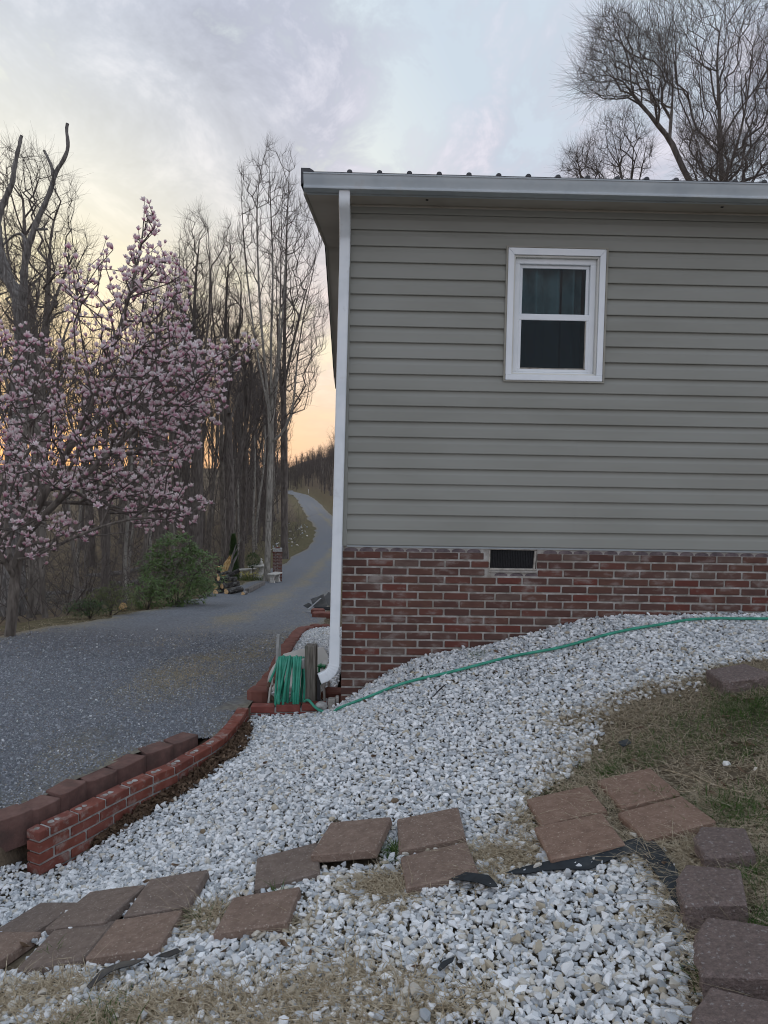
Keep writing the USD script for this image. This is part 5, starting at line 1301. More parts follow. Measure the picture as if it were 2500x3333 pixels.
def grow(guides, tips, bf=.35, step=.5, wob=.06, up=.0, seed=0, limit=None):
    """Guide limbs (lists of points, each starting on or near an earlier one) joined to the twig tips by the shortest balanced paths. Returns points and parents."""
    r = np.random.default_rng(seed); P, par, Ln = [], [], []
    for g in guides:
        g = np.asarray(g, float); n = max(3, int(np.linalg.norm(np.diff(g, axis=0), axis=1).sum() / step) + 1); q = spline(g, n) if len(g) > 2 else np.linspace(g[0], g[-1], n)
        if P:
            A_ = np.array(P); k = int(np.argmin(((A_ - q[0]) ** 2).sum(1)))
            if np.linalg.norm(A_[k] - q[0]) < .3 * step: q = q[1:]
        else: k = -1
        for j, p in enumerate(q):
            pp = k if j == 0 else len(P) - 1; P.append(p); par.append(pp); Ln.append(0 if pp < 0 else Ln[pp] + np.linalg.norm(p - P[pp]))
    P, par, Ln = [np.array(x) for x in (P, par, Ln)]
    T = np.asarray(tips, float); n0 = len(P); cap = n0 + len(T) * 10; PP = np.zeros((cap, 3)); PP[:n0] = P; pr = np.full(cap, -1); pr[:n0] = par; LL = np.zeros(cap); LL[:n0] = Ln; n = n0
    best = np.full(len(T), np.inf); who = np.zeros(len(T), int); done = np.zeros(len(T), bool)

    def upd(i):
        nonlocal best, who
        d = T - PP[i]; dist = np.sqrt((d * d).sum(1)); c = dist + bf * LL[i] + up * np.maximum(-d[:, 2], 0); m_ = c < best; best[m_] = c[m_]; who[m_] = i
    for i in range(n): upd(i)
    istip = np.zeros(cap, bool)
    for _ in range(len(T)):
        c = np.where(done, np.inf, best); t = int(np.argmin(c)); done[t] = True; i = who[t]; a, b = PP[i].copy(), T[t]; L_ = np.linalg.norm(b - a); k = int(min(max(1, round(L_ / step)), 7)); last = i
        off = r.normal(0, wob, (k, 3)) * min(L_, 2.0); lift = np.array([0, 0, .10 * L_])
        for q in range(1, k + 1):
            s_ = q / k; p = a + (b - a) * s_ + (off[q - 1] + lift * 2.5 * s_ * (1 - s_) * (.5 if b[2] > a[2] else -.3)) * (q < k)
            PP[n] = p; pr[n] = last; LL[n] = LL[last] + np.linalg.norm(p - PP[last]); last = n; upd(n); n += 1
        istip[last] = True
    return PP[:n], pr[:n], istip[:n]


def radii(P, par, istip, R, r_tip, fixed=None):
    n = len(P); w = istip.astype(float); order_ = np.arange(n)[::-1]
    for i in order_:
        if w[i] == 0: w[i] = 1
        if par[i] >= 0: w[par[i]] += w[i] - (0 if True else 0)
    w = np.maximum(w, 1)
    # accumulated twigs: reduce the double count of chain points
    cnt = istip.astype(float); 
    for i in order_:
        if par[i] >= 0: cnt[par[i]] += cnt[i]
    cnt = np.maximum(cnt, .6); e = math.log(R / r_tip) / math.log(max(cnt.max(), 2))
    return r_tip * cnt ** e


def limbs(P, par, r, sides=((.05, 9), (.018, 6), (0, 3)), taper=None):
    """every parent-child stretch as a tapering tube"""
    k = np.nonzero(par >= 0)[0]; a, b = P[par[k]], P[k]; rb = r[k]; ra = np.minimum(r[par[k]], rb * 1.35 + .002); V, F, n0 = [], [], 0; done = np.zeros(len(k), bool)
    for lim, m_ in sides:
        q = (~done) & (rb >= lim); done |= q
        if not q.any(): continue
        A_, B_, d = a[q], b[q], b[q] - a[q]; d /= np.linalg.norm(d, axis=1, keepdims=True) + 1e-9
        ref = np.where(np.abs(d[:, 2:]) < .9, [0, 0, 1.0], [1.0, 0, 0]); s1 = np.cross(d, ref); s1 /= np.linalg.norm(s1, axis=1, keepdims=True); s2 = np.cross(d, s1)
        an = np.arange(m_) * 2 * np.pi / m_; c = np.cos(an)[None, :, None] * s1[:, None] + np.sin(an)[None, :, None] * s2[:, None]
        v = np.stack([A_[:, None] - d[:, None] * ra[q][:, None, None] * .25 + c * ra[q][:, None, None], B_[:, None] + d[:, None] * rb[q][:, None, None] * .25 + c * rb[q][:, None, None]], 1).reshape(-1, 3)
        j = np.arange(m_); f = np.stack([j, (j + 1) % m_, m_ + (j + 1) % m_, m_ + j], 1)[None] + (np.arange(q.sum()) * 2 * m_)[:, None, None]
        V.append(v); F.append(f.reshape(-1, 4))
    return V, F


def twig_spray(P, par, istip, n_, length, seed, spread=.6, upward=.3):
    """short straight end twigs off every tip"""
    r = np.random.default_rng(seed); k = np.nonzero(istip)[0]; k = np.repeat(k, n_); base = P[k]; d = P[k] - P[par[k]]; d /= np.linalg.norm(d, axis=1, keepdims=True) + 1e-9
    d = d + r.normal(0, spread, d.shape) + [0, 0, upward]; d /= np.linalg.norm(d, axis=1, keepdims=True); t = r.uniform(.0, .9, (len(k), 1))
    base = P[par[k]] * (1 - t) + base * t; mid_ = base + d * length * r.uniform(.3, .6, (len(k), 1)); d2 = d + r.normal(0, .35, d.shape) + [0, 0, upward * .6]; d2 /= np.linalg.norm(d2, axis=1, keepdims=True)
    end = mid_ + d2 * length * r.uniform(.3, .7, (len(k), 1)); return base, mid_, end


def twigs(mb, tri, r0, r1=.35):
    base, mid_, end = tri; n = len(base)
    for a, b, ra, rb in ((base, mid_, r0, r0 * .75), (mid_, end, r0 * .75, r0 * r1)):
        P = np.vstack([a, b]); par = np.r_[np.full(n, -1), np.arange(n)]
        d = b - a; d /= np.linalg.norm(d, axis=1, keepdims=True) + 1e-9; ref = np.where(np.abs(d[:, 2:]) < .9, [0, 0, 1.0], [1.0, 0, 0]); s1 = np.cross(d, ref); s1 /= np.linalg.norm(s1, axis=1, keepdims=True); s2 = np.cross(d, s1)
        an = np.arange(3) * 2 * np.pi / 3; c = np.cos(an)[None, :, None] * s1[:, None] + np.sin(an)[None, :, None] * s2[:, None]
        v = np.stack([a[:, None] + c * ra, b[:, None] + c * rb], 1).reshape(-1, 3); j = np.arange(3); f = np.stack([j, (j + 1) % 3, 3 + (j + 1) % 3, 3 + j], 1)[None] + (np.arange(n) * 6)[:, None, None]
        mb.add(v, f.reshape(-1, 4))


def bare_tree(t, guides, tips, R, r_tip=.007, bark='bark_0', bf=.35, step=.5, seed=0, spray=(2, .45), wob=.05, cut=.03, twig_mat='twig', spread=.6, upward=.3, flare=True):
    """parts of a leafless tree under thing t: trunk (thick wood) and crown (branches and twigs)"""
    P, par, tip = grow(guides, tips, bf, step, wob, seed=seed); r = radii(P, par, tip, R, r_tip)
    if flare: base = P[0, 2]; r = r * (1 + .45 * np.exp(-np.maximum(P[:, 2] - base, 0) / (R * 2.2)))
    thick = r >= cut; A_, B_ = MB(), MB()
    for m_, sel in ((A_, thick), (B_, ~thick)):
        pp = np.where(sel, par, -1); 
        if (pp >= 0).any():
            V, F = limbs(P, pp, r)
            for v, f in zip(V, F): m_.add(v, f)
    if spray[0]: twigs(B_, twig_spray(P, par, tip, spray[0], spray[1], seed + 9, spread, upward), r_tip * .8)
    put('trunk', A_.geo(), bark, t, smooth=55); put('crown', B_.geo(), twig_mat, t)


def tips_in(fn, n, seed):
    r = np.random.default_rng(seed); return fn(r, n)


def oval(c, rad, n, r, shell=.5, bottom=-.8):
    d = r.normal(size=(n * 2, 3)); d /= np.linalg.norm(d, axis=1, keepdims=True); d = d[d[:, 2] > bottom][:n]; s_ = r.uniform(0, 1, (len(d), 1)) ** shell; return np.asarray(c) + d * s_ * rad


def px_tips(poly, depth, spread, n, seed, ref=None):
    """points whose outline from the road side is poly (photograph positions) at about the given distance"""
    r = np.random.default_rng(seed); pg = Polygon(poly); x0_, y0_, x1_, y1_ = pg.bounds; q = np.c_[r.uniform(x0_, x1_, n * 6), r.uniform(y0_, y1_, n * 6)]; q = q[inside(pg, q)][:n]
    return at_depth(q, depth + r.normal(0, spread, len(q)))


def px_line(pts, depth, seed=0, jit=.25):
    r = np.random.default_rng(seed); o = 0; out = []
    for k, p in enumerate(pts):
        dd = depth + (p[2] if len(p) > 2 else o); out.append(at_depth(np.array(p[:2], float), dd)); o += r.normal(0, jit)
    return np.array(out)


def local(t_loc, pts): return [np.asarray(p) - t_loc for p in pts] if isinstance(pts, list) else pts - t_loc


def make_tree(name, label, cat, guides, tips, group=None, **k):
    loc = np.array(guides[0][0]); loc = loc - [0, 0, .15]; t = thing(name, label, cat, loc, 0, group)
    bare_tree(t, local(loc, list(guides)), tips - loc, **k); return t


# tall many-stemmed tree by the drive: pale trunk, upright stems
b = hit((868, 1893), wild); Dm = (b - CAM) @ FWD
gd = [px_line([(868, 1897, 0), (874, 1700, 0), (880, 1500, 0), (884, 1380, 0), (882, 1150, .2), (888, 900, .4), (880, 650, .3), (876, 470, .3)], Dm),
      px_line([(880, 1500, 0), (872, 1300, -.4), (850, 1050, -.8), (838, 800, -1), (842, 600, -1.1), (870, 480, -1)], Dm),
      px_line([(882, 1400, 0), (905, 1200, .5), (925, 950, .9), (935, 700, 1), (945, 520, 1)], Dm),
      px_line([(884, 1440, 0), (935, 1380, -.5), (965, 1200, -1), (985, 1050, -1.2), (1020, 880, -1.4)], Dm),
      px_line([(872, 1320, -.3), (830, 1100, .8), (800, 850, 1.4), (785, 620, 1.6)], Dm),
      px_line([(884, 1300, 0), (910, 1050, -1.2), (915, 800, -1.6), (925, 560, -1.6)], Dm)]
tp = np.vstack([px_tips([(775, 540), (800, 520), (840, 500), (866, 450), (884, 440), (905, 500), (940, 480), (958, 500), (985, 620), (1040, 700), (1060, 760), (1010, 900), (1075, 980), (1060, 1150), (1010, 1330), (900, 1380), (850, 1280), (800, 1050), (770, 760)], Dm, 1.5, 1150, 5)])
make_tree('tall_tree', 'tall slender bare tree with pale grey trunk and upright stems beside the brick pillar', 'tree', gd, tp, R=.14, r_tip=.0048, bark='bark_2', bf=.42, step=.55, seed=2, spray=(4, .55), cut=.035, upward=.8, spread=.4, wob=.018)
# twin behind it, darker
b2 = hit((935, 1850), wild)
gd = [px_line([(925, 1815, 0), (925, 1500, 0), (925, 1200, 0), (930, 900, 0), (938, 640, 0)], Dm + 5), px_line([(926, 1350, 0), (905, 1100, -.4), (900, 850, -.6)], Dm + 5), px_line([(926, 1250, 0), (970, 1050, .4), (1010, 900, .6)], Dm + 5)]
make_tree('tall_tree', 'dark straight bare tree rising just behind the pale grey trunk', 'tree', gd, px_tips([(860, 800), (930, 560), (1000, 780), (1050, 900), (1040, 1200), (960, 1350), (880, 1200)], Dm + 5, 1.5, 420, 8), R=.18, r_tip=.0055, bark='bark_1', bf=.4, step=.7, seed=3, spray=(3, .65), upward=.6, wob=.025)

# old tree at the left edge with broken dead limbs
Dd = 19.0
gd = [px_line([(40, 2000, 0), (50, 1500, 0), (62, 1250, 0), (70, 1060, 0), (40, 930, .2)], Dd), px_line([(70, 1060, 0), (84, 850, -.4), (120, 720, -.6), (165, 620, -.7), (185, 560, -.7), (215, 500, -.8), (218, 440, -.8), (219, 400, -.8)], Dd, 1, .02),
      px_line([(176, 600, -.7), (172, 560, -.8), (158, 520, -.8), (142, 490, -.8)], Dd, 1, .02),
      px_line([(40, 930, .2), (10, 850, .3), (-5, 720, .3), (10, 660, .3), (38, 600, .2), (48, 540, .2), (62, 470, .2), (70, 440, .2)], Dd, 1, .02), px_line([(40, 930, .2), (-40, 820, .5), (-60, 700, .6)], Dd, 1, .02),
      px_line([(84, 850, -.4), (60, 760, 0), (40, 770, .2), (0, 810, .3)], Dd, 1, .02), px_line([(118, 745, -.6), (135, 748, -.5), (155, 745, -.4)], Dd, 1, .02)]
t = thing('old_tree', 'old grey tree with thick broken dead limbs against the sky at the left edge', 'tree', gd[0][0] - [0, 0, .2])
loc = np.array(gd[0][0]) - [0, 0, .2]
for k, (g, ra, rb_) in enumerate(zip(gd, (.32, .125, .05, .145, .11, .05, .04), (.15, .036, .03, .042, .05, .022, .025))):
    q = spline(g, 46) - loc; q = rocky(q, 50 + k, .06, 2.2); rr = np.linspace(0, 1, 46) ** .7; put('trunk' if k == 0 else 'dead_limb', MB().tube(q, (ra + (rb_ - ra) * rr) * (1 + .10 * np.sin(np.arange(46) * 1.7 + k)), 10).geo(), 'dead_wood', t, smooth=60)
# living tree behind it
Dl = 24
gd = [px_line([(120, 1990, 0), (130, 1600, 0), (110, 1250, 0), (85, 1050, 0), (80, 850, .3), (75, 650, .5)], Dl), px_line([(110, 1250, 0), (150, 1050, -.5), (160, 850, -1), (180, 700, -1.2), (240, 600, -1.4)], Dl), px_line([(85, 1060, 0), (30, 850, .8), (10, 650, 1.2)], Dl), px_line([(150, 1060, -.5), (200, 920, .2), (280, 760, .6)], Dl)]
make_tree('wood_tree', 'broad bare tree with fine rounded crown behind the dead limbs at left', 'tree', gd, px_tips([(-60, 520), (20, 470), (80, 455), (140, 480), (200, 540), (255, 580), (265, 640), (240, 720), (320, 780), (300, 900), (200, 1050), (60, 1100), (-60, 900)], Dl, 1.6, 680, 15), R=.20, r_tip=.0042, bark='bark_0', bf=.4, step=.6, seed=6, spray=(4, .7), upward=.4)

# trees behind the house at right
Do = 27.0
gd = [px_line([(2365, 900, 0), (2362, 700, 0), (2352, 600, 0), (2345, 480, 0), (2340, 330, 0), (2335, 200, .4), (2350, 60, .6), (2390, -60, .8)], Do),
      px_line([(2340, 330, 0), (2300, 290, -.3), (2250, 255, -.6), (2215, 170, -.9), (2190, 80, -1), (2170, -40, -1.1)], Do), px_line([(2300, 290, -.3), (2305, 220, -.8), (2290, 120, -1), (2290, 20, -1.2)], Do),
      px_line([(2335, 215, .4), (2300, 120, 1.2), (2270, 20, 1.5)], Do), px_line([(2345, 480, 0), (2385, 440, .8), (2410, 340, 1.2), (2440, 220, 1.5), (2470, 60, 1.6)], Do), px_line([(2352, 600, 0), (2400, 470, -.8), (2430, 330, -1.2), (2450, 150, -1.5)], Do)]
tp = px_tips([(2090, 20), (2110, -60), (2500, -80), (2680, 60), (2680, 500), (2560, 600), (2300, 580), (2200, 430), (2180, 260), (2110, 160)], Do, 2.0, 1600, 25)
make_tree('oak_tree', 'largest bare tree behind the roof at right, with straight dark trunk', 'tree', gd, tp, R=.145, r_tip=.0040, bark='bark_1', bf=.55, step=.55, seed=11, spray=(4, 1.1), upward=.4, wob=.03)
gd = [px_line([(2290, 900, 0), (2245, 590, 0), (2210, 520, 0), (2180, 455, 0), (2140, 405, -.2), (2100, 355, -.3), (2062, 310, -.4), (2052, 230, -.5), (2020, 130, -.6), (1990, 60, -.7)], Do - 3, 1, .05),
      px_line([(2140, 405, -.2), (2150, 370, -.4), (2130, 320, -.6), (2105, 270, -.7), (2060, 190, -.8), (2000, 120, -.9)], Do - 3, 1, .05), px_line([(2080, 340, -.3), (2020, 320, -.5), (1965, 322, -.6), (1930, 295, -.6), (1890, 275, -.6)], Do - 3, 1, .05),
      px_line([(2062, 312, -.4), (2020, 265, -.5), (1950, 270, -.5), (1930, 255, -.5)], Do - 3, 1, .05), px_line([(2180, 455, 0), (2185, 380, .3), (2190, 280, .5), (2175, 150, .6)], Do - 3, 1, .05)]
tp = px_tips([(1872, 270), (1880, 215), (1910, 170), (1935, 60), (1985, 18), (2040, 30), (2100, 80), (2180, 120), (2200, 300), (2150, 380), (2080, 300), (2000, 330), (1900, 320)], Do - 3, 1.1, 800, 26)
make_tree('oak_tree', 'bare tree leaning left over the roof with a long crooked limb', 'tree', gd, tp, R=.092, r_tip=.0038, bark='bark_1', bf=.5, step=.4, seed=12, spray=(4, 1.0), upward=.3, wob=.035)
for k, (poly, x, y0_, y1_, n, lab) in enumerate([([(1905, 520), (1925, 420), (1990, 350), (2060, 340), (2130, 440), (2120, 560), (2040, 590), (1950, 590)], 2055, 900, 480, 420, 'small bare tree with dense fine twigs behind the middle of the roof'),
                                          ([(1820, 560), (1840, 490), (1880, 470), (1930, 440), (1960, 560), (1900, 600)], 1935, 900, 540, 240, 'low bare treetop showing leftmost above the gutter at right'),
                                          ([(2200, 420), (2300, 400), (2420, 430), (2480, 520), (2440, 600), (2230, 600)], 2330, 900, 500, 420, 'thicket of bare crooked branches just above the gutter, between the two big trees'),
                                          ([(2430, 200), (2500, 60), (2640, 100), (2640, 560), (2460, 590)], 2520, 900, 350, 420, 'dense bare tree cut off by the right picture edge above the roof')]):
    D_ = Do + (5, 7, -4, 2)[k]; gd = [px_line([(x, y0_, 0), (x - 4, (y0_ + y1_) / 2, 0), (x + 8, y1_, 0)], D_), px_line([(x - 3, (y0_ + y1_) / 2 + 40, 0), (x - 45, y1_ + 30, .5), (x - 60, y1_ - 40, .8)], D_), px_line([(x - 2, (y0_ + y1_) / 2 + 20, 0), (x + 40, y1_ + 40, -.5), (x + 55, y1_ - 40, -.8)], D_)]
    make_tree('bare_tree', lab, 'tree', gd, px_tips(poly, D_, 1.2, n, 30 + k), R=.085, r_tip=.0040, bark='bark_1', bf=.5, step=.5, seed=20 + k, spray=(4, .75), wob=.035)

for k, (poly, x, yb, yt, D_, n, lab) in enumerate([([(560, 1050), (555, 830), (600, 700), (650, 670), (690, 760), (700, 1000), (640, 1150)], 640, 1880, 720, 33, 420, 'bare tree with a fine upswept crown just above the right side of the magnolia'),
                                               ([(680, 1100), (690, 820), (735, 700), (790, 760), (800, 1000), (760, 1200)], 742, 1870, 740, 36, 380, 'bare tree filling the gap between the magnolia and the pale trunk'),
                                               ([(350, 1000), (430, 880), (560, 900), (600, 1050), (480, 1150)], 520, 1900, 950, 30, 300, 'low bare crown showing through the top of the magnolia')]):
    gd = [px_line([(x, yb, 0), (x + 4, (yb + yt) / 2 + 150, .1), (x - 6, (yb + yt) / 2 - 100, .2), (x + 10, yt + 60, .3)], D_), px_line([(x + 2, (yb + yt) / 2 + 40, 0), (x - 40, (yb + yt) / 2 - 180, .6), (x - 55, yt + 90, .9)], D_), px_line([(x + 2, (yb + yt) / 2 - 20, 0), (x + 35, (yb + yt) / 2 - 220, -.6), (x + 40, yt + 80, -.8)], D_)]
    make_tree('bare_tree', lab, 'tree', gd, px_tips(poly, D_, 1.6, n, 70 + k), R=.17, r_tip=.0045, bark='bark_1', bf=.45, step=.7, seed=60 + k, spray=(4, .75), wob=.03, upward=.5)
# the wood: six kinds of bare tree, set out one by one
kinds = []
WL = ['straight slim bare trunk in the crowded wood left of the drive', 'forked bare trunk in the crowded wood left of the drive', 'dark bare trunk in the crowded wood left of the drive', 'thin pale bare trunk in the crowded wood left of the drive', 'leaning bare trunk in the crowded wood left of the drive', 'stout bare trunk in the crowded wood left of the drive']
WG = [f'{w} bare trunks of the wood' for w in ('slim', 'forked', 'dark', 'thin pale', 'leaning', 'stout')]
for k in range(6):
    r = np.random.default_rng(200 + k); H = (17, 16, 19, 13, 15, 18)[k]; R = (.13, .15, .19, .08, .12, .25)[k]; lean = (.3, .5, .2, .5, 1.8, .3)[k]; a = r.uniform(0, 6.28)
    top = np.array([lean * math.cos(a), lean * math.sin(a), H * .78]); g0 = np.array([[0, 0, -.4], top * .3 + r.normal(0, .12, 3), top * .6 + r.normal(0, .2, 3), top]); gs = [g0]
    for q in range((2, 3, 3, 1, 2, 4)[k]):
        z = r.uniform(.38, .62); p0 = spline(g0, 60)[int(z * 59)]; an = r.uniform(0, 6.28); gs.append(np.array([p0, p0 + [math.cos(an) * 1.0, math.sin(an) * 1.0, H * .14], p0 + [math.cos(an) * 1.7, math.sin(an) * 1.7, H * .3]]))
    cr = oval((top[0] * 1.1, top[1] * 1.1, H * .76), (2.3 + .2 * k, 2.3, H * .26), (230, 260, 300, 130, 210, 330)[k], r, .6); low = np.c_[r.normal(0, 1.1, 40), r.normal(0, 1.1, 40), r.uniform(H * .12, H * .5, 40)]
    kinds.append((gs, np.vstack([cr, low]), dict(R=R, r_tip=.0055, bark=f'bark_{(0, 0, 1, 2, 0, 1)[k]}', bf=.45, step=.9, seed=40 + k, spray=(3, .8), cut=.045, upward=.5)))
r = np.random.default_rng(77); spots = []


def seen(p, m=60):
    d = np.asarray(p) - CAM; z = d @ FWD; return z > 2 and -m < 1250 + FPX * (d @ RGT) / z < 1120


cand = []
for _ in range(9000):
    y = 7 + 85 * r.random() ** 1.25; x = xl(y) - 1.6 - r.exponential(11.0)
    if seen((x, y, 0)): cand.append((x, y))
bank_c = []
for y, n in ((62, 7), (78, 10), (98, 12), (122, 14), (140, 10)):
    for _ in range(n): yy = y + r.uniform(-8, 8); bank_c.append((xr(yy) + 2.2 + r.exponential(3.5), yy))
cand = bank_c + cand
for x, y in cand:
    if len(spots) >= 160: break
    d = math.hypot(x, y)
    px_ = 1250 + FPX * ((np.array([x, y, 0]) - CAM) @ RGT) / ((np.array([x, y, 0]) - CAM) @ FWD)
    if 905 < px_ < 1012 and y < 150 and x < xr(y): continue                    # the view down the drive stays open
    if y < 11 and px_ < 420: continue                              # room for the magnolia
    if px_ > 640 and y < 30: continue
    if px_ < 330 and r.random() < .55: continue
    if all(math.hypot(x - a, y - b) > 1.15 for a, b, _ in spots): spots.append((x, y, 0))
# nearer trunks can be told apart; those far off share a label
first = {}
for i, (x, y, _) in enumerate(sorted(spots, key=lambda s_: s_[1])):
    right_side = x > xr(y); k = int(r.choice(6, p=(.20, .16, .22, .14, .12, .16))); sc_ = r.uniform(.72, 1.12) * (.62 if right_side else 1.0); z = float(wild(x, y))
    rel = np.array([x, y, z]) - CAM; dep = rel @ FWD; px_ = 1250 + FPX * (rel @ RGT) / dep; lim = np.interp(px_, [-80, 120, 260, 330, 540, 570, 700, 760, 800, 1100], [700, 720, 900, 1010, 1000, 720, 680, 760, 900, 1150]) + abs(r.normal(0, 70))
    sc_ = min(sc_, max(.30, (CAM[2] + (1512 - lim) / FPX * dep - z) / (17, 16, 19, 13, 15, 18)[k]))
    lab, grp = (WL[k], WG[k]) if not right_side else (WL[k].replace('in the crowded wood left of the drive', 'on the bank right of the far drive'), WG[k] + ' on the bank')
    if k not in first:
        gs, tp, kw = kinds[k]; t = thing('wood_tree', lab, 'tree', (x, y, z), r.uniform(0, 360), grp, sc_); bare_tree(t, gs, tp, **kw); first[k] = t
    else: copy_of(first[k], lab, (x, y, z), r.uniform(0, 360), grp, sc_, float(np.clip(r.normal(0, 3.2), -8, 8)))
# far wood beyond: one mass
path_ = '/World/far_wood'; pi = UsdGeom.PointInstancer.Define(stage, path_); UsdGeom.Scope.Define(stage, path_ + '/kinds'); rel = pi.CreatePrototypesRel()
for k in range(4):
    rr = np.random.default_rng(500 + k); H = (9, 11, 8, 10)[k]; mb = MB(); mb.tube([(0, 0, -1), (.1, .1, H * .4), (rr.normal(0, .4), .2, H * .8)], [.13, .10, .04], 5)
    P, par, tip = grow([np.array([[0, 0, -.5], [.1, .1, H * .4], [.2, .2, H * .75]])], oval((.2, .2, H * .66), (2.0, 2.0, H * .36), 90, rr, .6), .4, 1.2, .06, seed=k); rd = radii(P, par, tip, .12, .012); V, F = limbs(P, par, rd, ((.06, 4), (0, 3)))
    for v, f in zip(V, F): mb.add(v, f)
    twigs(mb, twig_spray(P, par, tip, 2, .9, k, .6, .4), .009); q = usdkit.mesh(stage, f'{path_}/kinds/tree_{k:03d}', mb.geo(), '/World/Looks/twig'); rel.AddTarget(q.GetPath())
pts = []
while len(pts) < 1000:
    y = 60 + 240 * r.random() ** .8; x = -4 - y * .62 * r.random() + r.normal(0, 3)
    if xl(y) - 3 < x < xr(y) + 3 and y < 170: continue
    px_ = 1250 + FPX * ((np.array([x, y, 0]) - CAM) @ RGT) / ((np.array([x, y, 0]) - CAM) @ FWD)
    if 880 < px_ < 1040 and y < 130: continue
    if px_ > 1180: continue
    pts.append((x, y, float(y > 130 and px_ > 870)))
for _ in range(420):
    y = r.uniform(135, 270); zc_ = y * 1.0 + 6; u_ = r.uniform(860, 1110); x = CAM[0] + (u_ - 1202) / FPX * zc_
    if xl(y) - 2 < x < xr(y) + 2 and y < 172: continue
    pts.append((x, y, 1.0))
pts = np.array(pts); sc_ = np.where(pts[:, 2] > .5, r.uniform(.34, .60, len(pts)), r.uniform(.16, .32, len(pts))); zz = wild(pts[:, 0], pts[:, 1]); a = r.uniform(0, 6.28, len(pts))
pi.CreateProtoIndicesAttr(Vt.IntArray.FromNumpy(r.integers(0, 4, len(pts)).astype(np.int32))); pi.CreatePositionsAttr(Vt.Vec3fArray.FromNumpy(np.c_[pts[:, :2], zz].astype(np.float32)))
pi.CreateScalesAttr(Vt.Vec3fArray.FromNumpy(np.stack([sc_, sc_, sc_], 1).astype(np.float32))); pi.CreateOrientationsAttr(Vt.QuathArray([Gf.Quath(math.cos(q / 2), 0, 0, math.sin(q / 2)) for q in a]))
tag(pi, 'distant leafless wood on the far side of the valley', 'wood', kind='stuff')
# brush and saplings under the trees
n = 1100; y = 6 + 60 * rng.random(n) ** 1.4; x = xl(y) - 1.2 - rng.exponential(7, n); base = np.c_[x, y, wild(x, y) - .1]; d = np.c_[rng.normal(0, .5, n), rng.normal(0, .5, n), np.ones(n)]; L_ = rng.uniform(.7, 3.2, n)[:, None]
mb = MB(); twigs(mb, (base, base + d * L_ * .5, base + d * L_ + rng.normal(0, .18, (n, 3)) * L_), .011, .3)
q = np.repeat(np.arange(n), 3); t = rng.uniform(.25, .9, (len(q), 1)); b0 = base[q] + d[q] * L_[q] * t; dd = rng.normal(0, 1, (len(q), 3)) * [1, 1, .5] + [0, 0, .5]; e_ = b0 + dd * .35; twigs(mb, (b0, (b0 + e_) / 2 + rng.normal(0, .03, (len(q), 3)), e_), .006, .4)
tag(put('undergrowth', mb.geo(), 'twig'), 'leafless saplings and brush crowding the floor of the wood', 'brush', kind='stuff')

# ------------------------------------------------------------------ magnolia in bloom
Dg = 11.6
mg0 = whit((40, 2075))[0]; Dg = (mg0 - CAM) @ FWD
gd = [px_line([(30, 2085, 0), (48, 1900, .1), (75, 1760, .2), (130, 1640, .2), (230, 1450, .1), (320, 1260, 0), (400, 1030, -.1), (455, 820, -.1), (470, 690, -.1)], Dg, 1, 0),
      px_line([(100, 2065, .1), (85, 1985, .1), (62, 1910, .1), (48, 1860, .1)], Dg, 1, 0),
      px_line([(75, 1760, .2), (180, 1640, -.3), (330, 1500, -.6), (520, 1330, -.9), (680, 1210, -1.0), (800, 1135, -1.1)], Dg, 1, 0),
      px_line([(48, 1880, .1), (20, 1700, .5), (20, 1480, .8), (50, 1270, 1.0), (110, 1090, 1.0)], Dg, 1, 0),
      px_line([(130, 1640, .2), (290, 1640, .6), (450, 1660, .9), (620, 1655, 1.1)], Dg, 1, 0), px_line([(60, 1820, .1), (200, 1770, -.6), (380, 1700, -1.0), (540, 1690, -1.3)], Dg, 1, 0),
      px_line([(230, 1450, .1), (400, 1300, .5), (520, 1050, .7), (560, 880, .7), (590, 820, .7)], Dg, 1, 0), px_line([(48, 1880, .1), (-60, 1700, -.5), (-160, 1500, -.9)], Dg, 1, 0), px_line([(20, 1700, .5), (-70, 1450, .9), (-80, 1250, 1.0)], Dg, 1, 0),
      px_line([(320, 1260, 0), (260, 1050, -.6), (240, 900, -.8), (215, 800, -.9)], Dg, 1, 0)]
ft = []
for poly, n, sd_ in [([(440, 760), (470, 650), (492, 655), (520, 780), (545, 850), (520, 960), (420, 960), (405, 880)], 75, 1), ([(185, 880), (215, 800), (300, 850), (350, 770), (400, 880), (560, 830), (600, 880), (630, 960), (600, 1120), (400, 1140), (220, 1120), (190, 1000)], 175, 2),
                     ([(-120, 1100), (0, 1060), (110, 1065), (200, 1120), (420, 1100), (640, 1060), (660, 1120), (790, 1090), (850, 1120), (760, 1230), (740, 1330), (640, 1480), (300, 1480), (-120, 1480)], 640, 3),
                     ([(-120, 1480), (640, 1470), (500, 1600), (470, 1560), (330, 1660), (200, 1600), (-120, 1700)], 250, 4), ([(390, 1590), (560, 1560), (690, 1640), (620, 1720), (560, 1730), (480, 1745), (430, 1720), (400, 1660)], 90, 5),
                     ([(-100, 1640), (120, 1650), (260, 1700), (330, 1740), (240, 1770), (120, 1820), (-100, 1850)], 105, 6), ([(340, 1150), (740, 1120), (720, 1300), (480, 1420), (330, 1350)], 130, 7)]:
    ft.append(px_tips(poly, Dg, 1.0 if sd_ != 1 else .35, int(n * 1.6), 60 + sd_))
ft = np.vstack(ft)
loc = mg0 - [0, 0, .15]; mag = thing('magnolia_tree', 'magnolia in full pink and white bloom beside the drive', 'tree', loc)
P, par, tip = grow(local(loc, gd), ft - loc, .38, .28, .06, seed=4); rd = radii(P, par, tip, .08, .0052)
A_, B_ = MB(), MB()
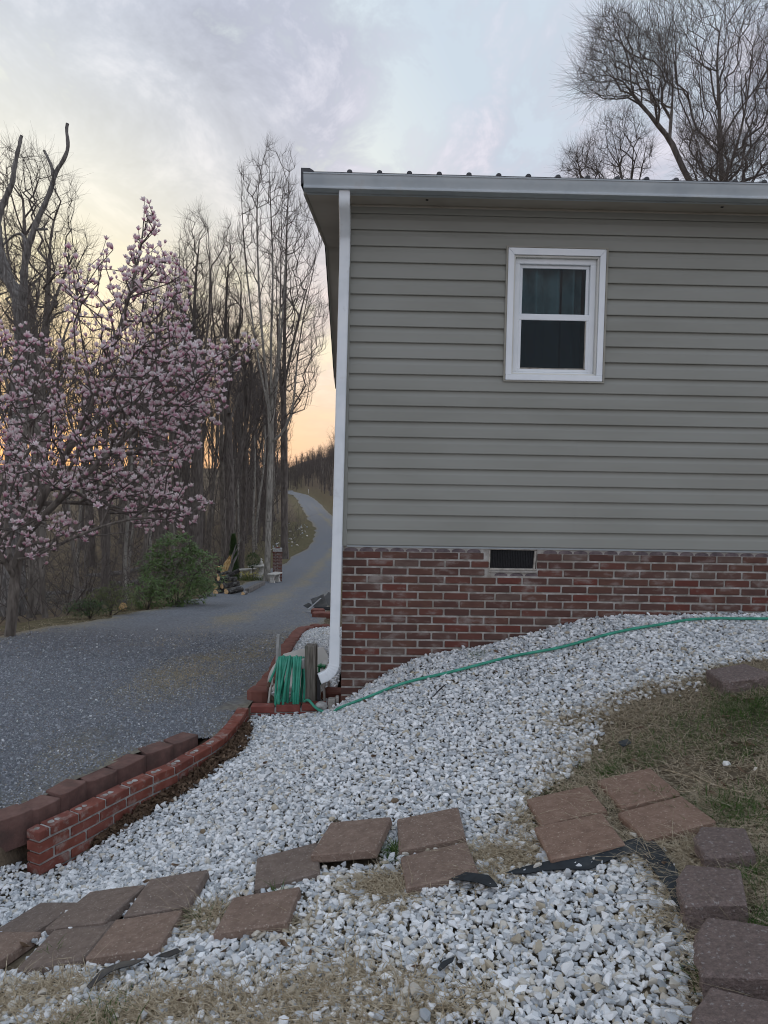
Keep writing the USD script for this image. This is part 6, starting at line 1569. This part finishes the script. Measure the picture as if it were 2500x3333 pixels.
for m_, sel in ((A_, rd >= .018), (B_, rd < .018)):
    V, F = limbs(P, np.where(sel, par, -1), rd, ((.03, 9), (.012, 5), (0, 3)))
    for v, f in zip(V, F): m_.add(v, f)
put('trunk', A_.geo(), 'bark_0', mag, smooth=55); put('branches', B_.geo(), 'bark_1', mag)


def flower(open_, size, seed):
    """goblet of nine petals: base dark pink, lips pale; open_ 0 bud to 1 wide"""
    r = np.random.default_rng(seed); V, F, T = [], [], []; n0 = 0
    for ring_, (cnt, tilt, ln) in enumerate(((3, .12 + .25 * open_, 1.0), (3, .22 + .55 * open_, 1.0), (3, .30 + 1.0 * open_, .95))):
        for q in range(cnt):
            a = q * 2 * np.pi / cnt + ring_ * 1.05 + r.normal(0, .15); th = tilt + r.normal(0, .10 + .08 * open_); L_ = ln * size * r.uniform(.85, 1.1); w = size * .40 * r.uniform(.85, 1.1)
            pts, tv = [], []; pos = np.array([0.0, 0.0]); ang = .9 * min(1, .4 + th)
            for k_, (t, ww) in enumerate(((0, .22), (.38, .85), (.75, 1.0), (1.0, .25))):
                if k_: seg = L_ * (t - tp_); pos = pos + seg * np.array([math.sin(ang), math.cos(ang)]); ang = th + (.25 + .9 * open_ * (ring_ > 0)) * (t - .3)
                tp_ = t
                for s_ in (-1, 1): pts.append((pos[0] - abs(s_) * ww * w * .12, s_ * ww * w / 2, pos[1])); tv.append(t)
            v = np.array(pts); c, s2 = math.cos(a), math.sin(a); V.append(np.c_[v[:, 0] * c - v[:, 1] * s2, v[:, 0] * s2 + v[:, 1] * c, v[:, 2]]); F.append(np.array([(0, 1, 3, 2), (2, 3, 5, 4), (4, 5, 7, 6)]) + n0); n0 += 8; T += tv
    f = np.vstack(F); return np.vstack(V), np.vstack([f[:, [0, 1, 2]], f[:, [0, 2, 3]]]), np.array(T)


FL = [flower(o, .073, k) for k, o in enumerate((.0, .18, .35, .55, .85, 1.0))]
fp = ft - loc; near = (ft - CAM) @ FWD; order_ = np.argsort(near); rest_ = MB(); rt = []; r = np.random.default_rng(8)
nf = 0
for rank, i in enumerate(order_):
    for rep_ in range(1 if rank < 300 else (2 if r.random() < .45 else 1)):
        high = ft[i][2] > 2.4; k = int(r.choice(6, p=(.22, .26, .22, .14, .10, .06) if high else (.10, .18, .22, .20, .17, .13))); v, f, tv = FL[k]; d = np.array([r.normal(0, .35), r.normal(0, .35), 1.0]); d /= np.linalg.norm(d); a = r.uniform(0, 6.28)
        ref = np.array([math.cos(a), math.sin(a), 0]); x_ = np.cross(ref, d); x_ /= np.linalg.norm(x_); y_ = np.cross(d, x_); s_ = r.uniform(.75, 1.2); w = (v * s_) @ np.array([x_, y_, d]) + fp[i] + (r.normal(0, .07, 3) if rep_ else 0)
        tone = np.clip(tv * r.uniform(.75, 1.05) + r.choice([0, 0, .12, .3]) , 0, 1)
        if rank < 300: put('flower', (w, f), 'petal', mag, pv={'tip': tone})
        else: rest_.add(w, f); rt.append(tone)
put('flowers', rest_.geo(), 'petal', mag, kind='stuff', pv={'tip': np.concatenate(rt)})

# ------------------------------------------------------------------ shrubs by the drive


def leaf_mesh(P, D, L_, W_, seed, droop=.3):
    """lance-shaped leaves: two folded halves each"""
    n = len(P); r = np.random.default_rng(seed); D = D / np.linalg.norm(D, axis=1, keepdims=True); s_ = np.cross(D, [0, 0, 1.0]); s_ /= np.linalg.norm(s_, axis=1, keepdims=True) + 1e-9; u = np.cross(s_, D); l = L_ * r.uniform(.7, 1.2, (n, 1)); w = W_ * r.uniform(.8, 1.2, (n, 1)); dr = np.array([0, 0, -1.0]) * droop * l * r.uniform(.3, 1.2, (n, 1))
    a = P; m1 = P + D * l * .5 + dr * .25; b = P + D * l + dr
    V = np.stack([a, m1 + s_ * w / 2 + u * w * .15, b, m1 - s_ * w / 2 + u * w * .15, m1], 1).reshape(-1, 3); F = (np.arange(n)[:, None, None] * 5 + np.array([(0, 4, 1), (1, 4, 2), (0, 3, 4), (3, 2, 4)])).reshape(-1, 3); return V, F


def shrub(name, label, base, height, width, nw, per, L_, W_, mat_, seed, shape=.85, droop=.5, lift=.35, stem=.03):
    t = thing(name, label, 'shrub', base); r = np.random.default_rng(seed)
    c = oval((0, 0, height * .50), (width / 2, width / 2 * .9, height * .50), nw, r, .38, -1)
    bump_ = meshkit.fbm(c * 1.9 / max(height, .5) + seed, 2, seed); c = np.array([0, 0, height * .45]) + (c - [0, 0, height * .45]) * (.72 + .62 * bump_[:, None]); c[:, :2] *= np.clip(1.12 - .55 * np.clip(c[:, 2:] / height - .35, 0, 1), .3, 1.2); c[:, 2] = np.maximum(c[:, 2], .06)
    stems = [np.array([[r.normal(0, .06), r.normal(0, .06), -.1], [r.normal(0, width * .08), r.normal(0, width * .08), height * .22], [r.normal(0, width * .16), r.normal(0, width * .16), height * .55]]) for _ in range(4)]; stems[1:] = [np.vstack([stems[0][:1], q[1:]]) for q in stems[1:]]
    P, par, tip = grow(stems, c[r.random(len(c)) < .45], .35, .25, .05, seed=seed); rd = radii(P, par, tip, stem, .004); V, F = limbs(P, par, rd, ((.015, 6), (0, 3))); mb = MB()
    for v, f in zip(V, F): mb.add(v, f)
    put('stems', mb.geo(), 'bark_1', t)
    q = np.repeat(np.arange(len(c)), per); a = r.uniform(0, 6.28, len(q)); out = c[q] - [0, 0, height * .35]; out /= np.linalg.norm(out, axis=1, keepdims=True) + .1; D = np.c_[np.cos(a), np.sin(a), r.normal(lift, .35, len(q))] + out * .6
    put('foliage', leaf_mesh(c[q] + r.normal(0, .012, (len(q), 3)), D, L_, W_, seed + 1, droop), mat_, t, kind='stuff'); return t


b = whit((560, 1972))[0]; zb = (b - CAM) @ FWD; mp = zb / FPX
shrub('rhododendron', 'round evergreen rhododendron with drooping leaves at the edge of the drive', b + [0, .3, -.05], 232 * mp, 262 * mp, 520, 7, .17, .044, 'leaf_shrub', 3, stem=.035)
b = whit((470, 1985))[0]; shrub('rhododendron', 'low arm of evergreen leaves spreading left of the round rhododendron', b + [0, .3, -.03], 95 * mp, 130 * mp, 130, 7, .12, .034, 'leaf_shrub', 4, stem=.02)
b = whit((655, 1945))[0]; shrub('rhododendron', 'low dense evergreen skirt between the round rhododendron and the log pile', b + [0, .4, -.03], 75 * mp, 120 * mp, 150, 7, .12, .034, 'leaf_shrub', 14, stem=.02)
b = whit((330, 2010))[0]; mp2 = ((b - CAM) @ FWD) / FPX
shrub('low_shrub', 'low yellowish green evergreen shrub beside the end of a sawn log', b + [0, .6, 0], 92 * mp2, 170 * mp2, 420, 8, .06, .012, 'leaf_olive', 5, stem=.018)
b = whit((250, 2022))[0]; shrub('low_shrub', 'dark sprawling shrub low at the drive edge right of the magnolia trunk', b + [0, .5, 0], 50 * mp2, 120 * mp2, 260, 8, .06, .012, 'leaf_conifer', 6, stem=.015)
b = whit((300, 1960))[0]; shrub('low_shrub', 'small upright yellow green shrub behind the low evergreen', b + [0, 1.0, -.3], 75 * mp2, 60 * mp2, 170, 8, .07, .014, 'leaf_olive', 7, stem=.015)
b = whit((655, 1900))[0]; mp3 = ((b - CAM) @ FWD) / FPX
shrub('cedar', 'loose olive green cedar behind the rhododendron', b + [-.6, 1.5, -.6], 200 * mp3, 75 * mp3, 420, 9, .09, .016, 'leaf_olive', 8, stem=.05, droop=.6)
b = whit((742, 1905))[0]; mp4 = ((b - CAM) @ FWD) / FPX


def cone_shrub(name, label, base, h, w, n, mat_, seed):
    t = thing(name, label, 'shrub', base); r = np.random.default_rng(seed); z = r.random(n) ** 1.25 * h; rad = w / 2 * (1 - z / h) ** .8 * np.sqrt(r.random(n)) + .02; a = r.uniform(0, 6.28, n); c = np.c_[np.cos(a) * rad, np.sin(a) * rad, z + .05]
    put('stem', MB().tube([(0, 0, -.2), (0, 0, h * .5), (0, 0, h * .9)], [.05, .035, .01], 6).geo(), 'bark_1', t); D = np.c_[np.cos(a) * .6, np.sin(a) * .6, r.normal(.9, .3, n)]
    put('foliage', leaf_mesh(c, D, .12, .035, seed, .1), mat_, t, kind='stuff')


cone_shrub('cypress', 'dark pointed evergreen standing behind the broken stump', b + [0, 1.2, 0], 150 * mp4, 44 * mp4, 2600, 'leaf_conifer', 9)

# ------------------------------------------------------------------ broken stump, logs, garden ornaments beyond the drive
st0 = whit((705, 1912))[0] + [0, .4, 0]; ms = ((st0 - CAM) @ FWD) / FPX; px0 = lambda x, y: np.array([(x - 690) * .229 * ms * .98, 0, (912 - y) * .229 * ms])
st = thing('broken_stump', 'tall broken tree stump with torn yellow wood, leaning over the log pile', 'stump', st0)
k = np.array([(255, 905, 60), (268, 800, 55), (290, 700, 53), (312, 620, 50)], float); c = np.array([px0(x + 620 - 230 - 0, y) for x, y, _ in k]); c[:, 0] -= c[0, 0]
ang = np.linspace(0, 2 * np.pi, 19)[:-1]
def rings(c, rad, top_jag=0.0, seed=0):
    V = []
    for i, (p, r_) in enumerate(zip(c, rad)):
        w = 1 + .13 * np.sin(ang * 5 + i * .2 + seed) + .07 * np.sin(ang * 9 + seed * 2); V.append(np.c_[p[0] + r_ * w * np.cos(ang), p[1] + r_ * w * np.sin(ang), np.full(18, p[2]) + (top_jag * (meshkit.noise(np.c_[ang * 2.2, ang * 0 + seed, ang * 0], seed) - .3) if i == len(c) - 1 else 0)])
    V = np.vstack(V); i, j = np.meshgrid(np.arange(len(c) - 1), np.arange(18), indexing='ij'); j2 = (j + 1) % 18; F = np.stack([i * 18 + j, i * 18 + j2, (i + 1) * 18 + j2, (i + 1) * 18 + j], -1).reshape(-1, 4)
    F = np.vstack([F[:, [0, 1, 2]], F[:, [0, 2, 3]]]); n = len(V); V = np.vstack([V, V[-18:].mean(0) - [0, 0, .05]]); jj = np.arange(18); return V, np.vstack([F, np.stack([n - 18 + jj, n - 18 + (jj + 1) % 18, np.full(18, n)], 1)])
put('trunk', rings(c, np.array([70, 58, 55, 50]) * .229 * ms, .25, 1), 'log_bark', st, smooth=40)
tor = MB()
a0 = c[-1] + [.05, -.10, -.3 * c[-1][2] * .6]
tor.add(*rings(np.array([c[1] + [.10, -.14, -.05], c[2] + [.14, -.12, 0], c[3] + [.22, -.08, .15], c[3] + [.30, -.02, .33]]), np.array([30, 44, 42, 16]) * .229 * ms, .2, 3))
put('torn_wood', tor.geo(), 'split_wood', st, smooth=30)
put('cut_face', MB().box((c[3][0] - .20, -.20, c[3][2] - .10), (c[3][0] + .02, -.03, c[3][2] - .02), .02, None).geo(), 'cut_wood', st)
spk = MB()
for q, (dx, h_, rr) in enumerate(((.26, .95, .06), (.34, .75, .05), (.20, .6, .05), (.30, 1.25, .03))):
    p0 = c[3] + [dx - .05, .02 * q, -.25]; spk.tube(rocky([p0, p0 + [.10, 0, h_ * .45], p0 + [.20 + .05 * q, .02, h_ * .8], p0 + [.30 + .06 * q, .02, h_ * 1.15]], 80 + q, .06, 2), [rr * 1.5, rr, rr * .6, .008], 6)
put('splinters', spk.geo(), 'dead_wood', st)


def log_(name, p, d, L_, r_, lab, seed, ends=True, bark='log_bark'):
    """sawn log: bark and two pale sawn faces"""
    d = np.asarray(d, float); d /= np.linalg.norm(d); t = thing(name, lab, 'log', p, 0); n = 14; a = np.linspace(0, 2 * np.pi, n + 1)[:-1]; s1 = np.cross(d, [0, 0, 1.0]); s1 /= np.linalg.norm(s1); s2 = np.cross(s1, d); w = 1 + .08 * np.sin(a * 3 + seed) + .05 * np.sin(a * 7 + seed)
    V = [];
    for q in np.linspace(0, 1, 6): V.append(d * L_ * q + ((r_ * w * (1 + .05 * math.sin(q * 9 + seed)) * np.cos(a))[:, None] * s1 + (r_ * w * np.sin(a))[:, None] * s2))
    V = np.vstack(V); i, j = np.meshgrid(np.arange(5), np.arange(n), indexing='ij'); j2 = (j + 1) % n
    put('bark', (V, np.stack([i * n + j, (i + 1) * n + j, (i + 1) * n + j2, i * n + j2], -1).reshape(-1, 4)), bark, t, smooth=50)
    for e_, sgn in ((0, 1), (5, -1)):
        ring_ = V[e_ * n:(e_ + 1) * n]; cc = ring_.mean(0); rr = np.vstack([cc + (ring_ - cc) * .90 - d * .004 * sgn, ring_ - d * .0, [cc - d * .006 * sgn]]); jj = np.arange(n); jk = (jj + 1) % n; f = np.vstack([np.stack([jj, np.full(n, 2 * n), jk], 1), np.stack([n + jj, jj, jk], 1), np.stack([n + jj, jk, n + jk], 1)]); put('sawn_end', (rr, f if sgn > 0 else f[:, ::-1]), 'cut_wood', t)


lb = whit((760, 1935))[0]; ml = ((lb - CAM) @ FWD) / FPX
def lp(x, y, dy=0.0): return lb + np.array([(620 + x * .229 - 760) * ml, dy, (1035 - y) * .229 * ml])
U = .229 * ml
log_('cut_log', lp(515, 992, -.1), (.75, 1, 0), 300 * U, 42 * U, 'large sawn log at the bottom right of the log pile with a round pale face', 1)
log_('cut_log', lp(357, 1012, 0), (.3, 1, 0), 200 * U, 38 * U, 'sawn log at the bottom left of the log pile', 2)
log_('cut_log', lp(340, 930, .1), (.3, 1, .05), 220 * U, 44 * U, 'sawn log with a big oval face at left in the second layer', 3)
log_('cut_log', lp(433, 930, .15), (.85, 1, .02), 300 * U, 38 * U, 'mottled grey sawn log lying across the middle of the pile', 4)
log_('cut_log', lp(388, 815, .1), (.8, 1, -.18), 330 * U, 36 * U, 'sawn log on top of the pile sloping down to the right, with a bright face', 5)
log_('cut_log', lp(355, 780, .3), (.7, 1, .12), 200 * U, 22 * U, 'thin sawn log topmost in the pile beside the stump', 6)
log_('cut_log', lp(470, 815, .45), (1, .5, .50), 210 * U, 30 * U, 'mottled branch log leaning up to the right out of the pile', 7)
log_('cut_log', lp(752, 1015, -.1), (.3, 1, 0), 110 * U, 26 * U, 'short grey log lying apart at the right foot of the pile', 8, bark='dead_wood')
b = whit((398, 1992))[0]; mq = ((b - CAM) @ FWD) / FPX; log_('cut_log', b + [0, .05, 24 * mq * .42 * 1.6], (-.35, 1, 0), .5, 13 * mq, 'single sawn log end facing the drive, left of the rhododendron', 9)
# fallen trunks in the wood
for k, (p, q, r_, lab) in enumerate([((350, 1885), (470, 1860), .16, 'upper fallen trunk lying in the wood left of the rhododendron'), ((420, 1915), (480, 1898), .17, 'lower fallen trunk in the wood against the rhododendron'), ((40, 1955), (150, 1930), .10, 'fallen trunk in the wood behind the magnolia')]):
    a_ = whit(p)[0] + [0, 1.0, r_]; b_ = a_ + [3.6, 1.2, .55 - .2 * k]; tag(put('fallen_trunk', MB().tube(rocky(spline([a_ - [1.5, .4, .1], a_, (a_ + b_) / 2, b_], 20), k, .12, 1.0), r_, 9).geo(), 'dead_wood', smooth=50), lab, 'fallen trunk')
# brush thrown on the bank
r = np.random.default_rng(90); mb = MB(); b = whit((180, 1990))[0]
for q in range(90):
    p = b + [r.normal(0, .9), r.normal(.6, .5), r.uniform(0, .12)]; d = np.array([r.normal(0, 1), r.normal(0, .5), r.uniform(0, .55)]); d /= np.linalg.norm(d); L_ = r.uniform(.5, 1.7); w = spline([p, p + d * L_ * .5 + [0, 0, .10], p + d * L_ + [0, 0, r.normal(-.05, .1)]], 8); mb.tube(w, np.linspace(.012, .003, 8) * r.uniform(.6, 1.3), 3, cap=False)
tag(put('brush_pile', mb.geo(), 'dead_wood', kind='stuff'), 'tangle of bare cut branches on the bank right of the magnolia trunk', 'branches')

# brick pillar, benches, bird table, clipped ball, daffodils, timber edge
pb = whit((902, 1893))[0]; mpp_ = ((pb - CAM) @ FWD) / FPX; pw = .42; ph = 505 * .229 * mpp_
pil = thing('brick_pillar', 'red brick gate pillar with stepped top just right of the pale tree trunk', 'pillar', pb + [0, .1, -.1], 8)
put('mortar', MB().box((-pw / 2 + .008, -pw / 2 + .008, 0), (pw / 2 - .008, pw / 2 - .008, ph)).geo(), 'mortar_grey', pil)
nc = int(ph / .0677)
for c_ in range(nc + 1):
    z = c_ * .0677; ww = pw if c_ < nc - 2 else pw + (.05 if c_ == nc - 2 else -.10 * (c_ - nc + 2)); off = (c_ % 2) * .1
    for f_ in range(4):
        for q in range(2):
            x0_ = -ww / 2 + (q * ww / 2 if c_ % 2 == 0 else (0 if q == 0 else ww * .25)); x1_ = x0_ + (ww / 2 if c_ % 2 == 0 else (ww * .25 if q == 0 else ww * .75)) - .012
            if f_ in (1, 2): continue          # faces never seen stay mortar
            R_ = rotz(f_ * math.pi / 2); v, f = cbox((x1_ - x0_, .06, .055), .004); v = (v + [(x0_ + x1_) / 2 + .006, -ww / 2 + .03, z + .03]) @ R_.T; put('brick', (v, f), f'brick_{(0, 1, 2, 3)[(c_ + q + f_) % 4]}', pil)
if True: put('pillar_cap', MB().box((-.1, -.1, (nc + 1) * .0677 - .01), (.1, .1, (nc + 1) * .0677 + .05), .01).geo(), 'brick_1', pil)


def garden_bench(loc, w, rz, lab):
    t = thing('stone_bench', lab, 'bench', loc, rz); put('seat', MB().box((-w / 2, -.19, .36), (w / 2, .19, .43), .02).geo(), 'concrete', t)
    for sx in (-1, 1):
        pr = [(-.13, 0), (.13, 0), (.10, .08), (.075, .18), (.10, .30), (.14, .36), (-.14, .36), (-.10, .30), (-.075, .18), (-.10, .08)]; tt = trimesh.creation.extrude_polygon(Polygon(pr), .09, engine='earcut'); v = np.array(tt.vertices); put('leg', MB().add(np.c_[sx * w * .33 - .045 + v[:, 2], v[:, 0], v[:, 1]], tt.faces).geo(), 'concrete', t)


def gp2(x, y): return whit((620 + x * .229, 1700 + y * .229))[0]


garden_bench(gp2(805, 785), .95, 25, 'curved stone bench left of the clipped ball, half hidden by daffodils')
garden_bench(gp2(915, 775) + [0, .8, 0], .9, -20, 'stone bench in shade behind the clipped ball')
garden_bench(gp2(1200, 855), .75, 70, 'pale stone bench at the foot of the brick pillar')
tb = gp2(1005, 792); bt = thing('bird_table', 'round stone garden table with baluster foot and finial left of the pale trunk', 'table', tb)


def lathe(pr, n=20):
    pr = np.array(pr); a = np.linspace(0, 2 * np.pi, n + 1)[:-1]; V = np.array([(r_ * math.cos(q), r_ * math.sin(q), z) for r_, z in pr for q in a]); k = len(pr); i, j = np.meshgrid(np.arange(k - 1), np.arange(n), indexing='ij'); j2 = (j + 1) % n
    return V, np.stack([i * n + j, i * n + j2, (i + 1) * n + j2, (i + 1) * n + j], -1).reshape(-1, 4)


put('foot', lathe([(.0, 0), (.28, 0), (.28, .08), (.22, .11), (.24, .2), (.15, .26), (.11, .36), (.14, .48), (.20, .54), (.2, .58), (0, .58)]), 'concrete', bt, smooth=40)
put('table_top', lathe([(0, .58), (.42, .585), (.44, .61), (.43, .64), (0, .645)]), 'concrete', bt, smooth=40); put('finial', lathe([(0, .645), (.09, .645), (.05, .70), (.09, .77), (.05, .83), (.03, .86), (.06, .92), (0, .96)]), 'concrete', bt, smooth=40)
tp_ = gp2(885, 790); to = thing('clipped_ball', 'small clipped evergreen ball on a bare stem beside the stone bench', 'shrub', tp_); put('stem', MB().tube([(0, 0, -.1), (0, 0, .45), (0, 0, .8)], .025, 6).geo(), 'bark_1', to)
r = np.random.default_rng(5); d = r.normal(size=(1400, 3)); d /= np.linalg.norm(d, axis=1, keepdims=True); put('foliage', leaf_mesh(d * .34 * r.uniform(.75, 1.03, (1400, 1)) + [0, 0, .86], d + r.normal(0, .5, d.shape), .06, .03, 5, .1), 'leaf_conifer', to, kind='stuff')
db = gp2(835, 828); df = thing('daffodils', 'clump of pale yellow daffodils before the stone bench', 'flowers', db); P = np.c_[r.normal(0, .40, 240), r.normal(0, .16, 240), np.zeros(240)]; V, F = blades(P, .32, .02, 1.2, .25, 15); put('leaves', (V, F), 'leaf_olive', df, kind='stuff')
d = np.c_[r.normal(0, .40, 46), r.normal(0, .16, 46), r.uniform(.22, .36, 46)]; mb = MB()
for p in d:
    v, f, tv = FL[5]; mb.add(v * .55 @ rotx(-.9).T + p, f)
put('blooms', mb.geo(), 'petal_yellow', df, kind='stuff')
a_, b_ = gp2(800, 1005), gp2(1040, 885); mid_ = (a_ + b_) / 2; dd = b_ - a_; te_ = thing('timber_edge', 'weathered timber edging running from the log pile to the pale tree trunk', 'timber', a_); L_ = np.linalg.norm(dd); ux = dd / L_; sx_ = np.cross(ux, [0, 0, 1.0]); v, f = cbox((L_, .14, .17), .015); put('beam', (dd / 2 + v[:, :1] * ux + v[:, 1:2] * sx_ + v[:, 2:] * [0, 0, 1.0] + [0, 0, .07], f), 'dead_wood', te_)
m_ = whit((1004, 1609))[0]; mk = ((m_ - CAM) @ FWD) / FPX; mt = thing('marker_post', 'pale marker post where the far drive bends out of sight', 'post', m_); hgt = 17 * mk; put('shaft', MB().tube([(0, 0, -.2), (0, 0, hgt * .97), (0, 0, hgt)], [.075, .075, .05], 10).geo(), 'post_paint', mt, smooth=40); put('band', MB().tube([(0, 0, hgt * .80), (0, 0, hgt * .88)], .079, 10).geo(), 'scrap_white', mt, smooth=40)
# pale stones strewn on the verge
n = 60; y = rng.uniform(46, 74, n); xx = xl(y) - rng.uniform(.6, 3.2, n); S = np.c_[xx, y, wild(xx, y) + .05]; scatter('verge_stones', S, rng.uniform(.05, .17, n), rand_quats(n), rng.integers(0, 10, n), shapes_w, ['stone_3', 'stone_4'])
tag(stage.GetPrimAtPath('/World/verge_stones'), 'pale stones strewn on the grass left of the far drive', 'stones')
